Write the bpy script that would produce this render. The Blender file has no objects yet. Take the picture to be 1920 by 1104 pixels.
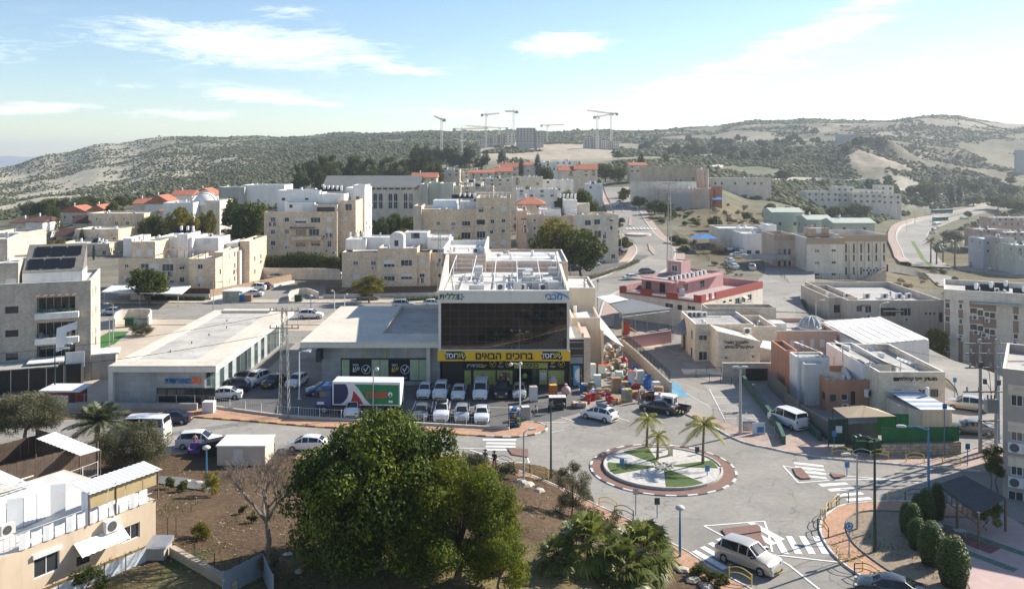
import bpy,bmesh,math,random
import numpy as np
from mathutils import Vector,Matrix
R=math.radians
SC=bpy.context.scene
COL=SC.collection
random.seed(7)
# ------------------------------------------------------------ camera, sky, sun, exposure
F_PX,HOR,CAMH=1650.0,290.0,30.0
cam=bpy.data.objects.new('camera',bpy.data.cameras.new('camera'));COL.objects.link(cam)
cam.location=(0,0,CAMH);cam.rotation_euler=(R(90),0,0)
cam.data.sensor_width=36;cam.data.lens=36*F_PX/1920;cam.data.shift_y=(HOR-552)/1920
cam.data.clip_start=0.5;cam.data.clip_end=30000
SC.camera=cam
SUN_AZ,SUN_EL=60.0,31.0
w=bpy.data.worlds.new('World');SC.world=w;w.use_nodes=True
nt=w.node_tree;N=nt.nodes;L=nt.links
bg=N['Background'];bg.inputs['Strength'].default_value=0.089
sky=N.new('ShaderNodeTexSky');sky.sky_type='NISHITA';sky.sun_disc=False
sky.sun_elevation=R(SUN_EL);sky.sun_rotation=R(SUN_AZ);sky.air_density=1.0;sky.dust_density=0.15;sky.ozone_density=2.6;sky.altitude=300
def mth(op,a,b=None,c=None):
 n=N.new('ShaderNodeMath');n.operation=op
 for i,v in enumerate((a,b,c)):
  if v is None:continue
  if isinstance(v,(int,float)):n.inputs[i].default_value=v
  else:L.new(v,n.inputs[i])
 return n.outputs[0]
tc=N.new('ShaderNodeTexCoord');sx=N.new('ShaderNodeSeparateXYZ');L.new(tc.outputs['Generated'],sx.inputs[0])
az=mth('ARCTAN2',sx.outputs[0],sx.outputs[1]);el=mth('ARCSINE',sx.outputs[2])
cv=N.new('ShaderNodeCombineXYZ');L.new(az,cv.inputs[0]);L.new(el,cv.inputs[1])
def cnoise(scale,sxy,det,rough,rot=0,dist=0.4):
 mp=N.new('ShaderNodeMapping');mp.inputs['Scale'].default_value=(sxy[0],sxy[1],1);mp.inputs['Rotation'].default_value=(0,0,rot)
 L.new(cv.outputs[0],mp.inputs[0])
 n=N.new('ShaderNodeTexNoise');n.inputs['Scale'].default_value=scale;n.inputs['Detail'].default_value=det
 n.inputs['Roughness'].default_value=rough;n.inputs['Distortion'].default_value=dist
 L.new(mp.outputs[0],n.inputs['Vector']);return n.outputs['Fac']
n1=cnoise(7,(1,6),9,.68,R(-9),1.6);n2=cnoise(26,(1,4.5),7,.7,R(12),1.2)
nz=mth('ADD',mth('MULTIPLY',n1,.9),mth('MULTIPLY',n2,.55))
def cloud(px,py,wx,wy,tilt,amp):
 a0=math.atan((px-960)/F_PX);e0=math.atan((HOR-py)/F_PX*math.cos(a0));rx=wx/F_PX;ry=wy/F_PX
 dx=mth('SUBTRACT',az,a0);dy=mth('SUBTRACT',el,e0);c,s=math.cos(tilt),math.sin(tilt)
 u=mth('DIVIDE',mth('ADD',mth('MULTIPLY',dx,c),mth('MULTIPLY',dy,s)),rx)
 v=mth('DIVIDE',mth('SUBTRACT',mth('MULTIPLY',dy,c),mth('MULTIPLY',dx,s)),ry)
 d=mth('ADD',mth('MULTIPLY',u,u),mth('MULTIPLY',v,v))
 return mth('MULTIPLY',mth('EXPONENT',mth('MULTIPLY',d,-1.0)),amp)
cl=None
for a in((480,88,250,34,R(-2),1.0),(380,65,160,18,R(-6),.7),(765,133,75,10,R(-3),.9),(490,180,130,15,R(-5),.85),(1052,82,78,22,R(2),1.15),(535,22,60,12,0,.6),(60,203,100,11,R(3),.75),(340,215,110,10,0,.55),(1420,110,330,30,R(20),.7),(1330,160,240,30,R(14),.65),(1560,45,260,26,R(22),.55),(860,215,120,12,R(-3),.5),(1560,210,420,40,R(4),.3),(1700,120,200,20,R(16),.25),(1180,190,160,22,R(6),.45),(240,160,70,12,R(3),.35),(-420,120,320,30,R(8),.7),(2400,110,420,50,R(12),.7),(2900,30,300,60,R(6),.6)):
 g=cloud(*a);cl=g if cl is None else mth('MAXIMUM',cl,g)
den=mth('MULTIPLY',mth('MULTIPLY',mth('SUBTRACT',mth('ADD',mth('MULTIPLY',cl,.42),nz),.80),2.6),mth('MINIMUM',mth('MULTIPLY',cl,3.0),1.0))
den=mth('MULTIPLY',mth('MINIMUM',mth('MAXIMUM',den,0.0),1.0),.72)
cmix=N.new('ShaderNodeMixRGB');L.new(den,cmix.inputs[0]);L.new(sky.outputs[0],cmix.inputs[1]);cmix.inputs[2].default_value=(10.2,10.35,10.6,1)
L.new(cmix.outputs[0],bg.inputs['Color'])
sl=bpy.data.lights.new('sun','SUN');sl.energy=4.8;sl.angle=R(0.53);sl.color=(1.0,.93,.82)
sun=bpy.data.objects.new('sun',sl);COL.objects.link(sun)
sun.location=(60,40,120);sun.rotation_euler=(R(90-SUN_EL),0,R(180-SUN_AZ))
SC.view_settings.view_transform='Standard';SC.view_settings.look='None';SC.view_settings.exposure=0.9;SC.view_settings.gamma=1
SC.render.engine='CYCLES';cy=SC.cycles
cy.max_bounces=6;cy.diffuse_bounces=3;cy.glossy_bounces=3;cy.transmission_bounces=4;cy.transparent_max_bounces=8;cy.volume_bounces=0
cy.use_denoising=True;cy.caustics_reflective=False;cy.caustics_refractive=False;cy.sample_clamp_indirect=6
# ------------------------------------------------------------ pixels of the photograph to places on the ground
def at(x,y,Y):return Vector(((x-960)*Y/F_PX,Y,CAMH-(y-HOR)*Y/F_PX))
def G(x,y,z=0.0):
 Y=(CAMH-z)*F_PX/(y-HOR);return((x-960)*Y/F_PX,Y)
 # ------------------------------------------------------------ materials
MATS={}
def pbr(name):
 m=bpy.data.materials.new(name);m.use_nodes=True;return m,m.node_tree,m.node_tree.nodes['Principled BSDF']
def mat(name,col,rough=.8,var=.12,scale=1.0,metal=0.0,bump=0.0,stretch=(1,1,1),spec=.35,fine=0.0,coat=0.0,stain=0.0):
 """plain surface with two scales of procedural mottling, vertical dirt streaks (stain) and fine bump"""
 if name in MATS:return MATS[name]
 m,t,b=pbr(name);n,l=t.nodes,t.links
 b.inputs['Roughness'].default_value=rough;b.inputs['Metallic'].default_value=metal;b.inputs['Specular IOR Level'].default_value=spec
 b.inputs['Coat Weight'].default_value=coat
 b.inputs['Base Color'].default_value=(*col,1)
 if var>0:
  g=n.new('ShaderNodeNewGeometry');mp=n.new('ShaderNodeMapping');mp.inputs['Scale'].default_value=stretch;l.new(g.outputs['Position'],mp.inputs[0])
  a=n.new('ShaderNodeTexNoise');a.inputs['Scale'].default_value=scale;a.inputs['Detail'].default_value=6;a.inputs['Roughness'].default_value=.65;l.new(mp.outputs[0],a.inputs['Vector'])
  r=n.new('ShaderNodeMapRange');r.inputs[1].default_value=.3;r.inputs[2].default_value=.7;r.inputs[3].default_value=1-var;r.inputs[4].default_value=1+var;l.new(a.outputs[0],r.inputs[0])
  k=r.outputs[0]
  if fine>0:
   a2=n.new('ShaderNodeTexNoise');a2.inputs['Scale'].default_value=scale*9;a2.inputs['Detail'].default_value=4;l.new(mp.outputs[0],a2.inputs['Vector'])
   r2=n.new('ShaderNodeMapRange');r2.inputs[1].default_value=.3;r2.inputs[2].default_value=.7;r2.inputs[3].default_value=1-fine;r2.inputs[4].default_value=1+fine;l.new(a2.outputs[0],r2.inputs[0])
   q=n.new('ShaderNodeMath');q.operation='MULTIPLY';l.new(k,q.inputs[0]);l.new(r2.outputs[0],q.inputs[1]);k=q.outputs[0]
  if stain>0:
   mp3=n.new('ShaderNodeMapping');mp3.inputs['Scale'].default_value=(1,1,.12);l.new(g.outputs['Position'],mp3.inputs[0])
   a3=n.new('ShaderNodeTexNoise');a3.inputs['Scale'].default_value=1.7;a3.inputs['Detail'].default_value=5;l.new(mp3.outputs[0],a3.inputs['Vector'])
   r3=n.new('ShaderNodeMapRange');r3.inputs[1].default_value=.5;r3.inputs[2].default_value=.72;r3.inputs[3].default_value=1;r3.inputs[4].default_value=1-stain;l.new(a3.outputs[0],r3.inputs[0])
   q=n.new('ShaderNodeMath');q.operation='MULTIPLY';l.new(k,q.inputs[0]);l.new(r3.outputs[0],q.inputs[1]);k=q.outputs[0]
  mx=n.new('ShaderNodeVectorMath');mx.operation='SCALE';mx.inputs[0].default_value=col;l.new(k,mx.inputs['Scale']);l.new(mx.outputs[0],b.inputs['Base Color'])
  if bump>0:
   bp=n.new('ShaderNodeBump');bp.inputs['Strength'].default_value=bump;bp.inputs['Distance'].default_value=.1;l.new(a.outputs[0],bp.inputs['Height']);l.new(bp.outputs[0],b.inputs['Normal'])
 MATS[name]=m;return m
def stone(name,col,bw=.5,bh=.25,var=.16,mortar=.82,rough=.85):
 """coursed stone cladding seen from far: brick texture on the wall's own plane (x+y along, z up), too small to pick apart"""
 if name in MATS:return MATS[name]
 m,t,b=pbr(name);n,l=t.nodes,t.links
 g=n.new('ShaderNodeNewGeometry');s=n.new('ShaderNodeSeparateXYZ');l.new(g.outputs['Position'],s.inputs[0])
 ad=n.new('ShaderNodeMath');ad.operation='ADD';l.new(s.outputs[0],ad.inputs[0]);l.new(s.outputs[1],ad.inputs[1])
 c=n.new('ShaderNodeCombineXYZ');l.new(ad.outputs[0],c.inputs[0]);l.new(s.outputs[2],c.inputs[1])
 br=n.new('ShaderNodeTexBrick');br.inputs['Scale'].default_value=1;br.inputs['Brick Width'].default_value=bw;br.inputs['Row Height'].default_value=bh
 br.inputs['Mortar Size'].default_value=.012;br.inputs['Color1'].default_value=(*[v*(1+var)for v in col],1);br.inputs['Color2'].default_value=(*[v*(1-var)for v in col],1)
 br.inputs['Mortar'].default_value=(*[v*mortar for v in col],1);l.new(c.outputs[0],br.inputs['Vector'])
 mp=n.new('ShaderNodeMapping');mp.inputs['Scale'].default_value=(1,1,.35);l.new(g.outputs['Position'],mp.inputs[0])
 a=n.new('ShaderNodeTexNoise');a.inputs['Scale'].default_value=.35;a.inputs['Detail'].default_value=7;a.inputs['Roughness'].default_value=.7;l.new(mp.outputs[0],a.inputs['Vector'])
 r=n.new('ShaderNodeMapRange');r.inputs[1].default_value=.3;r.inputs[2].default_value=.7;r.inputs[3].default_value=.80;r.inputs[4].default_value=1.16;l.new(a.outputs[0],r.inputs[0])
 mp3=n.new('ShaderNodeMapping');mp3.inputs['Scale'].default_value=(1,1,.1);l.new(g.outputs['Position'],mp3.inputs[0]);a3=n.new('ShaderNodeTexNoise');a3.inputs['Scale'].default_value=1.3;a3.inputs['Detail'].default_value=6;l.new(mp3.outputs[0],a3.inputs['Vector']);r3=n.new('ShaderNodeMapRange');r3.inputs[1].default_value=.5;r3.inputs[2].default_value=.74;r3.inputs[3].default_value=1;r3.inputs[4].default_value=.87;l.new(a3.outputs[0],r3.inputs[0]);q3=n.new('ShaderNodeMath');q3.operation='MULTIPLY';l.new(r.outputs[0],q3.inputs[0]);l.new(r3.outputs[0],q3.inputs[1]);r=q3
 mx=n.new('ShaderNodeVectorMath');mx.operation='SCALE';l.new(br.outputs[0],mx.inputs[0]);l.new(r.outputs[0],mx.inputs['Scale']);l.new(mx.outputs[0],b.inputs['Base Color'])
 b.inputs['Roughness'].default_value=rough;b.inputs['Specular IOR Level'].default_value=.2
 MATS[name]=m;return m
def glass(name,col=(.02,.025,.03),rough=.06,spec=.8):
 if name in MATS:return MATS[name]
 m,t,b=pbr(name);b.inputs['Base Color'].default_value=(*col,1);b.inputs['Roughness'].default_value=rough;b.inputs['Specular IOR Level'].default_value=spec
 MATS[name]=m;return m
def asphalt(name,col):
 """worn road surface: pale and dark patches, tyre-smoothed lanes and hairline cracks"""
 m=mat(name,col,.86,.16,.22,fine=.09,spec=.25);t=m.node_tree;n,l=t.nodes,t.links;b=n['Principled BSDF'];src=b.inputs['Base Color'].links[0].from_socket;g=n.new('ShaderNodeNewGeometry')
 wv=n.new('ShaderNodeTexNoise');wv.inputs['Scale'].default_value=.35;wv.inputs['Detail'].default_value=5;l.new(g.outputs['Position'],wv.inputs['Vector']);ad=n.new('ShaderNodeVectorMath');ad.operation='MULTIPLY_ADD';l.new(wv.outputs['Color'],ad.inputs[0]);ad.inputs[1].default_value=(5,5,0);l.new(g.outputs['Position'],ad.inputs[2])
 v=n.new('ShaderNodeTexVoronoi');v.feature='DISTANCE_TO_EDGE';v.inputs['Scale'].default_value=.16;l.new(ad.outputs[0],v.inputs['Vector']);r=n.new('ShaderNodeMapRange');r.inputs[1].default_value=.0;r.inputs[2].default_value=.011;r.inputs[3].default_value=.62;r.inputs[4].default_value=1;l.new(v.outputs['Distance'],r.inputs[0])
 v2=n.new('ShaderNodeTexVoronoi');v2.inputs['Scale'].default_value=.07;l.new(ad.outputs[0],v2.inputs['Vector']);s2=n.new('ShaderNodeSeparateColor');l.new(v2.outputs['Color'],s2.inputs[0]);r2=n.new('ShaderNodeMapRange');r2.inputs[3].default_value=.88;r2.inputs[4].default_value=1.1;l.new(s2.outputs[0],r2.inputs[0]);q=n.new('ShaderNodeMath');q.operation='MULTIPLY';l.new(r.outputs[0],q.inputs[0]);l.new(r2.outputs[0],q.inputs[1])
 x=n.new('ShaderNodeVectorMath');x.operation='SCALE';l.new(src,x.inputs[0]);l.new(q.outputs[0],x.inputs['Scale']);l.new(x.outputs[0],b.inputs['Base Color']);return m
def roofing(name,col,rough=.85):
 """rolled roofing: lapped strips, ponding marks and dirt"""
 m=mat(name,col,rough,.16,.22,fine=.1);t=m.node_tree;n,l=t.nodes,t.links;b=n['Principled BSDF'];src=b.inputs['Base Color'].links[0].from_socket;g=n.new('ShaderNodeNewGeometry');br=n.new('ShaderNodeTexBrick');br.inputs['Scale'].default_value=1;br.inputs['Brick Width'].default_value=9;br.inputs['Row Height'].default_value=1.05;br.inputs['Mortar Size'].default_value=.025
 br.inputs['Color1'].default_value=(1.04,)*3+(1,);br.inputs['Color2'].default_value=(.93,)*3+(1,);br.inputs['Mortar'].default_value=(.78,)*3+(1,);l.new(g.outputs['Position'],br.inputs['Vector']);a=n.new('ShaderNodeTexNoise');a.inputs['Scale'].default_value=.5;a.inputs['Detail'].default_value=3;l.new(g.outputs['Position'],a.inputs['Vector']);r=n.new('ShaderNodeMapRange');r.inputs[1].default_value=.56;r.inputs[2].default_value=.62;r.inputs[3].default_value=1;r.inputs[4].default_value=.86;l.new(a.outputs[0],r.inputs[0])
 x=n.new('ShaderNodeVectorMath');x.operation='MULTIPLY';l.new(src,x.inputs[0]);l.new(br.outputs[0],x.inputs[1]);y=n.new('ShaderNodeVectorMath');y.operation='SCALE';l.new(x.outputs[0],y.inputs[0]);l.new(r.outputs[0],y.inputs['Scale']);l.new(y.outputs[0],b.inputs['Base Color']);return m
def foliage(name,c1,c2,c3=None,trans=.3,rough=.55,spec=.3):
 """leaf colour picked per leaf from the 'rnd' attribute, with light passing through"""
 if name in MATS:return MATS[name]
 m,t,b=pbr(name);n,l=t.nodes,t.links
 a=n.new('ShaderNodeAttribute');a.attribute_name='rnd';rp=n.new('ShaderNodeValToRGB');e=rp.color_ramp.elements
 e[0].color=(*c1,1);e[1].color=(*c2,1)
 if c3:q=e.new(.6);q.color=(*c2,1);e[2].color=(*c3,1)
 oi=n.new('ShaderNodeObjectInfo');ad=n.new('ShaderNodeMath');ad.operation='MULTIPLY_ADD';l.new(oi.outputs['Random'],ad.inputs[0]);ad.inputs[1].default_value=.3
 sb=n.new('ShaderNodeMath');sb.operation='SUBTRACT';l.new(a.outputs['Fac'],sb.inputs[0]);sb.inputs[1].default_value=.15;l.new(sb.outputs[0],ad.inputs[2])
 l.new(ad.outputs[0],rp.inputs[0]);l.new(rp.outputs[0],b.inputs['Base Color']);b.inputs['Roughness'].default_value=rough;b.inputs['Specular IOR Level'].default_value=spec
 tr=n.new('ShaderNodeBsdfTranslucent');l.new(rp.outputs[0],tr.inputs[0]);mx=n.new('ShaderNodeMixShader');mx.inputs[0].default_value=trans
 l.new(b.outputs[0],mx.inputs[1]);l.new(tr.outputs[0],mx.inputs[2]);l.new(mx.outputs[0],n['Material Output'].inputs[0])
 MATS[name]=m;return m
 # ------------------------------------------------------------ mesh helpers
class MB:
 """collects simple solids into one mesh"""
 def __init__(s):s.v=[];s.f=[];s.m=[];s.k=0
 def quad(s,*p):
  i=len(s.v);s.v+=[tuple(q)for q in p];s.f.append(tuple(range(i,i+len(p))));s.m.append(s.k);return s
 def box(s,x0,x1,y0,y1,z0,z1):
  i=len(s.v);s.v+=[(x,y,z)for z in(z0,z1)for x,y in((x0,y0),(x1,y0),(x1,y1),(x0,y1))]
  for f in((3,2,1,0),(4,5,6,7),(0,1,5,4),(1,2,6,5),(2,3,7,6),(3,0,4,7)):s.f.append(tuple(i+a for a in f));s.m.append(s.k)
  return s
 def prism(s,poly,z0,z1,cap=True):
  n=len(poly);i=len(s.v)
  if sum(poly[a][0]*poly[(a+1)%n][1]-poly[(a+1)%n][0]*poly[a][1]for a in range(n))<0:poly=poly[::-1]
  za=z0 if callable(z0)else(lambda x,y:z0);zb=z1 if callable(z1)else(lambda x,y:z1)
  s.v+=[(x,y,za(x,y))for x,y in poly]+[(x,y,zb(x,y))for x,y in poly]
  for a in range(n):b=(a+1)%n;s.f.append((i+a,i+b,i+n+b,i+n+a));s.m.append(s.k)
  if cap:s.f.append(tuple(range(i+n,i+2*n)));s.f.append(tuple(range(i+n-1,i-1,-1)));s.m+=[s.k,s.k]
  return s
 def sheet(s,poly,z):
  n=len(poly)
  if sum(poly[a][0]*poly[(a+1)%n][1]-poly[(a+1)%n][0]*poly[a][1]for a in range(n))<0:poly=poly[::-1]
  zf=z if callable(z)else(lambda x,y:z)
  i=len(s.v);s.v+=[(x,y,zf(x,y))for x,y in poly];s.f.append(tuple(range(i,i+n)));s.m.append(s.k);return s
 def tube(s,pts,rad,n=8,cap=True):
  pts=[Vector(p)for p in pts];rad=rad if isinstance(rad,(list,tuple))else[rad]*len(pts);rings=[];up0=None
  for j,p in enumerate(pts):
   d=(pts[min(j+1,len(pts)-1)]-pts[max(j-1,0)]);d=d.normalized()if d.length>1e-9 else Vector((0,0,1))
   ref=Vector((0,0,1))if abs(d.z)<.95 else Vector((1,0,0))
   a=d.cross(ref).normalized();b=d.cross(a);i=len(s.v);rings.append(i)
   s.v+=[tuple(p+(a*math.cos(t)+b*math.sin(t))*rad[j])for t in(2*math.pi*q/n for q in range(n))]
  for j in range(len(rings)-1):
   for q in range(n):r=(q+1)%n;s.f.append((rings[j]+q,rings[j]+r,rings[j+1]+r,rings[j+1]+q));s.m.append(s.k)
  if cap:s.f.append(tuple(rings[0]+q for q in range(n-1,-1,-1)));s.f.append(tuple(rings[-1]+q for q in range(n)));s.m+=[s.k,s.k]
  return s
 def cyl(s,x,y,z0,z1,r,n=12,r2=None):return s.tube([(x,y,z0),(x,y,z1)],[r,r if r2 is None else r2],n)
 def lathe(s,prof,n=16,x=0,y=0):
  i=len(s.v)
  for r,z in prof:s.v+=[(x+r*math.cos(2*math.pi*q/n),y+r*math.sin(2*math.pi*q/n),z)for q in range(n)]
  for j in range(len(prof)-1):
   for q in range(n):r_=(q+1)%n;s.f.append((i+j*n+q,i+j*n+r_,i+(j+1)*n+r_,i+(j+1)*n+q));s.m.append(s.k)
  return s
 def add(s,o,M):
  i=len(s.v);s.v+=[tuple(M@Vector(p))for p in o.v];s.f+=[tuple(i+a for a in f)for f in o.f];s.m+=o.m;return s
 def mesh(s,name,mats,smooth=False):
  me=bpy.data.meshes.new(name);me.from_pydata(s.v,[],s.f)
  for m in(mats if isinstance(mats,(list,tuple))else[mats]):me.materials.append(m)
  if any(s.m):me.polygons.foreach_set('material_index',s.m)
  if smooth:me.polygons.foreach_set('use_smooth',[True]*len(me.polygons))
  me.update();return me
 def build(s,name,mats,parent=None,world=True,smooth=False):return link(name,s.mesh(name,mats,smooth),parent,world)
def link(name,me,parent=None,world=True):
 o=bpy.data.objects.new(name,me);COL.objects.link(o)
 if parent is not None:
  o.parent=parent
  if world:
   p,off=parent,Vector()
   while p is not None:off+=p.location;p=p.parent
   o.location=-off
 return o
def tag(o,label=None,cat=None,group=None,kind=None):
 for k,v in(('label',label),('category',cat),('group',group),('kind',kind)):
  if v:o[k]=v
 return o
def thing(name,label,cat,loc=(0,0,0),rz=0.0,group=None):
 o=bpy.data.objects.new(name,None);COL.objects.link(o);o.location=loc;o.rotation_euler=(0,0,rz);o.empty_display_size=.3
 return tag(o,label,cat,group)
def place(name,me,parent,loc=(0,0,0),rz=0.0,rx=0.0):
 o=bpy.data.objects.new(name,me);COL.objects.link(o);o.parent=parent;o.location=loc;o.rotation_euler=(rx,0,rz);return o
def copy_tree(o,parent=None):
 c=o.copy();COL.objects.link(c);c.parent=parent
 for ch in o.children:copy_tree(ch,c)
 return c
def struct(name,mb,m,smooth=False):return tag(mb.build(name,m,None,smooth=smooth),kind='structure')
def sm(a,b,x):t=min(1,max(0,(x-a)/(b-a)));return t*t*(3-2*t)
HEB=None
def letters(name,txt,size,m,parent,loc,rz=0.0,extrude=.03,bold=.0,align='CENTER',shear=0.0,rx=90):
 """raised lettering as a mesh; the text is written in visual order"""
 c=bpy.data.curves.new('t','FONT');c.body=txt;c.size=size;c.extrude=extrude;c.offset=bold;c.align_x=align;c.align_y='CENTER';c.shear=shear;c.resolution_u=3
 t=bpy.data.objects.new('t',c);COL.objects.link(t);dg=bpy.context.evaluated_depsgraph_get();me=bpy.data.meshes.new_from_object(t.evaluated_get(dg))
 bpy.data.objects.remove(t);bpy.data.curves.remove(c);me.name=name;me.materials.clear();me.materials.append(m)
 o=bpy.data.objects.new(name,me);COL.objects.link(o);o.rotation_euler=(R(rx),0,rz)
 if parent is not None:
  o.parent=parent;p,off=parent,Vector()
  while p is not None:off+=p.location;p=p.parent
  o.location=Vector(loc)-off
 else:o.location=loc
 return o
 # ------------------------------------------------------------ the land: one height field from the garden at our feet to the horizon
TY=np.array([0,232,300,400,550,750,1000,1300,1700,2300,3500,8000],float)
TX=np.array([-1400,-400,0,100,200,330,480,700,960,1090,1200,1330,1420,1600,1750,1920,2300,3400],float)
TZ=np.array([[0]*18,[-4,-2,0,0,0,0,0,0,0,0,0,0,0,-3,-8,-10,-12,-14],[-6,-4,-2,-1,0,1.5,1.5,1,1,2,3,1.5,1,-7,-14,-16,-18,-20],[-10,-8,-4,0,3,5,5,3,5,6,7,8,1,-16,-18,-18,-19,-22],[-16,-14,-10,-4,2,6,8,14,14,14,15,12,4,-8,-14,-14,-16,-20],[-20,-18,-14,-10,-8,-4,6,18,22,22,24,18,13,4,-5,-5,-8,-12],[-20,-14,-12,-6,2,12,20,28,35,36,31,27,27,24,12,8,6,0],[-15,-10,0,12,24,38,40,50,52,51,50,50,58,62,66,56,44,30],[-20,-15,4,35,50,66,61,67,76,74,73,82,92,93,103,90,80,60],[-40,-30,-20,-5,10,30,30,30,40,40,40,45,45,45,50,50,40,30],[-60]*18,[-60]*18],float)
def vnoise(x,y,seed=0):
 xi,yi=np.floor(x),np.floor(y);xf,yf=x-xi,y-yi;u,v=xf*xf*(3-2*xf),yf*yf*(3-2*yf)
 def hsh(a,b):q=np.sin(a*127.1+b*311.7+seed*74.7)*43758.5453;return q-np.floor(q)
 return(hsh(xi,yi)*(1-u)+hsh(xi+1,yi)*u)*(1-v)+(hsh(xi,yi+1)*(1-u)+hsh(xi+1,yi+1)*u)*v
def fbm(x,y,o=4,seed=0):
 s,a=0,.5
 for k in range(o):s=s+a*vnoise(x*2**k,y*2**k,seed+k);a*=.5
 return s
def hgt_a(X,Y):
 X=np.asarray(X,float);Y=np.asarray(Y,float);Yc=np.maximum(Y,150.0)
 px=960+F_PX*X/Yc
 i=np.clip(np.searchsorted(TX,px)-1,0,len(TX)-2);tx=np.clip((px-TX[i])/(TX[i+1]-TX[i]),0,1);tx=tx*tx*(3-2*tx)
 j=np.clip(np.searchsorted(TY,Yc)-1,0,len(TY)-2);ty=np.clip((Yc-TY[j])/(TY[j+1]-TY[j]),0,1)
 z=(TZ[j,i]*(1-tx)+TZ[j,i+1]*tx)*(1-ty)+(TZ[j+1,i]*(1-tx)+TZ[j+1,i+1]*tx)*ty
 z=np.where(Yc<232,z*np.clip((Yc-196)/36,0,1)*np.clip((Yc-150)/82,0,1),z)
 far=np.clip((Y-700)/500,0,1);z=z+far*((fbm(X/160,Y/160,4,3)-.47)*26+(fbm(X/40,Y/40,3,9)-.45)*5)
 rg=np.exp(-((px-1700)/190)**2)*np.clip((Y-760)/120,0,1)*np.clip((1150-Y)/150,0,1);z=z+rg*(12+16*np.abs(fbm(X/34,Y/120,3,21)-.5)*4)
 z=z+78*np.exp(-((Y-5600)/500)**2)+16*np.exp(-((px-1770)/60)**2-((Y-1600)/130)**2)
 g=np.clip((86-Y)/28,0,1);g=g*g*(3-2*g)
 edge=8-(80-Y)*-.25
 mk=np.clip((edge-1.5-X)/9,0,1);mk=mk*mk*(3-2*mk)
 dr=np.clip((X-56-.0*Y)/14,0,1)*np.clip((Y-106)/30,0,1)*np.clip((218-Y)/30,0,1);z=np.minimum(z,z*0-9.5*dr*dr*(3-2*dr)*(Y<218)+np.where(dr>0,0,99))
 return z+g*mk*3.2
def hgt(x,y):return float(hgt_a(np.array([x]),np.array([y]))[0])
def GT(x,y,y0=60):
 Y=np.concatenate([np.arange(y0,400,.5),np.arange(400,2600,3.)]);X=(x-960)*Y/F_PX
 d=CAMH-(y-HOR)*Y/F_PX-hgt_a(X,Y);k=int(np.argmax(d<=0))if(d<=0).any()else len(Y)-1
 return(float(X[k]),float(Y[k]),float(hgt(X[k],Y[k])))
def land_material():
 m,t,b=pbr('land');n,l=t.nodes,t.links
 a=n.new('ShaderNodeAttribute');a.attribute_name='cover';g=n.new('ShaderNodeNewGeometry')
 def nz(s,lo,hi,det=6):
  q=n.new('ShaderNodeTexNoise');q.inputs['Scale'].default_value=s;q.inputs['Detail'].default_value=det;q.inputs['Roughness'].default_value=.7;l.new(g.outputs['Position'],q.inputs['Vector'])
  r=n.new('ShaderNodeMapRange');r.inputs[1].default_value=.32;r.inputs[2].default_value=.68;r.inputs[3].default_value=lo;r.inputs[4].default_value=hi;l.new(q.outputs[0],r.inputs[0]);return r.outputs[0],q.outputs[0]
 k1,_=nz(.09,.72,1.3);k2,f2=nz(2.2,.7,1.32)
 mu=n.new('ShaderNodeMath');mu.operation='MULTIPLY';l.new(k1,mu.inputs[0]);l.new(k2,mu.inputs[1])
 mx=n.new('ShaderNodeVectorMath');mx.operation='SCALE';l.new(a.outputs['Color'],mx.inputs[0]);l.new(mu.outputs[0],mx.inputs['Scale']);l.new(mx.outputs[0],b.inputs['Base Color'])
 bp=n.new('ShaderNodeBump');bp.inputs['Strength'].default_value=.6;bp.inputs['Distance'].default_value=.25;l.new(f2,bp.inputs['Height']);l.new(bp.outputs[0],b.inputs['Normal'])
 b.inputs['Roughness'].default_value=.95;b.inputs['Specular IOR Level'].default_value=.1;return m
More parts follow.
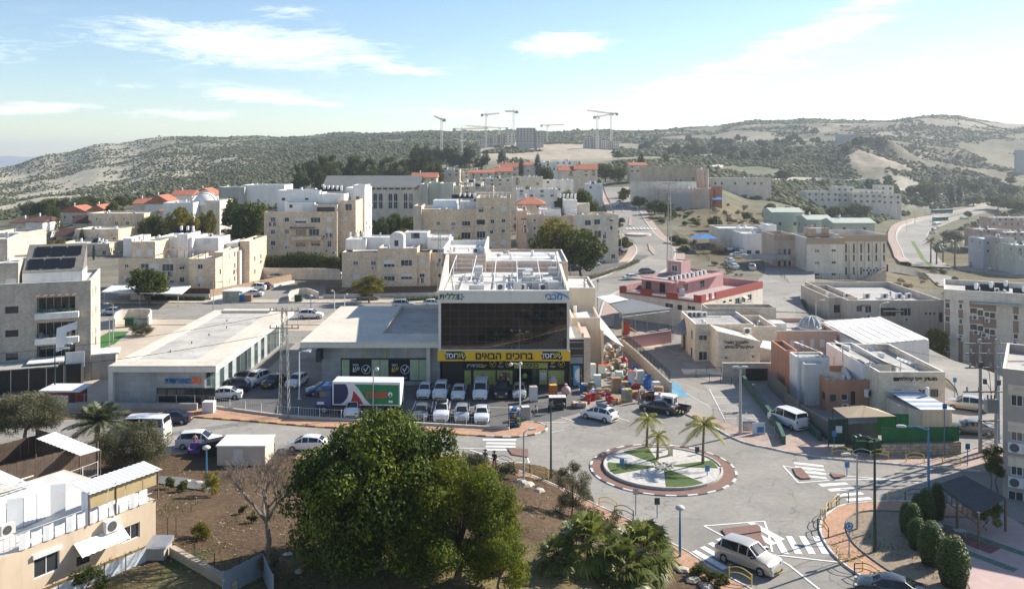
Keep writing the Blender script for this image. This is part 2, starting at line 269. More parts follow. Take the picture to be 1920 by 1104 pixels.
def build_land():
 ys=np.concatenate([np.arange(-60,100,2.0),np.geomspace(100,2600,230)[0:],np.array([2900,3400,4200,4900,5300,5600,5900,6500,8000])])
 ss=np.concatenate([np.linspace(-2.6,-.75,22)[:-1],np.linspace(-.75,.75,280),np.linspace(.75,2.6,22)[1:]])
 S,Y=np.meshgrid(ss,ys);X=S*np.maximum(Y,100);Z=hgt_a(X,Y)
 ny,nx=X.shape;V=np.stack([X,Y,Z],-1).reshape(-1,3);idx=np.arange(nx*ny).reshape(ny,nx)
 Q=np.stack([idx[:-1,:-1],idx[:-1,1:],idx[1:,1:],idx[1:,:-1]],-1).reshape(-1,4)
 me=bpy.data.meshes.new('ground');me.vertices.add(len(V));me.vertices.foreach_set('co',V.ravel());me.loops.add(Q.size);me.loops.foreach_set('vertex_index',Q.ravel())
 me.polygons.add(len(Q));me.polygons.foreach_set('loop_start',np.arange(0,Q.size,4));me.polygons.foreach_set('use_smooth',np.ones(len(Q),bool));me.update(calc_edges=True)
 X,Y=V[:,0],V[:,1];px=960+F_PX*X/np.maximum(Y,60);c=np.zeros((len(V),4));c[:,3]=1
 def S1(a,b,v):t=np.clip((v-a)/(b-a),0,1);return t*t*(3-2*t)
 col=np.tile(np.array([.108,.072,.046]),(len(V),1))
 def lay(rgb,k):
  nonlocal col;k=np.clip(k,0,1)[:,None];col=col*(1-k)+np.array(rgb)*k
 n1=fbm(X/60,Y/60,4,5);n2=fbm(X/18,Y/18,3,8)
 lay((.20,.185,.145),S1(100,130,Y));lay((.145,.14,.09),S1(230,420,Y))
 lay((.43,.385,.29),S1(520,700,Y)*S1(620,380,px))
 lay((.15,.155,.10),S1(520,700,Y)*S1(380,620,px))
 lay((.16,.165,.11),S1(900,1500,Y)*S1(150,420,px)*S1(1000,900,px)*(.35+.65*S1(.4,.55,n1)))
 lay((.38,.325,.25),S1(700,850,Y)*S1(800,900,px)*S1(1230,1130,px)*S1(1400,1250,Y))
 lay((.27,.24,.18),S1(600,760,Y)*S1(1150,1300,px)*S1(.45,.55,n1))
 lay((.15,.125,.075),S1(225,260,Y)*S1(1250,1330,px)*S1(480,400,Y))
 lay((.165,.15,.105),S1(620,800,Y)*S1(1480,1600,px));lay((.30,.26,.20),S1(620,800,Y)*S1(1450,1560,px)*S1(.52,.60,n1)*S1(1900,1700,px))
 lay((.25,.22,.17),S1(1250,1500,Y)*S1(1560,1720,px));lay((.5,.45,.37),S1(620,720,Y)*S1(820,760,Y)*S1(1600,1700,px))
 lay((.05,.09,.03),S1(330,338,px)*S1(402,396,px)*S1(59.5,58.5,Y))
 lay((.19,.155,.07),S1(.55,.62,n2)*S1(86,80,Y)*.8)
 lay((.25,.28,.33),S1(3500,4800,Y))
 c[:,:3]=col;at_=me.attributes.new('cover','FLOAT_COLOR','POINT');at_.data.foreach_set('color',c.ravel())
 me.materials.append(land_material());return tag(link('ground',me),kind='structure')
build_land()
# ------------------------------------------------------------ streets
ASPH=asphalt('asphalt',(.29,.27,.24))
ASPH2=asphalt('asphalt_dark',(.14,.136,.13))
BRICK=mat('brick_paving',(.46,.28,.185),.9,.12,.5,fine=.16,spec=.15)
PINKPAVE=mat('pink_paving',(.42,.32,.27),.9,.12,.5,fine=.14,spec=.15)
BRICKD=mat('dark_brick_paving',(.22,.13,.105),.9,.12,.6,fine=.16)
PLAZA=mat('plaza_paving',(.50,.42,.33),.9,.1,.3,fine=.1)
YARD=mat('yard_paving',(.27,.235,.205),.9,.1,.3,fine=.1)
KERBW=mat('kerb_white',(.72,.70,.66),.8,.15,2);KERBG=mat('kerb_grey',(.13,.125,.12),.85,.15,2);KERBN=mat('kerb_plain',(.52,.49,.44),.85,.15,2)
KERBR=mat('kerb_red',(.36,.06,.05),.75,.2,2);KERBY=mat('kerb_yellow',(.70,.47,.10),.75,.2,2)
PAINT=mat('road_paint',(.80,.79,.76),.75,.16,3,fine=.1)
def gp(*pts):return[G(x,y)for x,y in pts]
def smooth_line(pts,step=.6,closed=False):
 P=[Vector((p[0],p[1]))for p in pts];out=[];n=len(P)
 rng=range(n if closed else n-1)
 for i in rng:
  p0=P[(i-1)%n]if closed or i>0 else P[i];p1=P[i];p2=P[(i+1)%n];p3=P[(i+2)%n]if closed or i+2<n else p2
  k=max(1,int((p2-p1).length/step))
  for a in range(k):
   t=a/k;out.append(tuple(.5*(2*p1+(p2-p0)*t+(2*p0-5*p1+4*p2-p3)*t*t+(3*p1-p0-3*p2+p3)*t**3)))
 if not closed:out.append(tuple(P[-1]))
 return out
def offset(line,d):
 o=[]
 for i,p in enumerate(line):
  a,b=line[max(0,i-1)],line[min(len(line)-1,i+1)];t=Vector((b[0]-a[0],b[1]-a[1]));t=t.normalized()if t.length else Vector((1,0));o.append((p[0]-t.y*d,p[1]+t.x*d))
 return o
STONE1={}
def kerb(line,parent,cols,length=1.0,w=.17,h=.15,z=0.0,name='kerb_stone'):
 """kerb stones laid end to end along a line, each a piece of its own"""
 acc=0;pts=[Vector(p)for p in line];cur=pts[0];i=1;k=0
 while i<len(pts):
  need=length;a=cur.copy()
  while i<len(pts)and(pts[i]-cur).length<need:need-=(pts[i]-cur).length;cur=pts[i];i+=1
  if i>=len(pts):break
  cur=cur+(pts[i]-cur).normalized()*need
  m=cols[k%len(cols)];k+=1;key=(m.name,length,w,h)
  if key not in STONE1:STONE1[key]=MB().box(-.488*length,.488*length,-w/2,w/2,-.02,h-.02).box(-.488*length,.488*length,-w/2+.025,w/2-.025,h-.02,h).mesh('kerb_stone',m)
  mid=(a+cur)/2;d=cur-a;o=place(name,STONE1[key],parent,(mid.x,mid.y,z),math.atan2(d.y,d.x))
big=gp((-900,852),(300,850),(600,850),(860,853),(900,858),(965,880),(1030,905),(1125,950),(1180,975),(1240,1010),(1290,1035),(1330,1063),(1375,1087),(1440,1125),(1800,1200),(2500,1200))+[(70,90),(56,106),(55.5,196),(-160,196)]
struct('road',MB().sheet(big,.006),ASPH)
lot=gp((346,757),(520,781),(640,789),(955,806),(1030,790),(1100,770))+[(8.5,115),(-34,115),(-34.5,140),(-36,140),(-36,108)]
struct('parking_lot',MB().sheet(lot,.012),ASPH2)
up=smooth_line(gp((100,787),(200,781),(285,776),(345,781),(480,791),(600,801),(800,811),(940,820),(985,818),(1015,812),(1026,803),(1015,795),(985,791)))
walk=struct('pavement',MB().prism(up+gp((958,806),(640,790),(520,782),(346,758),(330,752),(200,757),(100,757)),-.05,.11),BRICK)
kerb(up[:int(len(up)*.80)],walk,[KERBR,KERBY],1.15);kerb(up[int(len(up)*.80):],walk,[KERBG,KERBW],.9)
rl=smooth_line(gp((1287,777),(1340,803),(1366,818),(1404,833),(1440,840),(1490,851),(1562,861),(1597,864),(1694,872),(1770,878),(1832,884),(1960,892)))
walk2=struct('pavement',MB().prism(rl+gp((1960,840),(1832,838),(1800,862),(1640,850),(1570,842),(1500,822),(1429,812),(1335,783),(1300,772)),-.05,.11),PINKPAVE)
kerb(rl,walk2,[KERBN,KERBW],1.1)
ol=smooth_line(gp((1830,955),(1803,951),(1734,943),(1663,941),(1592,946),(1572,951),(1552,964),(1541,975),(1537,990),(1541,1006),(1552,1027),(1572,1050),(1598,1071),(1623,1086),(1660,1108),(1700,1135)))
il=smooth_line(gp((1760,1140),(1713,1103),(1655,1065),(1617,1037),(1597,1017),(1587,996),(1587,981),(1597,968),(1622,960),(1668,960),(1713,963),(1745,968),(1850,976)))
walk3=struct('pavement',MB().prism(ol+il,-.05,.11),BRICK);kerb(ol,walk3,[KERBN,KERBW],1.0)
struct('earth_bed',MB().prism(il+gp((2300,1000),(2300,1180)),-.05,.09),mat('bed_earth',(.27,.21,.15),.95,.2,.5,fine=.2,bump=.2))
kerb(il[::-1],walk3,[mat('bed_edge',(.24,.22,.2),.9,.1,3)],1.0,w=.12,h=.2)
gl=smooth_line(gp((560,851),(700,852),(860,854),(900,859),(965,881),(1030,906),(1125,951),(1180,976),(1240,1011),(1290,1036),(1330,1064),(1375,1088),(1450,1130)))
gi=offset(gl,-1.7)
walk4=struct('pavement',MB().prism(gl+gi[::-1],-.3,.11),BRICK);kerb(gl,walk4,[KERBN,KERBW],1.1)
RC=(14.4,84.2)
def ring(r,n=72):return[(RC[0]+r*math.cos(2*math.pi*a/n),RC[1]+r*math.sin(2*math.pi*a/n))for a in range(n)]
rb=tag(MB().prism(ring(6.75),-.03,.06).build('roundabout',BRICKD),kind='structure')
kerb(ring(6.85)+ring(6.85)[:1],rb,[KERBW,KERBG],.98,w=.24,h=.09)
isl=tag(MB().prism(ring(5.45),.0,.2).build('roundabout_island',mat('gravel_white',(.52,.50,.465),.95,.2,2.2,bump=.9,fine=.3)),kind='structure')
kerb(ring(5.55)+ring(5.55)[:1],isl,[KERBN],.82,w=.2,h=.3)
TURF=mat('turf',(.075,.12,.03),.95,.25,1.5,fine=.3,bump=.3)
for a0,a1 in((-96,-55),(168,203),(96,128),(-5,18)):
 q=[(RC[0]+.3*math.cos(R((a0+a1)/2)),RC[1]+.3*math.sin(R((a0+a1)/2)))]+[(RC[0]+5.2*math.cos(R(a0+(a1-a0)*t/8)),RC[1]+5.2*math.sin(R(a0+(a1-a0)*t/8)))for t in range(9)]
 o=MB().prism(q,.19,.235).build('turf_wedge',TURF,isl)
def stripe(p,w,z=.017,name='road_marking'):
 l=smooth_line(p,.8)if len(p)>2 else p;return MB().sheet(offset(l,w/2)+offset(l,-w/2)[::-1],z)
marks=tag(MB().sheet(gp((905,822.5),(968,823),(968,826),(905,825.5)),.017).build('road_markings',PAINT),kind='structure')
MKN=[0]
def mk(mb):MKN[0]+=1;mb.v=[(x,y,z+.0005*MKN[0])for x,y,z in mb.v];mb.build('painted_line',PAINT,marks)
for k in range(3):mk(MB().sheet(gp((912-k,829+k*6),(966,829.5+k*6),(967,833+k*6),(911-k,832+k*6)),.017))
for a in range(4):mk(MB().sheet(gp((1488+a*2,866+a*7.5),(1543+a*2,872+a*7.5),(1545+a*2,875.5+a*7.5),(1489+a*2,869.5+a*7.5)),.017))
for a in range(6):mk(MB().sheet(gp((1534+a*17,907+a*9.3),(1585+a*15,904+a*9.3),(1592+a*14.5,908+a*9.3),(1541+a*16.5,912+a*9.3)),.017))
for a in range(8):x=1297+a*15;mk(MB().sheet(gp((x,1034-a*7.6),(x+9,1031-a*7.6),(x+70,1064-a*7.6),(x+58,1068-a*7.6)),.017))
for a in range(5):x=1448+a*25;mk(MB().sheet(gp((x,1005),(x+12,1005),(x+32,1039),(x+18,1038)),.017))
for p in(((1468,873),(1497,905),(1560,900),(1660,898),(1733,907)),((1468,873),(1560,890),(1640,897),(1690,902)),((1320,986),(1433,977),(1441,1000),(1448,1035)),((1320,986),(1385,1020)),((1455,1045),(1480,1060),(1535,1104),(1560,1125)),((1450,1040),(1572,1054)),((858,840),(985,844)),((895,860),(990,868)),((985,843),(992,868)),((880,843),(935,862))):
 for a,b in zip(p[:-1],p[1:]):mk(stripe([G(*a),G(*b)],.16))
for p in(((1285,737),(1330,763)),((1330,730),(1368,805)),((1337,745),(1385,745)),((1344,757),(1402,757)),((1352,771),(1412,771)),((1360,785),(1425,785)),((1130,775),(1180,790)),((780,752),(770,775)),((812,752),(808,775)),((845,752),(842,778)),((880,755),(878,780)),((790,762),(980,765)),((1052,782),(1075,790)),((1000,792),(1060,792)),((1060,806),(1030,812))):mk(stripe([G(*p[0]),G(*p[1])],.1,.02))
tag(MB().prism(gp((1486,879),(1502,878),(1520,898),(1503,899),(1493,893)),0,.13).build('traffic_island',BRICKD),kind='structure')
tag(MB().prism(gp((1556,888),(1575,891),(1585,893),(1575,897),(1563,896)),0,.13).build('traffic_island',BRICKD),kind='structure')
tag(MB().prism(gp((1353,994),(1419,985),(1426,990),(1427,998),(1362,1008)),0,.14).build('traffic_island',BRICKD),kind='structure')
tag(MB().sheet(gp((1387,1005),(1425,999),(1437,1023),(1420,1022)),.012+.06).build('traffic_island_paving',BRICKD),kind='structure')
tag(MB().prism(gp((950,840),(990,843),(991,858),(960,853)),0,.1).build('traffic_island',BRICKD),kind='structure')
struct('disabled_parking_bay',MB().sheet(gp((1255,718),(1269,716),(1293,744),(1263,744)),.02),mat('blue_bay',(.13,.30,.42),.8,.15,1,fine=.1))
struct('schoolyard_paving',MB().sheet(gp((1180,652),(1250,652),(1300,700),(1330,735),(1270,712),(1235,690)),.016),YARD)
struct('schoolyard_paving',MB().sheet(gp((1170,640),(1232,640),(1270,672),(1210,672)),.014),PLAZA)
struct('plaza',MB().sheet([(-60,104),(-48.3,104),(-48.3,150),(-32,150),(-32,160),(-72,160),(-72,135),(-55,120)],.014),PLAZA)
struct('small_lawn',MB().sheet(gp((186,655),(186,632),(205,622),(243,621),(215,645)),.03),mat('lawn',(.05,.16,.03),.95,.2,1,fine=.25))
bs=struct('pavement',MB().box(-100,0,178,181.5,-.05,.12),PLAZA);kerb([(-100,178),(0,178)],bs,[KERBN,KERBW],1.4)
bs2=struct('pavement',MB().box(-75,-8,155,157.5,-.05,.12),PLAZA);kerb([(-75,157.6),(-8,157.6)],bs2,[KERBN],1.4)
def drape(line3,w,z=.12,name='road',m=ASPH,base=None):
 l=smooth_line(line3,4);a,b=offset(l,w/2),offset(l,-w/2);mb=MB();bw=base or w;ea,eb=offset(l,bw/2),offset(l,-bw/2);zl=[max(hgt(*p),hgt(*q),hgt(*r))+z for p,q,r in zip(l,ea,eb)]
 for i in range(len(l)-1):
  zi,zj=zl[i],zl[i+1];mb.quad((*b[i],zi),(*b[i+1],zj),(*a[i+1],zj),(*a[i],zi))
  for e,s_ in((a,1),(b,-1)):mb.quad((*e[i],zi),(*e[i+1],zj),(*e[i+1],zj-2.5),(*e[i],zi-2.5))
 return struct(name,mb,m,True)
def gt2(*pts):return[GT(x,y,120)[:2]for x,y in pts]
main_road=gt2((1060,612),(1085,560),(1130,538),(1185,517),(1222,490),(1228,465),(1200,441),(1182,415),(1172,390),(1158,368),(1150,352))
drape(main_road,11,.05);[drape(offset(smooth_line(main_road,4),s_*5.7),.45,.2,'kerb_line',KERBN)for s_ in(-1,1)];[drape(offset(smooth_line(main_road,4),s_*7.2),2.4,.16,'pavement',PINKPAVE)for s_ in(-1,1)];PARK=gt2((1068,515),(1110,500),(1160,487),(1180,478));drape(PARK,12,.08,m=ASPH2)
drape([(50,168),(56,190),(70,222),(84,275)],12,.1);drape([(49,96),(57,104),(62,116),(64,135),(60,160)],8,.1)
rb2=GT(1197,441,200);tag(MB().lathe([(.01,rb2[2]+.5),(4.2,rb2[2]+.5),(4.4,rb2[2]-1)],24,rb2[0],rb2[1]).build('roundabout',mat('gravel_pale',(.55,.48,.40),.9,.2,1)),kind='structure')
for k in range(9):a=GT(1176+k*6.5,430,200);tag(MB().box(a[0]-.35,a[0]+.35,a[1]-2.6,a[1]+2.6,a[2]+.1,a[2]+.26).build('road_marking',PAINT),kind='structure')
for q_ in(((1215,458),(1228,470),(1226,480),(1217,470)),((1178,425),(1180,410),(1184,410),(1184,425)),((1168,400),(1163,380),(1167,380),(1172,400))):g_=[GT(*p,200)for p in q_];tag(MB().prism([p[:2]for p in g_],lambda x,y:hgt(x,y)-.5,lambda x,y:hgt(x,y)+.3).build('traffic_island',PINKPAVE),kind='structure')
vr=gt2((1905,384),(1850,393),(1775,410),(1722,430),(1708,452),(1722,480),(1745,505));drape(vr,15,.35)
drape(gt2((1745,505),(1800,505),(1860,512),(1930,520)),11,.35);drape(gt2((1640,500),(1700,512),(1760,520),(1790,540)),9,.35)
vm=offset(smooth_line(vr,4),.5);drape(vm,1.7,.5,'grass_median',mat('median_grass',(.11,.17,.04),.95,.25,.5),14);[drape(offset(smooth_line(vr,4),s_*7.3),.5,.45,'kerb_line',KERBN,14)for s_ in(-1,1)];drape(offset(smooth_line(vr,4),-9.6),3.6,.36,'pavement',PINKPAVE,14)
drape(gt2((1325,330),(1338,318),(1352,305),(1358,293)),9,.3,'dirt_road',mat('pale_dirt',(.60,.53,.43),.95,.15,.1))
drape(gt2((1290,345),(1400,343),(1520,338),(1640,345)),14,.5,'dirt_road',mat('pale_dirt',(.60,.53,.43),.95,.15,.1))
# ------------------------------------------------------------ building kit
LIME=stone('limestone',(.70,.555,.40));LIMEL=stone('limestone_pale',(.72,.61,.475),.55,.28,.1);LIMEG=stone('limestone_grey',(.50,.44,.365),.5,.25,.12)
LIMEP=stone('limestone_pink',(.55,.43,.35),.6,.3,.1);LIMEB=stone('limestone_brown',(.44,.36,.27),.6,.3,.14);LIMEW=stone('limestone_white',(.72,.64,.53),.6,.3,.08)
WHITE=mat('white_plaster',(.80,.77,.72),.85,.06,.6,stain=.16);CREAM=mat('cream_plaster',(.60,.52,.42),.9,.1,.5,stain=.2);WARM=mat('beige_plaster',(.60,.47,.37),.9,.08,.5,stain=.14)
CONC=mat('concrete',(.40,.385,.36),.9,.14,.5,stain=.2,fine=.06);ROOFG=roofing('roof_membrane_grey',(.42,.40,.375));ROOFW=roofing('roof_whitewash',(.62,.605,.575))
TILE=mat('red_roof_tile',(.42,.15,.085),.85,.18,.8,stretch=(1,1,1),fine=.2);BROWNT=mat('brown_roof_tile',(.11,.055,.042),.85,.2,1,fine=.2)
PANE=glass('window_glass',(.045,.05,.055));PANEG=glass('green_glass',(.06,.09,.085),.08);FRAMEW=mat('white_frame',(.74,.74,.73),.5,.03,1);FRAMED=mat('dark_frame',(.035,.035,.04),.5,.05,1)
SHUT=mat('roller_shutter',(.70,.69,.66),.6,.06,1);SURR=mat('window_surround',(.66,.60,.51),.85,.06,1);METAL=mat('galvanised',(.42,.43,.44),.45,.1,2,metal=.5);STEELD=mat('dark_steel',(.05,.052,.055),.5,.1,2,metal=.3)
ACW=mat('ac_white',(.70,.69,.66),.5,.06,2);GRILL=mat('ac_grille',(.10,.10,.10),.6,.05,2);PANEL=glass('solar_panel',(.014,.015,.018),.3,.3);TANK=mat('tank_white',(.78,.78,.77),.5,.05,2)
WINC={}
def window_meshes(w,h,st):
 k=(round(w,1),round(h,1),st)
 if k in WINC:return WINC[k]
 w,h=max(.3,k[0]),max(.3,k[1]);f=MB();p=MB();fm=FRAMED if st in 'dg' else FRAMEW;ex=None
 if st in 'SKH':
  f.k=1;b=.13
  f.box(-b,w+b,-.035,-.002,h,h+b).box(-b,0,-.035,-.002,0,h).box(w,w+b,-.035,-.002,0,h).box(-b-.04,w+b+.04,-.09,-.002,-.09,0);f.k=0
 e=.06
 f.box(0,w,.07,.13,0,e).box(0,w,.07,.13,h-e,h).box(0,e,.07,.13,e,h-e).box(w-e,w,.07,.13,e,h-e)
 if w>.8:
  nm=max(1,int(w/1.0))if st!='g' else max(1,int(w/.8))
  for q in range(nm):x=w*(q+1)/(nm+1);f.box(x-.025,x+.025,.075,.125,e,h-e)
 p.quad((e,.11,e),(w-e,.11,e),(w-e,.11,h-e),(e,.11,h-e))
 if st in 'kK' or st in 'hH':
  z0=0 if st in 'kK' else h*.45;ex=MB();q=z0;n=max(3,int((h-z0)/.18));
  for a in range(n):za=z0+(h-z0)*a/n;ex.box(.02,w-.02,.035+.006*(a%2),.065,za,z0+(h-z0)*(a+1)/n-.012)
 WINC[k]=(f.mesh('window',[fm,SURR]),p.mesh('pane',PANEG if st=='g' else PANE),ex.mesh('shutter',SHUT)if ex else None);return WINC[k]
class Vol:
 """a storeyed block: front-left corner C, width along ang, depth behind it, foot and top; faces F R L B with real openings"""
 def __init__(s,C,w,d,z0,z1,ang=0.0):s.C=Vector((C[0],C[1]));s.w,s.d,s.z0,s.z1,s.ang=w,d,z0,z1,ang;s.h={f:[]for f in 'FRLB'}
 def face(s,f):
  u=Vector((math.cos(s.ang),math.sin(s.ang)));v=Vector((-u.y,u.x))
  return{'F':(s.C,u,s.ang,s.w),'R':(s.C+u*s.w,v,s.ang+R(90),s.d),'L':(s.C+v*s.d,-v,s.ang-R(90),s.d),'B':(s.C+u*s.w+v*s.d,-u,s.ang+R(180),s.w)}[f]
 def uv(s,f,x,y):
  o,u,a,L_=s.face(f);k=(x-960)/F_PX;den=u.x-k*u.y
  t=(k*o.y-o.x)/den;Y=o.y+u.y*t;return t,CAMH-(y-HOR)*Y/F_PX
 def P(s,f,u,z,out=0.0):o,d,a,L_=s.face(f);q=o+d*u+Vector((d.y,-d.x))*out;return Vector((q.x,q.y,z))
 def win(s,f,x0,y0,x1,y1,st='S'):
  a,za=s.uv(f,x0,y1);b,zb=s.uv(f,x1,y0);a2,z2=s.uv(f,x0,y0);return s.hole(f,min(a,b),za,abs(b-a),max(.4,(zb+z2)/2-za),st)
 def hole(s,f,u,z,w,h,st='S'):
  L_=s.face(f)[3];u=max(.12,min(u,L_-w-.12));w=min(w,L_-.24);z=max(s.z0+.02,z);h=min(h,s.z1-.1-z)
  if h>.25 and w>.25 and not any(u<b[0]+b[2]+.02 and b[0]<u+w+.02 and z<b[1]+b[3]+.02 and b[1]<z+h+.02 for b in s.h[f]):s.h[f].append((u,z,w,h,st))
  return s
 def grid(s,f,us,zs,w,h,st='S'):
  for a in us:
   for z in zs:s.hole(f,a-w/2,z,w,h,st if len(st)==1 else random.choice(st))
  return s
 def build(s,parent,m=None,roof=None,par=.7,cap=None,name='wall',capm=None,recess=.16):
  m=m or LIME;mb=MB();t=.22
  for f in 'FRLB':
   o,u,a,L_=s.face(f);hs=s.h[f];us=sorted({0,L_}|{q[0]for q in hs}|{q[0]+q[2]for q in hs});zs=sorted({s.z0,s.z1}|{q[1]for q in hs}|{q[1]+q[3]for q in hs});inn=Vector((-u.y,u.x))
   W=lambda a_,z,dd=0:(o.x+u.x*a_+inn.x*dd,o.y+u.y*a_+inn.y*dd,z)
   for i in range(len(us)-1):
    j=0
    while j<len(zs)-1:
     cu=(us[i]+us[i+1])/2
     ins=lambda jj:any(q[0]<cu<q[0]+q[2]and q[1]<(zs[jj]+zs[jj+1])/2<q[1]+q[3]for q in hs)
     if ins(j):j+=1;continue
     k=j
     while k+1<len(zs)-1 and not ins(k+1):k+=1
     mb.quad(W(us[i],zs[j]),W(us[i+1],zs[j]),W(us[i+1],zs[k+1]),W(us[i],zs[k+1]));j=k+1
   for(a_,z,w_,h_,st)in hs:
    r=recess if st!='n' else 1.5
    mb.quad(W(a_,z),W(a_,z,r),W(a_,z+h_,r),W(a_,z+h_));mb.quad(W(a_+w_,z,r),W(a_+w_,z),W(a_+w_,z+h_),W(a_+w_,z+h_,r))
    mb.quad(W(a_,z),W(a_+w_,z),W(a_+w_,z,r),W(a_,z,r));mb.quad(W(a_,z+h_,r),W(a_+w_,z+h_,r),W(a_+w_,z+h_),W(a_,z+h_));mb.quad(W(a_,z,r),W(a_+w_,z,r),W(a_+w_,z+h_,r),W(a_,z+h_,r))
  A=[s.P(f,0,s.z1)for f in 'FRBL'];c=(A[0]+A[2])/2
  ux=Vector((math.cos(s.ang),math.sin(s.ang),0));vx=Vector((-ux.y,ux.x,0));I=[A[0]+ux*t+vx*t,A[1]-ux*t+vx*t,A[2]-ux*t-vx*t,A[3]+ux*t-vx*t]
  zr=s.z1-par
  for i in range(4):
   j=(i+1)%4;mb.k=1;mb.quad(A[i],A[j],I[j],I[i]);mb.k=0;mb.quad(I[i],I[j],(I[j].x,I[j].y,zr),(I[i].x,I[i].y,zr))
  wl=mb.build(name,[m,capm or m],parent);rf=MB().quad(*[(q.x,q.y,zr)for q in I]).build('roof',roof or ROOFG,parent)
  for f in 'FRLB':
   o,u,a,L_=s.face(f)
   for(a_,z,w_,h_,st)in s.h[f]:
    fr,pn,sh=window_meshes(w_,h_,'s' if st=='n' else st);dd=.0 if st!='n' else 1.36;q=o+u*a_+Vector((-u.y,u.x))*dd
    wo=bpy.data.objects.new('window',fr);COL.objects.link(wo);wo.parent=parent;wo.location=Vector((q.x,q.y,z))-parent.location;wo.rotation_euler=(0,0,a)
    wo.scale=(w_/max(.3,round(w_,1)),1,h_/max(.3,round(h_,1)));place('pane',pn,wo)
    if sh:place('shutter',sh,wo)
  rg_=random.Random(int(s.C.x*13+s.C.y*7+s.z1*5));s.zr=zr;area=s.w*s.d;real=parent.get('category')in('building','house')and s.C.y>60
  if real and par>=.2 and area>24:
   for k in range(min(7,int(area/22))):
    p_=s.P('F',s.w*rg_.uniform(.12,.88),zr,-s.d*rg_.uniform(.15,.85));kd=rg_.choice('avvadppb')
    if kd=='a':ac(parent,p_,rg_.uniform(0,3),rg_.uniform(.9,1.3))
    elif kd=='d':wpl('satellite_dish',DISH_ME,parent,p_,rg_.uniform(-1,1))
    elif kd=='v':wpl('roof_vent',VENT_ME,parent,p_,rg_.uniform(0,1),rg_.uniform(.8,1.6))
    elif kd=='p':wpl('roof_pipe',PIPE_ME,parent,p_,rg_.choice((0,1.57)),rg_.uniform(.7,1.2))
    else:wpl('water_tank',TANK_ME,parent,p_,0,rg_.uniform(.8,1.0))
  if real:
   for f in 'FRL':
    o,u,a,L_=s.face(f)
    for(a_,z,w_,h_,st)in s.h[f]:
     if st in 'SKHs' and.7<w_<2.6 and z>s.z0+1.6:
      t_=rg_.random()
      if t_<.16:ac(parent,s.P(f,a_+w_*.5,z-.85,.2),a,rg_.uniform(.85,1.0))
      elif t_<.24:wpl('laundry',LAUN[rg_.randrange(3)],parent,s.P(f,a_+w_*.5,z-.1,.28),a)
      elif t_<.40 and st in 'SH':wpl('window_awning',AWN_ME,parent,s.P(f,a_+w_*.5,z+h_,.02),a,(w_+.2,1,1))
  return s
DISH_ME=MB().lathe([(.02,0),(.25,.05),(.45,.16),(.46,.17)],12).tube([(0,0,-.5),(0,0,.02)],.03,5).mesh('satellite_dish',mat('dish_grey',(.55,.55,.54),.6,.05))
DISH_ME.transform(Matrix.Translation((0,0,.55))@Matrix.Rotation(R(35),4,'X'));VENT_ME=MB().cyl(0,0,0,.5,.12,8).cyl(0,0,.5,.6,.2,8,.12).mesh('roof_vent',METAL);PIPE_ME=MB().tube([(-2,0,.1),(1.5,0,.1),(1.5,.8,.1),(1.5,.8,.7)],.05,5).mesh('roof_pipe',METAL)
AWN_ME=MB().quad((-.5,0,.05),(.5,0,.05),(.5,-.7,-.25),(-.5,-.7,-.25)).quad((-.5,-.7,-.25),(.5,-.7,-.25),(.5,-.7,-.4),(-.5,-.7,-.4)).mesh('window_awning',mat('awning_fabric',(.55,.50,.42),.8,.1));LAUN=[]
for k in range(3):
 mb=MB()
 for j in range(5):mb.k=(j+k)%3;mb.quad((-.9+j*.36,-.02*(j%2),-.75-.2*((j*3+k)%3)),(-.6+j*.36,.02,-.75-.2*((j*3+k)%3)),(-.6+j*.36,0,0),(-.9+j*.36,0,0))
 LAUN.append(mb.mesh('laundry',[mat('cloth_white',(.66,.65,.63),.9,.1),mat('cloth_navy',(.05,.06,.10),.9,.1),mat('cloth_rose',(.40,.25,.24),.9,.1)]))
def building(name,label,C,z=0.0,cat='building',group=None):return thing(name,label,cat,(C[0],C[1],z),0,group)
AC_ME=MB().box(-.42,.42,-.17,.17,0,.62).mesh('air_conditioner',ACW);FAN_ME=MB().lathe([(.01,.0),(.24,.0),(.25,.012),(.27,.0)],12).mesh('fan_grille',GRILL)
def wpl(name,me,parent,pos,rz=0.0,scale=None):
 p,off=parent,Vector()
 while p is not None:off+=p.location;p=p.parent
 o=place(name,me,parent,Vector(pos)-off,rz)
 if scale:o.scale=(scale,)*3 if isinstance(scale,(int,float))else scale
 return o
def ac(parent,pos,rz=0.0,s=1.0):
 o=wpl('air_conditioner',AC_ME,parent,pos,rz,s);g=place('fan_grille',FAN_ME,o,(-.08,-.175,.31));g.rotation_euler=(R(90),0,0);return o
def ac_px(V,f,x,y,parent,s=1.0):u,z=V.uv(f,x,y);o,d,a,L_=V.face(f);return ac(parent,V.P(f,u,z-.3,.2),a,s)
TANK_ME=MB().lathe([(.001,0),(.27,0),(.29,.03),(.29,1.15),(.24,1.22),(.001,1.24)],14).mesh('water_tank',TANK,True)
_s=MB().quad((-.95,0,.15),(.95,0,.15),(.95,1.5,1.15),(-.95,1.5,1.15));_s.tube([(-.9,1.45,0),(-.9,1.45,1.1)],.03,5);_s.tube([(.9,1.45,0),(.9,1.45,1.1)],.03,5);SOL_ME=_s.mesh('solar_panel',PANEL)
SOLF_ME=MB().box(-1.0,1.0,-.04,0,.08,.16).mesh('panel_frame',METAL)
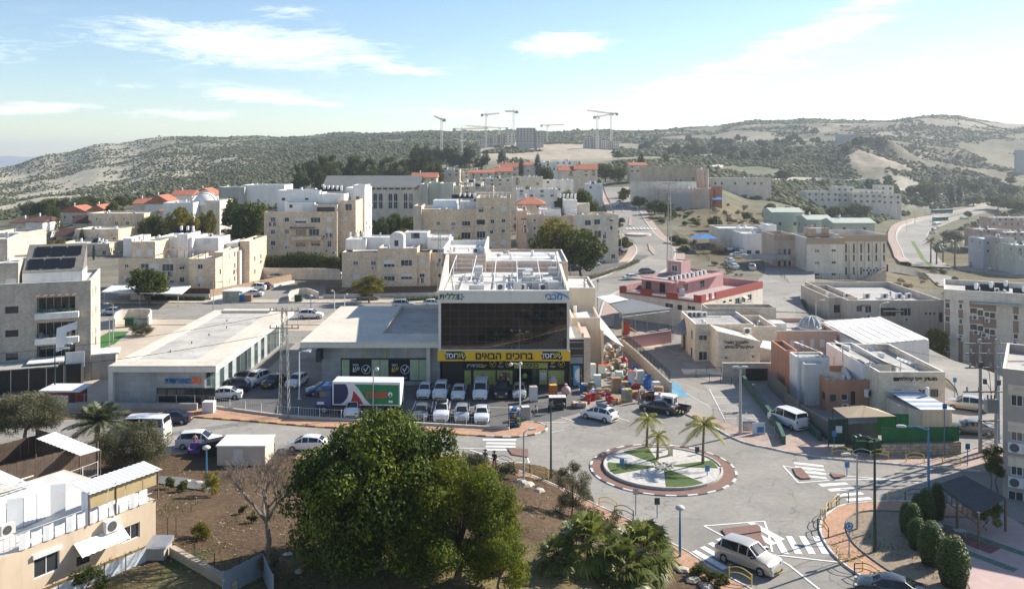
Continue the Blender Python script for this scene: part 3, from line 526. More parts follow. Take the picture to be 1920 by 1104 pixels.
def boiler(parent,x,y,z,rz=0.0,panel=True,s=1.0):
 wpl('water_tank',TANK_ME,parent,(x,y,z+.35*s),0,s);m=MB()
 for a in(0,1,2):m.tube([(x+.25*math.cos(a*2.1),y+.25*math.sin(a*2.1),z),(x+.2*math.cos(a*2.1),y+.2*math.sin(a*2.1),z+.4*s)],.025,5)
 m.build('tank_stand',METAL,parent)
 if panel:o=wpl('solar_panel',SOL_ME,parent,(x-1.1,y-.9,z),rz,s);place('panel_frame',SOLF_ME,o)
def gable(parent,C,w,d,z0,h,ang=0.0,m=None,ov=.35,axis='u',hip=0.0,name='roof',thick=.14):
 """a pitched roof over a rectangle; ridge along u or v, hipped ends when hip > 0"""
 u=Vector((math.cos(ang),math.sin(ang)));v=Vector((-u.y,u.x));c=Vector((C[0],C[1]));W=lambda a,b,z:(c.x+u.x*a+v.x*b,c.y+u.y*a+v.y*b,z);mb=MB()
 if axis=='u':e=[(-ov,-ov),(w+ov,-ov),(w+ov,d+ov),(-ov,d+ov)];r0,r1=(hip-ov*(hip==0),d/2),(w-hip+ov*(hip==0),d/2)
 else:e=[(w+ov,-ov),(w+ov,d+ov),(-ov,d+ov),(-ov,-ov)];r0,r1=(w/2,hip-ov*(hip==0)),(w/2,d-hip+ov*(hip==0))
 z1=z0+h;E=[W(*p,z0)for p in e];a,b=W(*r0,z1),W(*r1,z1)
 mb.quad(E[0],E[1],b,a);mb.quad(E[2],E[3],a,b);mb.quad(E[1],E[2],b);mb.quad(E[3],E[0],a)
 D=[(p[0],p[1],p[2]-thick)for p in E];mb.quad(*D[::-1])
 for i in range(4):mb.quad(D[i],D[(i+1)%4],E[(i+1)%4],E[i])
 return mb.build(name,m or TILE,parent)
 # ------------------------------------------------------------ trees
BARK=mat('bark',(.13,.095,.07),.95,.25,3,bump=.5);BARKP=mat('palm_bark',(.20,.145,.095),.95,.25,4,bump=.6);BARKG=mat('grey_bark',(.24,.19,.155),.95,.2,3,bump=.4)
def leaf_mesh(name,m,clumps,n,size,asp=.5,seed=0,up=.35,jit=.7,shell=.6,droop=0.0):
 """n leaf-sized faces spread over clumps (centre, radius, squash) - the crown's own volume"""
 rg=np.random.default_rng(seed);C=np.array([c[0]for c in clumps],float);Rr=np.array([c[1]for c in clumps],float);sq=np.array([c[2]if len(c)>2 else 1.0 for c in clumps])
 pr=Rr**2;k=rg.choice(len(C),n,p=pr/pr.sum());d=rg.normal(size=(n,3));d/=np.linalg.norm(d,axis=1)[:,None]
 r=Rr[k]*(shell+(1-shell)*rg.random(n))*(.85+.3*rg.random(n));off=d*r[:,None];off[:,2]*=sq[k];p=C[k]+off
 nn=d+rg.normal(size=(n,3))*jit;nn[:,2]+=up;nn/=np.linalg.norm(nn,axis=1)[:,None]
 t=np.cross(nn,rg.normal(size=(n,3)));t[:,2]-=droop;t/=np.linalg.norm(t,axis=1)[:,None]+1e-9;b=np.cross(nn,t)
 L_=size*(.6+.8*rg.random(n))[:,None];wv=L_*asp
 V=np.stack([p-t*L_*.5,p+b*wv*.5,p+t*L_*.5,p-b*wv*.5],1).reshape(-1,3)
 me=bpy.data.meshes.new(name);me.vertices.add(len(V));me.vertices.foreach_set('co',V.ravel());me.loops.add(4*n);me.loops.foreach_set('vertex_index',np.arange(4*n));me.polygons.add(n);me.polygons.foreach_set('loop_start',np.arange(0,4*n,4))
 me.update(calc_edges=True);cr=rg.random(len(C));rv=np.clip(.55*rg.random(n)+.45*cr[k],0,1);a=me.attributes.new('rnd','FLOAT','FACE');a.data.foreach_set('value',rv);me.materials.append(m);return me
def blob(rx,ry,rz,n,cr,seed,zc=0.0,hollow=.45,low=-.7):
 rg=np.random.default_rng(seed);out=[]
 while len(out)<n:
  d=rg.normal(size=3);d/=np.linalg.norm(d)
  if d[2]<low:continue
  q=(hollow+(1-hollow)*rg.random()**.5)*(.86+.26*rg.random());out.append(((d[0]*rx*q,d[1]*ry*q,zc+d[2]*rz*q),cr*(.7+.6*rg.random()),.8))
 return out
def trunk_mesh(name,h,r,clumps,m,seed=0,nl=7,lean=(0,0),twist=.25,n=7):
 rg=random.Random(seed);mb=MB();top=Vector((lean[0],lean[1],h));mid=top*.5+Vector((rg.uniform(-1,1)*twist,rg.uniform(-1,1)*twist,0))
 mb.tube([(0,0,-.3),mid*.1+Vector((0,0,.15)),mid,top],[r*1.45,r*1.1,r*.85,r*.62],n)
 for c in rg.sample(clumps,min(nl,len(clumps))):
  e=Vector(c[0]);a=top*rg.uniform(.75,1.0);q=a.lerp(e,.5)+Vector((rg.uniform(-.3,.3),rg.uniform(-.3,.3),rg.uniform(0,.5)))*max(.3,(e-a).length*.2);mb.tube([a,q,a.lerp(e,.95)],[r*.5,r*.3,r*.09],max(4,n-2))
 return mb.mesh(name,m,True)
F_FICUS=foliage('ficus_leaf',(.012,.03,.005),(.055,.09,.012),(.27,.31,.035),.4,.55,.22)
F_CAROB=foliage('yellow_green_leaf',(.045,.075,.010),(.15,.18,.016),(.36,.31,.02),.45,.6,.15)
F_OLIVE=foliage('olive_leaf',(.05,.056,.028),(.12,.12,.062),(.22,.20,.11),.25,.7,.15)
F_PINE=foliage('pine_needle',(.03,.046,.014),(.08,.098,.028),(.15,.155,.05),.25,.7,.12)
F_GREEN=foliage('broad_leaf',(.03,.05,.010),(.085,.11,.02),(.20,.19,.035),.35,.65,.15)
F_AUT=foliage('yellowing_leaf',(.08,.085,.016),(.20,.18,.022),(.33,.25,.04),.35,.65,.15)
F_DARK=foliage('dark_cypress_leaf',(.012,.024,.010),(.032,.05,.02),(.05,.07,.03),.1)
F_DRY=foliage('dry_shrub_leaf',(.10,.085,.045),(.20,.165,.09),(.28,.23,.14),.2);F_HEDGE=foliage('clipped_hedge_leaf',(.03,.06,.012),(.075,.115,.02),(.12,.16,.04),.2)
F_PALM=foliage('palm_leaf',(.05,.07,.012),(.15,.175,.03),(.32,.32,.09),.35,.45,.35);F_PALMY=foliage('young_palm_leaf',(.20,.21,.03),(.38,.36,.06),(.52,.46,.12),.45,.5,.3);F_DATE=foliage('date_palm_leaf',(.06,.08,.04),(.14,.155,.07),(.24,.23,.12),.25)
PROTO={}
def proto(kind,v):
 """a few crowns and trunks of each kind, shared between the far trees"""
 if(kind,v)in PROTO:return PROTO[kind,v]
 sd=v*17+len(kind)*101
 if kind=='round':cl=blob(2.7,2.7,2.5,44,1.0,sd,3.9,.4,-.85);r=(leaf_mesh('crown',F_GREEN,cl,5200,.40,.65,sd),trunk_mesh('trunk',2.4,.2,cl,BARK,sd))
 elif kind=='autumn':cl=blob(2.7,2.7,2.5,42,.95,sd,3.9,.4,-.85);r=(leaf_mesh('crown',F_AUT,cl,5000,.36,.6,sd),trunk_mesh('trunk',2.4,.18,cl,BARK,sd))
 elif kind=='pine':cl=[(c,q*(1 if c[2]<6.5 else.8),.6)for c,q,_ in blob(3.2,3.2,3.4,50,1.15,sd,5.6,.35,-.8)];r=(leaf_mesh('crown',F_PINE,cl,5600,.46,.45,sd,.5),trunk_mesh('trunk',5.4,.24,cl,BARK,sd,9))
 elif kind=='conifer':
  cl=[((math.cos(a*2.4)*q*.8,math.sin(a*2.4)*q*.8,1.2+a*.2),.35+q*.42,.8)for a in range(34)for q in[2.0*(1-a/36)**.8]];r=(leaf_mesh('crown',F_PINE,cl,2600,.34,.4,sd),trunk_mesh('trunk',6.5,.2,cl,BARK,sd,4))
 elif kind=='cypress':cl=[((random.uniform(-.12,.12),random.uniform(-.12,.12),.7+a*.42),.75*math.sin(math.pi*(.12+.86*a/17))**.6+.1,1.1)for a in range(18)];r=(leaf_mesh('crown',F_DARK,cl,2600,.3,.4,sd,.6),trunk_mesh('trunk',3,.15,cl,BARK,sd,0))
 elif kind=='olive':cl=blob(2.3,2.3,1.9,36,.85,sd,2.9);r=(leaf_mesh('crown',F_OLIVE,cl,5000,.30,.4,sd),trunk_mesh('trunk',2.1,.2,cl,BARKG,sd,7,(.2,.1),.3))
 elif kind=='bush':cl=blob(1.2,1.2,.85,18,.55,sd,.75,.3,-.3);r=(leaf_mesh('crown',F_GREEN,cl,1900,.24,.5,sd),trunk_mesh('stem',.5,.07,cl,BARK,sd,5))
 elif kind=='drybush':cl=blob(1.2,1.2,.9,14,.5,sd,.75,.3,-.3);r=(leaf_mesh('crown',F_DRY,cl,1700,.22,.35,sd),trunk_mesh('stem',.5,.06,cl,BARKG,sd,6))
 PROTO[kind,v]=r;return r
NAMEOF={'round':'broadleaf_tree','autumn':'yellowing_tree','pine':'pine_tree','conifer':'conifer_tree','cypress':'cypress_tree','olive':'olive_tree','bush':'shrub','drybush':'dry_shrub'}
def tree(kind,loc,s,label,group=None,v=None,sz=None,cat=None,rz=None):
 v=random.randrange(3)if v is None else v;cm,tm=proto(kind,v);o=thing(NAMEOF[kind],label,cat or('shrub' if 'bush' in kind else 'tree'),loc,random.uniform(0,6.28)if rz is None else rz,group);o.scale=(s,s,sz or s)
 place('crown',cm,o);place('trunk' if 'bush' not in kind else 'stem',tm,o);return o
 # ------------------------------------------------------------ vehicles
TYRE=mat('tyre',(.018,.018,.018),.85,.1,5);RIM=mat('alloy_rim',(.40,.41,.42),.35,.05,5,metal=.7);CGLASS=glass('car_glass',(.012,.015,.018),.05,.7);LAMPW=glass('headlight',(.55,.57,.58),.1);LAMPR=glass('tail_light',(.30,.02,.015),.15);PLATE=mat('yellow_plate',(.75,.52,.04),.6,.02,5);TRIM=mat('black_trim',(.025,.025,.027),.6,.1,5)
PAINTS={}
def paint(c):
 P={'white':(.76,.765,.77),'silver':(.48,.49,.50),'grey':(.16,.17,.18),'black':(.014,.015,.018),'navy':(.015,.022,.055),'blue':(.03,.07,.17),'red':(.24,.02,.02),'beige':(.50,.46,.40),'champagne':(.55,.51,.45),'lightblue':(.35,.45,.55)}
 if c not in PAINTS:PAINTS[c]=mat('car_paint_'+c,P[c],.28,.02,3,metal=.35 if c in('silver','grey','champagne')else 0,spec=.5,coat=.6)
 return PAINTS[c]
SHAPES={'sedan':[(-2.27,.62,.64,.70,.55),(-2.18,.92,.96,.82,.64),(-1.62,.96,1.03,.87,.66),(-.95,.96,1.39,.885,.57),(-.15,.94,1.45,.89,.60),(.42,.93,1.41,.89,.58),(1.18,.92,1.00,.88,.70),(1.80,.82,.88,.86,.64),(2.16,.66,.69,.80,.56),(2.27,.48,.50,.70,.50)],'hatch':[(-2.02,.60,.62,.70,.55),(-1.98,.92,.98,.82,.62),(-1.80,.98,1.10,.85,.60),(-1.35,.98,1.42,.87,.57),(-.35,.95,1.51,.88,.60),(.30,.93,1.47,.88,.58),(1.12,.92,1.03,.87,.68),(1.68,.82,.88,.85,.62),(1.98,.66,.69,.79,.55),(2.08,.46,.48,.70,.50)],'suv':[(-2.28,.62,.64,.76,.60),(-2.24,1.00,1.06,.88,.68),(-2.12,1.06,1.18,.91,.66),(-1.75,1.06,1.62,.92,.62),(-.35,1.04,1.72,.93,.66),(.35,1.02,1.66,.93,.63),(1.08,1.02,1.14,.92,.74),(1.80,.98,1.04,.91,.70),(2.14,.80,.83,.86,.62),(2.27,.52,.54,.76,.56)],'van':[(-2.40,.60,.62,.82,.66),(-2.38,1.12,1.20,.93,.76),(-2.34,1.18,1.40,.94,.76),(-2.22,1.18,1.92,.945,.74),(-.3,1.14,1.98,.95,.78),(.95,1.10,1.92,.95,.74),(1.68,1.06,1.20,.93,.76),(2.12,.98,1.04,.91,.70),(2.36,.80,.83,.86,.62),(2.44,.52,.54,.78,.58)]}
def car_meshes(kind):
 st=SHAPES[kind];bm=bmesh.new();rows=[]
 for x,zs,zt,hw,ht in st:
  hf=[(hw*.90,.20),(hw,.36),(hw*.995,max(.40,zs-.14)),(hw*.955,zs),(ht,zt-.035),(ht*.5,zt)]
  rows.append([bm.verts.new((x,y,z))for y,z in hf]+[bm.verts.new((x,-y,z))for y,z in hf[::-1]])
 n=12;gl=[];ws=[]
 roof=[zt-zs>.3 for _,zs,zt,_,_ in st]
 for i in range(len(rows)-1):
  for j in range(n-1):
   f=bm.faces.new((rows[i][j],rows[i+1][j],rows[i+1][j+1],rows[i][j+1]))
   if roof[i]and roof[i+1]and j in(3,7):gl.append(f)
   if roof[i]!=roof[i+1]:
    if j in(4,5,6):ws.append((roof[i],f))
    elif j in(3,7):gl.append(f)
  bm.faces.new((rows[i][0],rows[i][n-1],rows[i+1][n-1],rows[i+1][0]))
 bm.faces.new(rows[0][::-1]if False else rows[0]);bm.faces.new(rows[-1][::-1]);bmesh.ops.recalc_face_normals(bm,faces=bm.faces[:])
 G_=set()
 bmesh.ops.inset_individual(bm,faces=gl,thickness=.045,use_even_offset=True);G_.update(gl)
 for k in(True,False):
  fs=[f for r,f in ws if r==k];bmesh.ops.inset_region(bm,faces=fs,thickness=.05,use_even_offset=True);G_.update(fs)
 def grab(faces,nm):
  vm={};v=[];fo=[]
  for f in faces:
   q=[]
   for a in f.verts:
    if a not in vm:vm[a]=len(v);v.append(tuple(a.co))
    q.append(vm[a])
   fo.append(tuple(q))
  me=bpy.data.meshes.new(nm);me.from_pydata(v,[],fo);return me
 G_={f for f in G_ if f.is_valid}
 b=grab([f for f in bm.faces if f not in G_],'body');g=grab(list(G_),'window_glass');bm.free()
 for q in b.polygons:q.use_smooth=True
 b.set_sharp_from_angle(angle=R(38));b.materials.append(paint('white'));g.materials.append(CGLASS)
 L0,L1=st[0][0],st[-1][0];zs,hw=st[1][1],st[1][3];lz=st[-2][1]
 lo=MB().box(L0-.02,L0+.12,-.62,.62,.30,.44).box(L1-.14,L1+.02,-.55,.55,.26,.40).box(L0+.9,L1-.9,-st[4][3]-.008,-st[4][3]+.04,.2,.31).box(L0+.9,L1-.9,st[4][3]-.04,st[4][3]+.008,.2,.31).mesh('lower_trim',TRIM)
 hl=MB().quad((L1-.20,-.10,-.12),(L1-.005,-.02,-.10),(L1-.02,-.06,.05),(L1-.22,-.12,.08));hl=MB().box(L1-.30,L1-.06,-.16,.14,-.06,.07).mesh('headlight',LAMPW);tl=MB().box(L0+.01,L0+.16,-.09,.12,-.14,.10).mesh('tail_light',LAMPR)
 pl=MB().box(L0-.035,L0-.02,-.26,.26,.50,.61).box(L1+.018,L1+.03,-.26,.26,.36,.47).mesh('number_plate',PLATE)
 mi=MB().box(-.09,.09,-.09,.09,-.06,.07).mesh('mirror',TRIM)
 return dict(b=b,g=g,lo=lo,hl=hl,tl=tl,pl=pl,mi=mi,wx=(L0+.82,L1-.86),hw=st[4][3],lz=lz,tz=zs,hw1=hw,ht=st[-2][3],xm=st[6][0]-.25,zm=st[6][2])
_w=MB().lathe([(.20,-.10),(.30,-.105),(.325,-.07),(.325,.07),(.30,.105),(.20,.10)],18);WHEEL_ME=_w.mesh('wheel',TYRE,True)
_w=MB().lathe([(.001,.085),(.06,.09),(.07,.075),(.19,.08),(.205,.10),(.205,-.10),(.001,-.10)],14);
RIM_ME=_w.mesh('rim',RIM,True);CARM={}
def car(kind,col,loc,rz,label,group=None,cat='car',full=True,s=1.0,nm=None):
 """loc on the ground under the middle; rz = heading of the nose"""
 if kind not in CARM:CARM[kind]=car_meshes(kind)
 D=CARM[kind];o=thing(nm or('delivery_van' if kind=='van' else 'parked_car'),label,cat,loc,rz,group);o.scale=(s,s,s)
 b=place('body',D['b'],o);b.material_slots[0].link='OBJECT';b.material_slots[0].material=paint(col);place('window_glass',D['g'],o)
 for x in D['wx']:
  for sd in(-1,1):
   wv=place('wheel',WHEEL_ME,o,(x,sd*(D['hw']-.085),.325));wv.rotation_euler=(R(-90)*sd,0,0)
   if full:place('rim',RIM_ME,wv)
 if full:
  place('lower_trim',D['lo'],o);place('number_plate',D['pl'],o)
  for sd in(-1,1):place('headlight',D['hl'],o,(0,sd*(D['ht']-.22),D['lz']-.02));place('tail_light',D['tl'],o,(0,sd*(D['hw1']-.16),D['tz']-.08));place('mirror',D['mi'],o,(D['xm'],sd*(D['hw']+.06),D['zm']-.02))
 return o
def carp(kind,col,x,y,deg,label,group=None,full=True,terrain=False,**k):
 p=GT(x,y,100)if terrain else(*G(x,y),.0)
 return car(kind,col,(p[0],p[1],p[2]+(.3 if terrain and p[1]>236 else.02)),R(deg),label,group,full=full,**k)
 # ------------------------------------------------------------ street furniture
BLUEM=mat('blue_paint',(.06,.22,.42),.5,.08,3);GREENM=mat('dark_green_paint',(.02,.055,.045),.5,.08,3);YELM=mat('yellow_paint',(.72,.50,.06),.5,.08,3);LAMPG=mat('lamp_head',(.55,.55,.53),.5,.05,2);LENS=glass('lamp_lens',(.6,.6,.58),.2)
def lamp(x,y,h,label,m=METAL,arms=((1.2,0),),z=0.0,r=.075,head='flat',name='street_lamp',base=True):
 o=thing(name,label,'street lamp',(x,y,z));MB().tube([(0,0,-.2),(0,0,1.2),(0,0,h)],[r*1.35,r*1.3,r*.75],8).build('pole',m,o,False)
 if base:MB().box(-.2,.2,-.2,.2,-.1,.05).build('base_plate',m,o,False)
 for ln,a in arms:
  c,s=math.cos(R(a)),math.sin(R(a));MB().tube([(0,0,h-.15),(c*ln*.5,s*ln*.5,h+.12),(c*ln,s*ln,h+.1)],r*.55,6).build('arm',m,o,False)
  if head=='flat':hd=MB().box(-.1,.62,-.15,.15,.02,.14).box(0,.52,-.11,.11,.14,.19).mesh('lamp_head',LAMPG)
  else:hd=MB().lathe([(.001,-.22),(.17,-.16),(.24,0),(.2,.12),(.07,.2),(.001,.21)],14).mesh('lamp_head',LAMPG if head=='ball' else GREENM,True)
  place('lamp_head',hd,o,(c*ln,s*ln,h+.02),R(a))
 if not arms:place('lamp_head',MB().lathe([(.001,.0),(.1,.02),(.33,.16),(.36,.24),(.30,.34),(.12,.42),(.001,.44)],16).mesh('lamp_head',LAMPG,True),o,(0,0,h-.02))
 return o
def fence(name,label,line,h,m,z=0.0,bay=2.5,bars=.14,post=.03,cat='fence',rail=True,zf=None,top=None):
 """posts, rails and one panel of bars for each bay"""
 l=[Vector(p)for p in line];zf=zf or(lambda x,y:z);o=thing(name,label,cat,(l[0].x,l[0].y,zf(*l[0])))
 pts=[]
 for a,b in zip(l[:-1],l[1:]):
  n=max(1,round((b-a).length/bay));pts+=[a.lerp(b,t/n)for t in range(n)]
 pts.append(l[-1])
 for p in pts:q=zf(p.x,p.y);MB().box(p.x-post,p.x+post,p.y-post,p.y+post,q-.1,q+h+.03).build('post',m,o)
 for a,b in zip(pts[:-1],pts[1:]):
  za,zb=zf(*a),zf(*b);mb=MB();d=b-a;L_=d.length
  for t in((.08,.97)if rail else()):mb.tube([(a.x,a.y,za+h*t),(b.x,b.y,zb+h*t)],.018,4)
  if bars:
   for k in range(1,max(2,int(L_/bars))):q=k*bars/L_;mb.tube([(a.x+d.x*q,a.y+d.y*q,za+(zb-za)*q+h*.08),(a.x+d.x*q,a.y+d.y*q,za+(zb-za)*q+h*.97)],.009,3,False)
  mb.build('panel',m,o)
 return o
def sheet_fence(name,label,line,h,m,z=0.0,bay=2.0,cat='fence',board=.14,gap=.012,zf=None,pm=None):
 """upright boards or ribs, each bay one board after another"""
 l=[Vector(p)for p in line];zf=zf or(lambda x,y:z);o=thing(name,label,cat,(l[0].x,l[0].y,zf(*l[0])));cache={}
 for a,b in zip(l[:-1],l[1:]):
  d=b-a;n=max(1,int(d.length/board));ang=math.atan2(d.y,d.x);w_=d.length/n
  for k in range(n):
   p=a+d*((k+.5)/n);key=(round(w_,3),k%3)
   if key not in cache:cache[key]=MB().box(-w_/2+gap/2,w_/2-gap/2,-.012+.004*(k%3),.012+.004*(k%3),0,h-.02*(k%3)).mesh('board',m)
   wpl('board',cache[key],o,(p.x,p.y,zf(*p)),ang)
  for t in(0,1):p=a if t==0 else b;MB().box(p.x-.05,p.x+.05,p.y-.05,p.y+.05,zf(*p)-.1,zf(*p)+h+.06).build('post',pm or m,o)
 return o
def wall_run(name,label,line,h,t,m,z=0.0,zf=None,capm=None,cat='wall'):
 zf=zf or(lambda x,y:z);l=smooth_line(line,1.5)if len(line)>2 else[tuple(line[0]),tuple(line[1])];o=thing(name,label,cat,(l[0][0],l[0][1],zf(*l[0])));a=offset(l,t/2);b=offset(l,-t/2)
 mb=MB();cp=MB();a2,b2=offset(l,t/2+.03),offset(l,-t/2-.03)
 for i in range(len(l)-1):
  q=[b[i],b[i+1],a[i+1],a[i]];mb.prism(q,lambda x,y:zf(x,y)-.4,lambda x,y:zf(x,y)+h);q=[b2[i],b2[i+1],a2[i+1],a2[i]];cp.prism(q,lambda x,y:zf(x,y)+h,lambda x,y:zf(x,y)+h+.06)
 mb.build('wall_face',m,o);cp.build('coping',capm or m,o);return o
def bow(p,ang,m1,m2,label,w=1.7,h=.95):
 o=thing('bow_barrier',label,'barrier',(p[0],p[1],.1),ang,'bow barriers along the kerbs');A=[(-w/2,0,-.1),(-w/2,0,h*.72)]
 ar=[(-w/2+w*t/8,0,h*.72+.26*math.sin(math.pi*t/8))for t in range(9)];lo=[(-w/2+w*t/8,0,h*.36+.2*math.sin(math.pi*t/8))for t in range(9)]
 for x in(-w/2,w/2):MB().tube([(x,0,-.1),(x,0,h*.78)],.045,6).build('post',m1,o,False)
 MB().tube(ar,.03,6).build('top_bow',m2,o,False);MB().tube(lo,.03,6).build('lower_bow',m2,o,False);return o
 # ------------------------------------------------------------ supermarket and clinic block
FASC=mat('white_fascia',(.71,.66,.58),.6,.05,.4,stain=.08);YELB=mat('yellow_sign',(.80,.47,.02),.55,.03,1);BLACKP=mat('black_poster',(.012,.014,.02),.5,.05,1);LIMEY=mat('lime_poster',(.50,.53,.16),.5,.12,.8)
POSTG=mat('sketch_poster',(.45,.52,.32),.5,.2,1.5);TILEG=stone('grey_panel',(.40,.40,.385),1.3,.62,.08,.75);TXTW=mat('letter_white',(.80,.80,.78),.5,0);TXTK=mat('letter_black',(.012,.012,.014),.5,0);TXTY=mat('letter_yellow',(.75,.62,.08),.5,0)
TXTB=mat('letter_blue',(.03,.20,.46),.5,0);TXTG=mat('letter_green',(.02,.11,.07),.5,0);TXTR=mat('letter_red',(.62,.05,.04),.5,0);TXTO=mat('letter_orange',(.70,.17,.07),.5,0);DGLASS=glass('dark_curtain_glass',(.006,.007,.009),.015,.75);DGLASS.node_tree.nodes['Principled BSDF'].inputs['IOR'].default_value=1.5
S=building('supermarket','supermarket and clinic block with dark glass front above a yellow sign',(-9,112));YF=112.0
bx0,bx1=-9.37,7.32;zt,zg1,zg0,zy=12.7,11.13,5.22,3.78
MB().box(bx0,bx1,YF,YF+.5,zg1,zt).box(bx0,bx0+.33,YF,YF+.5,zg0,zg1).box(bx1-.33,bx1,YF,YF+.5,zg0,zg1).box(bx0,bx1,YF,YF+.5,zg0-.16,zg0).build('fascia',FASC,S)
ro=[(bx0,112.5),(bx1,112.5),(bx1+.9,158),(bx0-.9,158)]
MB().box(bx0,bx1,112.5,137,4.6,11.5).build('wall',FASC,S);MB().box(bx0+.3,bx1-.3,112.55,137,11.5,11.75).build('roof',ROOFW,S)
MB().prism([(bx0,112.5),(bx0+.28,112.5),(bx0-.4,137),(bx0-.9,137)],11.5,lambda x,y:12.7+1.8*sm(120,136,y)).build('parapet',LIMEW,S);MB().prism([(bx1-.28,112.5),(bx1,112.5),(bx1+.9,158),(bx1+.5,158)],11.5,12.7).build('parapet',LIMEW,S)
cols,hs=14,[1.0,.98,1.0,1.0,.98,.94];cw=(bx1-bx0-.66)/cols;mg=MB();zz=zg1;PANES={}
for r_,hh in enumerate(hs):
 hh*=(zg1-zg0)/sum(hs)
 for c in range(cols):
  if r_ not in PANES:PANES[r_]=MB().box(.02,cw-.02,0,.03,.02,hh-.02).mesh('pane',DGLASS)
  wpl('pane',PANES[r_],S,(bx0+.33+c*cw,YF+.22,zz-hh))
 zz-=hh
 if r_<5:mg.box(bx0+.33,bx1-.33,YF+.19,YF+.25,zz-.02,zz+.02)
for c in range(1,cols):mg.box(bx0+.33+c*cw-.02,bx0+.33+c*cw+.02,YF+.185,YF+.25,zg0,zg1)
mg.build('mullions',mat('mullion',(.05,.085,.10),.4,0),S)
MB().box(bx0-.1,bx1+.1,YF-.12,YF+.3,zy,zg0-.17).build('yellow_sign',YELB,S)
letters('sign_letters','כללית'[::-1],1.05,TXTG,S,(bx0+1.35,YF-.02,11.92),0,.05,.012,shear=.15);letters('sign_letters','מכבי'[::-1],1.15,TXTB,S,(bx1-2.0,YF-.02,11.92),0,.05,.02)
sw=MB()
for t in range(12):
 a,b=t/12,(t+1)/12;f=lambda q,o:(bx1-2.35+2.3*math.sin(q*1.5),YF-.06,12.55-.95*(1-math.cos(q*1.5))-o*math.sin(q*2.6));sw.quad(f(a,.26),f(b,.26),f(b,0),f(a,0))
sw.build('sign_swoosh',mat('swoosh_blue',(.06,.30,.58),.5,0),S);star=MB();cx,cz=bx0+2.78,11.92
for k in range(6):a=math.pi/3*k;P_=lambda r_,t:(cx+r_*math.cos(t)*1.15,YF-.05,cz+r_*math.sin(t));star.k=1 if k in(1,2,0)else 0;star.quad(P_(.30,a-.42),P_(.50,a),P_(.30,a+.42),P_(.17,a))
star.build('sign_star',[TXTG,TXTB],S)
letters('sign_letters','ברוכים'[::-1],1.25,TXTK,S,(.95,YF-.16,4.42),0,.03,.03);letters('sign_letters','הבאים'[::-1],1.25,TXTK,S,(-3.0,YF-.16,4.42),0,.03,.03)
def check(parent,x,y,z,s,m,ring_=True):
 mb=MB().quad((x-.42*s,y,z+.05*s),(x-.1*s,y,z-.45*s),(x-.08*s,y,z-.15*s),(x-.32*s,y,z+.22*s));mb.quad((x-.1*s,y,z-.45*s),(x+.5*s,y,z+.55*s),(x+.3*s,y,z+.5*s),(x-.08*s,y,z-.15*s))
 if ring_:
  for k in range(20):a,b=[2*math.pi*q/20 for q in(k,k+1)];mb.quad(*[(x+r_*s*math.cos(t),y,z+r_*s*math.sin(t))for r_,t in((.62,a),(.7,a),(.7,b),(.62,b))])
 return mb.build('check_mark',m,parent)
for x in(-7.15,5.1):
 q=[(-1.25,-.5),(-1.35,.1),(-1.2,.5),(.6,.5),(1.1,.38),(1.3,-.2),(1.15,-.62),(.7,-.5)]
 MB().quad(*[(x+a,YF-.15,4.5+b)for a,b in q]).build('logo_plate',BLACKP,S)
 letters('sign_letters','חסד'[::-1],.95,TXTW,S,(x-.55,YF-.17,4.47),0,.01,.015);letters('sign_letters','יש'[::-1],.9,TXTY,S,(x+.5,YF-.17,4.52),0,.01,.015,shear=.2);check(S,x+1.0,YF-.18,4.32,.5,TXTW,False)
yf=115.0;MB().box(bx0+.2,bx1,yf,yf+3,0,4.6).build('shop_wall',FRAMED,S);px2=lambda x:(x-960)*yf/F_PX;pz=lambda y:CAMH-(y-HOR)*yf/F_PX
def poster(x0,y0,x1,y1,m,name='poster',par=None,d=.03):return MB().box(px2(x0),px2(x1),yf-d,yf-.002,pz(y1),pz(y0)).build(name,m,par or S)
for x0,x1 in((871,883),(888,929),(932,961),(1028,1058)):poster(x0,694,x1,722,LIMEY)
poster(964,680,1027,690,LIMEY);poster(868,676,962,690.5,BLACKP);poster(1028,676,1062,690.5,BLACKP);poster(998,692,1006,721,PANEG,'door_leaf');poster(970,692,997,722,mat('entrance_dark',(.004,.004,.005),.9,0),'entrance');poster(1011,693,1026,722,LIMEY);poster(1013,698,1024,712,FRAMEW,'notice',d=.05)
letters('sign_letters','כניסה'[::-1],.82,TXTK,S,(px2(995),yf-.06,pz(685)),0,.01,.02);letters('sign_letters','במהדרין'[::-1],.62,TXTW,S,(px2(890),yf-.06,pz(685)),0,.01,.012,shear=.2);letters('sign_letters','יש'[::-1],.6,TXTY,S,(px2(908),yf-.06,pz(686)),0,.01,.01,shear=.2)
for x in(924,954,1053):check(S,px2(x),yf-.05,pz(682),.62,TXTY)
for x in(939,1036):letters('sign_letters','יש'[::-1],.55,TXTY,S,(px2(x),yf-.06,pz(680)),0,.01,.01,shear=.2);letters('sign_letters','חסד'[::-1],.38,TXTW,S,(px2(x),yf-.06,pz(687)),0,.01,.005)
MB().tube([(px2(905),yf-.05,pz(706)),(px2(905),yf-.08,pz(706))],.28,14).build('disabled_badge',TXTB,S)
MB().box(-24.75,bx0-.02,114.6,139,0,5.2).build('wall',TILEG,S);MB().box(-27.2,bx0-.02,113,139.8,5.2,5.7).build('roof_slab',FASC,S)
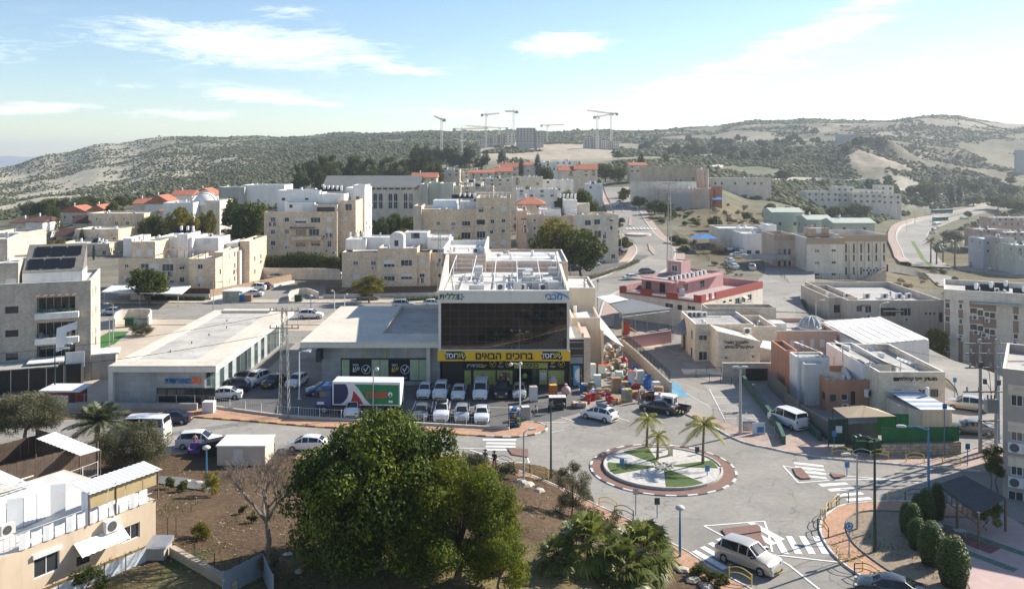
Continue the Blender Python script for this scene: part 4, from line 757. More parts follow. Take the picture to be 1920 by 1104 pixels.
MB().box(-27.2,-17.4,113,139.8,5.7,5.95).box(-17.4,bx0-.02,113,118.5,5.7,5.95).box(-17.4,bx0-.02,138.5,139.8,5.7,6.2).box(-17.7,-17.35,118,139,5.95,6.25).build('roof_edge',mat('roof_pale',(.64,.575,.48),.85,.14,.25,fine=.08),S);MB().quad((-17.35,118.5,5.72),(bx0,118.5,5.72),(bx0,138.5,5.72),(-17.35,138.5,5.72)).build('roof',ROOFG,S)
MB().box(-11.1,-10.6,113.9,114.6,0,5.2).build('pillar',FASC,S);yf=114.6
poster(639,671,806,714,FRAMED,'window_frame',d=.05);a=641
for x0,x1,m in((641,655,POSTG),(657,676,BLACKP),(677,696,BLACKP),(697,712,POSTG),(713,728,POSTG),(730,749,BLACKP),(750,768,BLACKP),(769,785,POSTG),(786,802,POSTG)):
 p=poster(x0,674,x1,712,m,d=.08)
 if m is BLACKP:
  poster(x0+4,707.5,x1-5,709,TXTW,'print_bar',d=.09)
  if x0 in(677,750):check(S,px2(x0+9.5),yf-.09,pz(692),.85,TXTW)
  else:letters('sign_letters','יש'[::-1],1.0,TXTW if x0==657 else TXTY,S,(px2(x0+10),yf-.1,pz(692)),0,.01,.01,shear=.2);letters('sign_letters','חסד'[::-1],.42,TXTW,S,(px2(x0+10),yf-.1,pz(684)),0,.01,.005)
for x in(646,684,723,762):MB().box(px2(x)-.04,px2(x)+.04,yf-.09,yf,pz(671),pz(652)).build('light_bracket',TXTY,S)
poster(598.5,650,606,672,FRAMED,'small_sign',d=2.0)
MB().box(7.34,9.3,114,136,0,6.1).build('stair_wall',FRAMED,S);MB().box(9.3,10.15,113.8,137,0,6.35).build('pier',LIMEP,S);MB().box(7.33,9.3,114,137,6.1,6.3).build('roof',ROOFW,S);MB().box(9.0,9.3,114,137,6.3,6.9).build('parapet',LIMEP,S)
yf=114
for z in(1.0,4.0,4.9,5.7):MB().box(7.4,9.25,113.94,113.99,z,z+.06).build('transom',METAL,S)
MB().box(7.5,9.2,113.93,113.98,3.0,3.8).build('small_sign',mat('sign_greyblue',(.25,.28,.33),.5,.05),S);MB().box(7.95,8.75,113.9,113.97,.15,2.7).build('door_poster',mat('poster_blue',(.10,.38,.60),.5,.1),S);MB().lathe([(.001,0),(.75,0)],18).add(MB(),Matrix()).mesh('x',TXTW)
o=MB().quad(*[(8.75-.62*math.cos(t),113.88,1.45+.95*math.sin(t))for t in[math.pi*(k/12-.5)for k in range(13)]]).build('poster_moon',TXTW,S)
for x in(7.55,8.95):MB().box(x-.12,x+.12,113.9,113.97,.2,2.6).build('side_pane',PANEG,S)
V=Vol((-10.8,137),6.7,20,8,14.6);V.build(S,LIMEP,ROOFW,.5,capm=WHITE);MB().box(-10.8,-10.5,137,157,14.6,15.4).box(-4.4,-4.1,137,157,14.6,15.4).box(-10.8,-4.1,150,150.3,14.6,15.4).build('roof_frame',WHITE,S)
V=Vol((-4.1,140),13,18,8,13.0);V.build(S,LIMEP,ROOFW,.4,capm=WHITE)
V=Vol((8.2,131),4.2,12,0,10.2);V.build(S,CREAM,ROOFW,.3,capm=WHITE);V=Vol((8.3,122),3.9,9,0,7.4);V.build(S,CREAM,ROOFW,.6);MB().box(12.2,12.5,120,140,0,6).build('side_wall',CREAM,S)
DUCT=mat('duct_white',(.50,.49,.47),.5,.08,1,metal=.1)
rg=random.Random(5)
for k in range(9):x=-7.4+rg.random()*13.2;y=117+rg.random()*18;MB().box(x,x+rg.uniform(.8,2.2),y,y+rg.uniform(.8,1.8),11.75,11.75+rg.uniform(.7,1.5)).build('roof_unit',DUCT,S)
for k in range(10):x=-7+(k%5)*2.8+rg.uniform(-.5,.5);y=119+(k//5)*8+rg.uniform(-1,1);ac(S,(x,y,11.80),rg.choice((0,.3,1.57)),1.3)
for k in range(6):
 x=-7+k*2.3;mb=MB();mb.tube([(x,116+rg.random()*4,12.00),(x,133,12.00)],.09,6);mb.tube([(x,124,12.00),(x+2,124,12.00),(x+2,124,13.10)],.12,6);mb.build('roof_pipe',DUCT,S)
for x,y in((-5.5,129),(1.5,122),(1.9,126)):MB().box(x,x+1.1,y,y+3.5,11.75,13.40).build('air_duct',DUCT,S)
for k in range(6):x=-8.6+k*3.1;MB().tube([(x,116,13.2),(x,136.5,14.4)],.06,5).build('roof_truss',FRAMEW,S)
for k in range(7):y=116+k*3.4;MB().tube([(-8.6,y,13.2+k*.2),(6.9,y,13.2+k*.2)],.05,5).build('roof_truss',FRAMEW,S)
for x in(-8.6,6.9):
 for k in range(4):MB().tube([(x,116+k*6.8,11.7),(x,116+k*6.8,13.2+k*.4)],.05,5).build('truss_post',FRAMEW,S)
fr=MB()
for x in(-6,-3,0,3,6):fr.tube([(x,134,11.75),(x,134,13.80)],.05,4);fr.tube([(x,134,13.80),(x,139.9,13.80)],.04,4)
fr.tube([(-6,134,13.80),(6,134,13.80)],.05,4);fr.build('pipe_rack',METAL,S)
# ------------------------------------------------------------ low shop building with health-fund sign
H=building('health_fund_shop','low flat-roofed shop with grey front and long glazed side by the car park',(-41,104));x0,x1,y0,y1=-47.7,-35.0,104.0,141.0
MB().box(x0,x1-1.5,y0+.6,y1,0,4.3).build('wall',TILEG,H);MB().box(x0-.05,x1,y0,y1+.3,4.3,4.85).build('roof_slab',FASC,H);RP=MATS['roof_pale']
MB().box(x0-.05,x0+1.6,y0,y1+.3,4.85,5.05).box(x1-3.4,x1,y0,y1+.3,4.85,5.05).box(x0+1.6,x1-3.4,y0,y0+3.4,4.85,5.05).box(x0+1.6,x1-3.4,y1-1.2,y1+.3,4.85,5.25).build('roof_edge',RP,H)
MB().box(x0+1.6,x1-3.4,y0+3.4,y1-1.2,4.85,4.87).build('roof',roofing('roof_bluegrey',(.50,.475,.43)),H);MB().box(x0-.02,x0+.5,y0+.02,y0+.6,0,4.3).build('pier',FASC,H)
for k in range(5):MB().cyl(-42.5+rg.uniform(-2,2),112+k*5.2,4.87,5.2,.1,8,.04).build('roof_vent',FRAMED,H)
GG=glass('shop_glass',(.035,.045,.05),.05,.9);n=22
for k in range(n):
 ya=y0+.8+k*(y1-y0-1)/n;yb=ya+(y1-y0-1)/n-.12
 f=MB().box(x1-1.5,x1-1.42,ya,ya+.1,0,4.3).box(x1-1.5,x1-1.42,ya+.1,yb,0,.12).box(x1-1.5,x1-1.42,ya+.1,yb,4.1,4.3).build('window',METAL,H);q=MB().box(x1-1.49,x1-1.45,ya+.1,yb+.1,.12,4.1).build('pane',[GG,PANEG,mat('frosted',(.42,.46,.46),.35,.1)][(k*7+k//3)%3],f)
for k in range(6):xa=-42.2+k*1.15;f=MB().box(xa,xa+1.12,y0+.52,y0+.6,.35,.45).box(xa,xa+.08,y0+.52,y0+.6,.45,2.3).box(xa,xa+1.12,y0+.52,y0+.6,2.2,2.3).build('window',FRAMED,H);MB().quad((xa+.08,y0+.57,.45),(xa+1.15,y0+.57,.45),(xa+1.15,y0+.57,2.2),(xa+.08,y0+.57,2.2)).build('pane',GG,f)
letters('sign_letters','מאוחדת'[::-1],.95,TXTB,H,(-39.6,y0+.5,3.15),0,.04,.02);lg=MB()
for sx_ in(-1,1):lg.quad(*[(-37.55+sx_*(.33+.33*math.cos(t)*1.0),y0+.48,3.2+.42*math.sin(t)-.1*math.cos(t))for t in[2*math.pi*k/14 for k in range(14)]])
lg.build('sign_logo',TXTO,H)
fence('railing','white wire railing on low wall before the grey shop front',[(-52.5,103.6),(-37.2,103.2)],1.0,METAL,z=.85,bay=2.2,bars=0);wall_run('low_wall','low grey stone wall under the wire railing by the shop',[(-52.5,103.6),(-36.9,103.2)],.8,.3,CONC)
MB();tag(MB().box(-35.9,-34.6,101.9,102.9,0,1.35).build('utility_box',mat('utility_white',(.66,.66,.64),.6,.06)),'white utility cabinet standing at the shop corner by the pavement','cabinet')
# ------------------------------------------------------------ homes to the left and middle
def zm(ox,oy,k=3.944):return lambda x,y:(ox+x/k,oy+y/k)
def wins(V,f,T,items):
 for cx,cy,w_,h_,st in items:a=T(cx-w_/2,cy-h_/2);b=T(cx+w_/2,cy+h_/2);V.win(f,a[0],a[1],b[0],b[1],st)
def vbox(V,f,u0,u1,z0,z1,o0,o1,name,m,parent):
 p=[V.P(f,u0,0,o0),V.P(f,u1,0,o0),V.P(f,u1,0,o1),V.P(f,u0,0,o1)];return MB().prism([(q.x,q.y)for q in p],z0,z1).build(name,m,parent)
def volpx(x0,x1,ytop,Y,d,z0=0.0):a=at(x0,ytop,Y);b=at(x1,ytop,Y);return Vol((a.x,Y),b.x-a.x,d,z0,a.z)
def railing(V,f,u0,u1,z,o,parent,m=METAL,h=1.0):
 mb=MB();a,b=V.P(f,u0,z,o),V.P(f,u1,z,o)
 for t in(h,h*.5):mb.tube([a+Vector((0,0,t)),b+Vector((0,0,t))],.022,4)
 n=max(2,int((b-a).length/.35))
 for k in range(n+1):q=a.lerp(b,k/n);mb.tube([q,q+Vector((0,0,h))],.014,3)
 mb.build('railing',m,parent)
AWN=mat('awning_white',(.70,.70,.69),.6,.08,1);WOOD=mat('pergola_wood',(.16,.10,.065),.8,.2,2);GREENERY=TURF
Bl=building('balcony_flats','stone flats with stacked balconies and solar panels at the left edge',(-62,115));A20=R(20);C0=(-56-.94*18,117-.342*18)
V=Vol(C0,18,13,0,13.3,A20);T5=zm(0,420)
wins(V,'F',T5,[(87,636,98,54,'d'),(87,810,98,54,'d'),(87,982,90,54,'d')])
for ya,yb in((540,655),(725,840),(895,1010)):a=T5(272,ya);b=T5(556,yb);V.win('F',a[0],a[1],b[0],b[1],'n')
for k in range(4):V.hole('R',2.2,2.0+k*2.9,.5,1.2,'d');V.hole('R',6.0,2.0+k*2.9,.9,1.0,'S')
V.build(Bl,LIMEG,ROOFW,.5,capm=WHITE);ub=[h for h in V.h['F']if h[4]=='n']
for h in ub:
 vbox(V,'F',h[0]-.1,h[0]+h[2]+.5,h[1]-.75,h[1],0,1.1,'balcony_slab',WHITE,Bl);railing(V,'F',h[0]-.05,h[0]+h[2]+.4,h[1],1.0,Bl,GREENM)
 for k in range(4):u=h[0]+.5+k*h[2]/4;p=V.P('F',u,h[1]+.02,.2);MB().lathe([(.01,p.z),(.2,p.z),(.28,p.z+random.uniform(.3,.8)),(.2,p.z+.4),(.01,p.z+.35)],8,p.x,p.y).build('plant_pot',[mat('clutter_green',(.06,.14,.05),.8,.2),mat('clutter_grey',(.25,.24,.22),.8,.2),GREENM][(ub.index(h)+k)%3],Bl)
for k in range(6):p=V.P('F',ub[0][0]+.3+k*.85,ub[0][1]+ub[0][3]+.35,.8);MB().box(p.x-.05,p.x+.05,p.y-.8,p.y+.6,p.z,p.z+.14).build('pergola_beam',WOOD,Bl)
h=ub[1];sh=MB()
for k in range(6):
 p=[V.P('F',h[0]+h[2]*(.55+.09*(k+j))-.06*i,h[1]+1.3-i*1.0+.25*(k+j)*.5-(1.1 if i==2 and k<3 else 0),1.12+.06*((k+j+i)%2))for i in range(3)for j in range(2)];sh.quad(p[2],p[3],p[1],p[0]);sh.quad(p[4],p[5],p[3],p[2])if k<3 else None
sh.build('hanging_sheet',AWN,Bl)
for x,y in((10,690),(47,688)):ac_px(V,'F',x,y,Bl,1.1)
W=Vol(V.P('F',0,0,-1.2).xy,9.3,10,12.5,15.9,A20);wins(W,'F',T5,[(80,430,80,50,'k')]);W.build(Bl,LIMEG,ROOFW,.3,capm=WHITE)
W=Vol(V.P('F',0,0,-6).xy,7.2,8,12.5,18.6,A20);W.build(Bl,LIMEG,ROOFW,.4,capm=WHITE);fr_=lambda u,o,z:V.P('F',u,z,o)
MB().quad(fr_(9.6,-2.0,14.4),fr_(16.8,-2.0,14.4),fr_(16.8,-7.5,17.6),fr_(9.6,-7.5,17.6)).quad(fr_(16.8,-2.0,14.4),fr_(16.8,-7.5,14.4),fr_(16.8,-7.5,17.6)).build('tiled_roof',mat('roof_dark_tile',(.20,.185,.165),.8,.25,2,fine=.3),Bl)
MB().prism([fr_(9.6,-2,0).xy,fr_(16.8,-2,0).xy,fr_(16.8,-7.5,0).xy,fr_(9.6,-7.5,0).xy],12.7,14.35).build('penthouse_wall',WHITE,Bl)
for r_ in range(2):
 for k in range(3):
  u,o=10.1+k*1.95+r_*.5,-2.5-r_*2.4;z=14.4+(-o-2)*3.2/5.5+.14;d=1.9;z2=z+d*3.2/5.5;MB().quad(fr_(u,o,z),fr_(u+1.75,o,z),fr_(u+1.75,o-d,z2),fr_(u,o-d,z2)).build('solar_panel',PANEL,Bl)
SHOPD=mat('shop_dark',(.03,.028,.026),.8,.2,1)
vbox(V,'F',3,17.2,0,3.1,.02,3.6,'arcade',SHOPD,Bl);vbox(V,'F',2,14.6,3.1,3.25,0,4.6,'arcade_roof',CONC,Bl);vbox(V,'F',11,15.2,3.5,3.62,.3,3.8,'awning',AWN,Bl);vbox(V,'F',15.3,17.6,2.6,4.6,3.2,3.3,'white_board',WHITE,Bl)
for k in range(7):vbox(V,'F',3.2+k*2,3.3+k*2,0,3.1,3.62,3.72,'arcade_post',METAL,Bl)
vbox(V,'R',.5,3.5,0,3.2,.02,3.0,'porch',CREAM,Bl);vbox(V,'R',.3,3.9,3.2,3.4,0,3.4,'porch_roof',WHITE,Bl)
K=building('kiosk','small red-trimmed kiosk with white roof below the left flats',(-48,98),cat='kiosk');kp=Vector(G(118,768))
MB().box(kp.x-2.2,kp.x+1.7,kp.y,kp.y+2.4,0,2.2).build('wall',mat('kiosk_red',(.28,.05,.04),.7,.15),K);MB().box(kp.x-2.6,kp.x+2.2,kp.y-.5,kp.y+2.8,2.2,2.38).build('roof',AWN,K);MB().box(kp.x-1.3,kp.x+.6,kp.y-.04,kp.y,.5,1.7).build('shutter',SHUT,K);MB().box(kp.x+.75,kp.x+1.4,kp.y-.04,kp.y,.0,1.9).build('door',FRAMED,K)
A=building('terraced_flats','stepped stone flats with white rooftop rooms behind the carport',(-70,188));Y=188.0
V=volpx(222,354,484,Y,16);wins(V,'F',T5,[(935,310,32,26,'S'),(1240,322,84,54,'S'),(1345,318,38,36,'S'),(930,405,36,36,'K'),(1345,412,36,40,'S'),(1070,310,60,36,'S'),(1140,315,60,36,'K'),(1270,415,30,40,'H'),(1060,410,60,40,'S')]);V.build(A,LIME,ROOFW,.8)
V2=volpx(247,291,453,Y+.3,12,6);wins(V2,'F',T5,[(1025,210,40,46,'K'),(1110,210,40,46,'K')]);V2.build(A,LIME,ROOFW,.4)
V3=volpx(231,247,447,Y+3,10,6);V3.build(A,WHITE,ROOFW,.3)
V4=volpx(354,404,485,Y-2.5,12);wins(V4,'F',T5,[(1480,315,38,36,'S'),(1480,410,38,40,'K')]);V4.grid('R',(3,7),(1.5,4.3),1.1,1.2,'SK');V4.build(A,LIME,ROOFW,.7)
V5=volpx(400,418,473,Y+2,12);V5.grid('R',(4,8),(1.5,4.4,7),1.0,1.2,'SK');V5.build(A,LIME,ROOFW,.5)
V6=volpx(447,468,452,Y+14,14);V6.grid('R',(4,9),(2,5,8),1.0,1.2,'KS');V6.build(A,LIME,ROOFW,.6)
V7=volpx(412,450,470,Y+12,12);V7.grid('F',(2.2,),(1.5,4.5),1.2,1.2,'SK');V7.build(A,WHITE,ROOFW,.5)
P1=volpx(292,360,445,Y+8,10,5);wins(P1,'F',T5,[(1240,130,16,30,'d'),(1170,200,26,60,'K')]);P1.build(A,WHITE,ROOFW,.3);P2=volpx(332,352,439,Y+7.5,8,6);P2.build(A,WHITE,ROOFW,.2);P3=volpx(355,410,446,Y+10,8,5);wins(P3,'F',T5,[(1530,130,40,30,'K')]);P3.build(A,WHITE,ROOFW,.2)
P4=volpx(425,450,455,Y+14,9,5);P4.build(A,WHITE,ROOFW,.2)
for k in range(7):p=at(316+k*13,468,Y+4);MB().box(p.x-.06,p.x+.06,Y+1,Y+7,p.z,p.z+.15).build('pergola_beam',WOOD,A);MB().box(p.x-.06,p.x+.06,Y+1,Y+1.12,7.6,p.z).build('pergola_post',WOOD,A)
for x,y in((340,441),(352,440),(362,440)):p=at(x,y,Y+12);boiler(A,p.x,Y+12,12.2,0,True,1.0)
for x in(258,266):p=at(x,446,Y+4);wpl('water_tank',TANK_ME,A,(p.x,Y+5,11.2),0,.9)
for x in(364,384):p=at(x,540,Y-2.6);ac(A,(p.x,Y-2.7 if x>354 else Y-.2,1.0),0,1.1)
cp=building('carport','flat white carport roof beside the yellow-green tree',(-74,176),cat='carport');MB().prism([G(190,548,2.6),G(340,552,2.6),G(358,537,2.6),G(215,533,2.6)],2.55,2.72).build('roof',AWN,cp)
for x,y in((196,547),(334,551),(352,538),(222,535),(262,549)):g=G(x,y,2.6);MB().box(g[0]-.06,g[0]+.06,g[1]-.06,g[1]+.06,0,2.55).build('post',METAL,cp)
sheet_fence('wooden_fence','dark brown board fence on pale wall beside the carport',[(-77.5,182.4),(-62.6,181.9)],1.2,mat('fence_brown',(.075,.045,.03),.8,.2,2),z=1.2,board=.3);wall_run('garden_wall','pale stone wall under the brown board fence',[(-79,182.3),(-62.5,181.8)],1.2,.3,LIMEW)
sheet_fence('wooden_fence','light wooden board fence climbing from the white recycling shed',[(-62.4,182),(-57,194),(-51.5,206)],1.6,mat('fence_tan',(.36,.25,.16),.8,.2,2),z=.5,board=.4);wall_run('garden_wall','white low wall under the light wooden fence',[(-62.2,181.6),(-51,206)],.55,.3,WHITE)
A2=building('stone_flats','four-storey stone flats with central balcony left of the synagogue hall',(-48,226));Y=226.0;T2=zm(480,220)
V=volpx(495,632,397,Y,16);wins(V,'F',T2,[(125,757,36,34,'S'),(228,757,34,34,'S'),(330,765,84,36,'H'),(440,760,72,40,'S'),(542,755,36,34,'K'),(125,847,34,34,'S'),(228,845,34,34,'S'),(330,850,76,50,'s'),(430,850,76,50,'s'),(542,838,36,34,'K'),(125,930,34,34,'S'),(228,930,36,30,'K'),(330,940,76,34,'S'),(440,932,68,40,'S'),(542,935,30,46,'S'),(440,1005,60,28,'K'),(330,1005,60,28,'S')]);V.build(A2,LIME,ROOFW,.9)
a,z=V.uv('F',480+255/3.944,220+905/3.944);b,_=V.uv('F',480+490/3.944,445);vbox(V,'F',a,b,z,z+.95,0,1.4,'balcony',LIME,A2);vbox(V,'F',a,b-2,z+3.0,z+3.15,0,1.6,'balcony_awning',mat('awning_dark',(.08,.09,.11),.7,.1),A2)
for x,y in((265,812),(508,880),(525,985),(578,1000)):p=T2(x,y);ac_px(V,'F',p[0],p[1],A2)
V2=volpx(632,667,376,Y+3,14);wins(V2,'F',T2,[(663,750,28,34,'K'),(685,665,50,50,'s')]);V2.grid('R',(3,7,11),(3,6,9),1.0,1.2,'SK');V2.build(A2,LIME,ROOFW,1.6)
V3=volpx(648,684,352,Y+14,12,0);V3.grid('R',(3,8),(3,6,9,12,15),1.0,1.1,'KS');wins(V3,'F',T2,[(692,600,18,24,'d'),(752,598,24,24,'d')]);V3.build(A2,WHITE,ROOFW,.4)
P=volpx(520,600,357,Y+7,9,10);wins(P,'F',T2,[(203,606,26,20,'d'),(300,604,30,16,'k'),(375,604,26,16,'d')]);P.build(A2,WHITE,ROOFW,.4);P=volpx(533,590,380,Y+3,5,10);wins(P,'F',T2,[(258,658,24,24,'d'),(358,675,30,46,'k')]);P.build(A2,WHITE,ROOFW,.15);P=volpx(596,645,364,Y+6,8,10);P.build(A2,WHITE,ROOFW,.2);P=volpx(662,685,347,Y+15,8,14);P.build(A2,WHITE,ROOFW,.3)
for k,x in enumerate((608,616,624,632,640)):p=at(x,355,Y+10);boiler(A2,p.x,Y+10,20.0,.3,True,1.1)
p=volpx(590,632,384,Y+1,4,10);p.hole('F',.6,p.z1-2.2,4.6,1.6,'d');p.build(A2,CREAM,ROOFW,.2)
A3=building('stone_flats','stone flats with rooftop terrace right of the synagogue hall',(-12,232));Y=232.0
V=volpx(775,896,392,Y,18);wins(V,'F',T2,[(1348,785,30,30,'S'),(1460,788,30,24,'S'),(1552,785,66,36,'S'),(1348,862,40,30,'K'),(1455,862,40,30,'K'),(1552,875,70,50,'S'),(1348,930,36,30,'S'),(1460,930,36,30,'K'),(1552,950,60,26,'S')]);V.build(A3,LIME,ROOFW,1.0)
V2=volpx(893,958,371,Y-1.2,18);wins(V2,'F',T2,[(1665,685,36,36,'S'),(1830,678,36,30,'K'),(1650,775,60,36,'d'),(1748,770,30,30,'S'),(1830,765,28,28,'S'),(1655,868,64,50,'S'),(1742,848,26,26,'S'),(1828,840,26,26,'S'),(1740,935,40,30,'K'),(1830,925,36,30,'K'),(1750,670,12,12,'d')]);V2.build(A3,LIME,ROOFW,.9)
fr=MB()
for k in range(9):p=at(893+k*8.1,362,Y);fr.tube([(p.x,Y,p.z-1.6),(p.x,Y,p.z)],.05,4)
p,q=at(890,362,Y),at(959,362,Y);fr.tube([p,q],.06,4).tube([p+Vector((0,5,0)),q+Vector((0,5,0))],.06,4);fr.build('terrace_frame',WHITE,A3)
P=volpx(812,856,376,Y+8,8,10);P.build(A3,mat('whitish_blue',(.66,.70,.74),.8,.06),ROOFW,.1);P=volpx(784,824,392,Y+3,6,10);P.build(A3,WHITE,ROOFW,.1);P=volpx(862,896,378,Y+6,8,10);P.grid('F',(2,4),(15.2,),1,1,'dk');P.build(A3,WHITE,ROOFW,.2)
vbox(V,'F',10.5,17.3,4.8,5.7,0,1.2,'balcony',LIME,A3);V3=volpx(775,790,386,Y-1.5,10);V3.build(A3,LIMEG,ROOFW,.5)
for k in range(4):p=at(862+k*9,366,Y+10);boiler(A3,p.x,Y+11,17.8,.2,True,1.0)
A4=building('stone_flats','stone flats with small white arched gable on the roof behind the supermarket',(-26,197));Y=197.0;T6=zm(480,420)
V=volpx(641,806,473,Y,16);wins(V,'F',T6,[(737,290,36,30,'S'),(868,290,36,32,'S'),(985,294,82,50,'H'),(1113,288,84,46,'S'),(1230,278,40,36,'K'),(742,390,40,30,'K'),(868,392,36,34,'S'),(985,396,82,50,'S'),(1113,388,84,42,'H'),(1228,380,40,28,'S'),(742,460,36,26,'S')]);V.build(A4,LIME,ROOFW,1.1)
V2=volpx(708,782,465,Y-.6,10,0);wins(V2,'F',T6,[(985,294,82,50,'H'),(1113,288,84,46,'S'),(985,396,82,50,'S'),(1113,388,84,42,'H')]);V2.build(A4,LIME,ROOFW,.5)
V3=volpx(806,838,474,Y+2,12);wins(V3,'F',T6,[(1356,268,26,30,'S'),(1356,380,26,30,'S')]);V3.build(A4,LIME,ROOFW,.4);P=volpx(648,686,449,Y+6,7,8);P.build(A4,WHITE,ROOFW,.2);P=volpx(686,732,445,Y+8,6,8);P.grid('F',(1.6,4),(11,),1.5,1.0,'kd');P.build(A4,WHITE,ROOFW,.2);P=volpx(758,802,436,Y+9,6,8);P.hole('F',1.6,10.4,2,1.4,'d');P.build(A4,WHITE,ROOFW,.2);P=volpx(802,842,445,Y+7,8,8);P.build(A4,WHITE,ROOFW,.2)
p=volpx(731,757,444,Y-.8,3,9);p.hole('F',1.0,9.6,.9,1.3,'d');p.build(A4,WHITE,ROOFW,.0);g=MB();c=at(744,444,Y-.8);g.quad(*[(c.x+1.55*math.cos(t),Y-.78,c.z+1.0*math.sin(t))for t in[math.pi*k/12 for k in range(13)]]);g.quad(*[(c.x-1.55*math.cos(t),Y+2.2,c.z+1.0*math.sin(t))for t in[math.pi*k/12 for k in range(13)]])
for k in range(12):t,s_=math.pi*k/12,math.pi*(k+1)/12;g.quad(*[(c.x+1.55*math.cos(q),yy,c.z+math.sin(q))for q,yy in((t,Y-.78),(s_,Y-.78),(s_,Y+2.2),(t,Y+2.2))])
g.build('arched_gable',WHITE,A4);sheet_fence('wooden_fence','dark slatted wooden fence along the street below the middle flats',[(-39,184.5),(-28,185.5),(-16,187)],1.5,mat('fence_dark',(.10,.07,.05),.8,.2,2),z=.7,board=.35);wall_run('garden_wall','low pale stone wall under the dark slatted fence',[(-39.5,184.2),(-28,185.2),(-15.5,186.8)],.75,.3,LIMEW)
for k in range(3):p=at(655+k*12,450,Y+10);wpl('water_tank',TANK_ME,A4,(p.x,Y+11,10.6),0,.9)
A5=building('stone_flats','stone flats partly hidden by a yellow-green tree beside the main road',(20,240));Y=240.0;T3=zm(960,180)
V=volpx(1020,1079,405,Y,16);wins(V,'F',T3,[(300,960,36,30,'S')]);V.build(A5,LIME,ROOFW,.8);V2=volpx(970,988,395,Y-2,18,0);wins(V2,'F',T3,[(98,912,40,14,'s'),(98,965,20,20,'S')]);V2.build(A5,LIMEP,ROOFW,.5)
V3=volpx(988,1022,402,Y+1,14,0);wins(V3,'F',T3,[(168,920,18,18,'S'),(168,978,18,18,'S'),(168,1028,18,18,'S')]);V3.build(A5,CREAM,ROOFW,.6)
V4=Vol((at(1078,400,238).x,238),12.5,12,0,13.6,R(14));wins(V4,'F',T3,[(500,935,36,34,'K'),(562,938,44,40,'S'),(630,932,44,40,'S'),(683,918,24,40,'K'),(735,915,24,30,'S'),(570,1010,50,44,'S'),(635,1020,50,50,'S'),(690,985,24,30,'K'),(735,975,20,30,'S'),(685,1040,24,30,'S')]);V4.grid('F',(2,5,8,11),(1.6,),1.2,1.2,'SK');V4.build(A5,LIMEL,ROOFW,.9)
vbox(V4,'F',3.2,8.0,4.2,5.1,0,1.3,'balcony',LIMEL,A5);P=volpx(1012,1052,392,Y+6,8,10);P.build(A5,WHITE,ROOFW,.2);P=volpx(1058,1082,375,Y+8,8,10);P.build(A5,WHITE,ROOFW,.2);P=volpx(1080,1106,382,Y+9,6,10);P.build(A5,CREAM,ROOFW,.2)
for k in range(5):p=at(1050+k*7,374,Y+12);wpl('water_tank',TANK_ME,A5,(p.x,Y+11,17.6),0,1.0)
Sy=building('synagogue_hall','long stone hall with tall paired arched windows and grey pitched roof',(-50,318));Y=318.0;V=volpx(607,786,350,Y,16,-1);V.build(Sy,LIMEL,ROOFG,.1);zt_=V.z1
p,q=at(607,335,Y),at(786,335,Y);MB().quad((p.x-.5,Y-.6,zt_-.2),(q.x+.5,Y-.6,zt_-.2),(q.x+.5,Y+8,p.z+.9),(p.x-.5,Y+8,p.z+.9)).quad((q.x+.5,Y+16.6,zt_-.2),(p.x-.5,Y+16.6,zt_-.2),(p.x-.5,Y+8,p.z+.9),(q.x+.5,Y+8,p.z+.9)).build('roof',mat('roof_slate',(.20,.205,.195),.8,.1,.4),Sy)
for x in(p.x-.7,q.x+.1):MB().prism([(x,Y-.7),(x+.6,Y-.7),(x+.6,Y+16.7),(x,Y+16.7)],-1,lambda X_,Y_:zt_+.6+(p.z+1.2-zt_)*(1-abs(Y_-Y-8)/9)).build('gable_wall',LIMEL,Sy)
for x in range(8):a=at(695+x*11.5,352,Y);MB().box(a.x,a.x+1.6,Y-.06,Y,zt_-1.1,zt_-.5).build('clerestory_window',PANE,Sy)
for x in(703.5,714,732,742,760.5,770.5):
 a=at(x,391,Y);zb=a.z;zc=at(x,366,Y).z;arc=[(a.x-.62,zb),(a.x+.62,zb)]+[(a.x+.62*math.cos(t),zc+.62*math.sin(t))for t in[math.pi*k/8 for k in range(9)]]
 w_=MB().quad(*[(u*1+(u-a.x)*.28,Y-.05,zb-.1+(v-zb)*1.04)for u,v in arc]).build('window',SURR,Sy);MB().quad(*[(u,Y-.09,v)for u,v in arc]).build('pane',PANE,w_);MB().box(a.x-.03,a.x+.03,Y-.12,Y-.09,zb,zc+.6).box(a.x-.6,a.x+.6,Y-.12,Y-.09,(zb+zc)/2,(zb+zc)/2+.25).build('mullion',FRAMEW,w_)
MB().box(at(690,405,Y-3).x,at(775,405,Y-3).x,Y-3,Y,-1,2.6).build('porch',LIMEB,Sy)
Q=building('grey_green_house','pale grey-green block of stepped facets right of the synagogue hall',(-28,322));
for k,(a,b,yt)in enumerate(((788,802,345),(802,826,343),(826,850,344),(850,864,348))):V=volpx(a,b,yt,318+2*(k%2),12,0);V.hole('F',1.2,9,.5,2.2,'d');V.hole('F',3.0,5,.5,1.4,'d');V.build(Q,mat('grey_green',(.52,.52,.43),.9,.08,.4,stain=.15),ROOFW,.5)
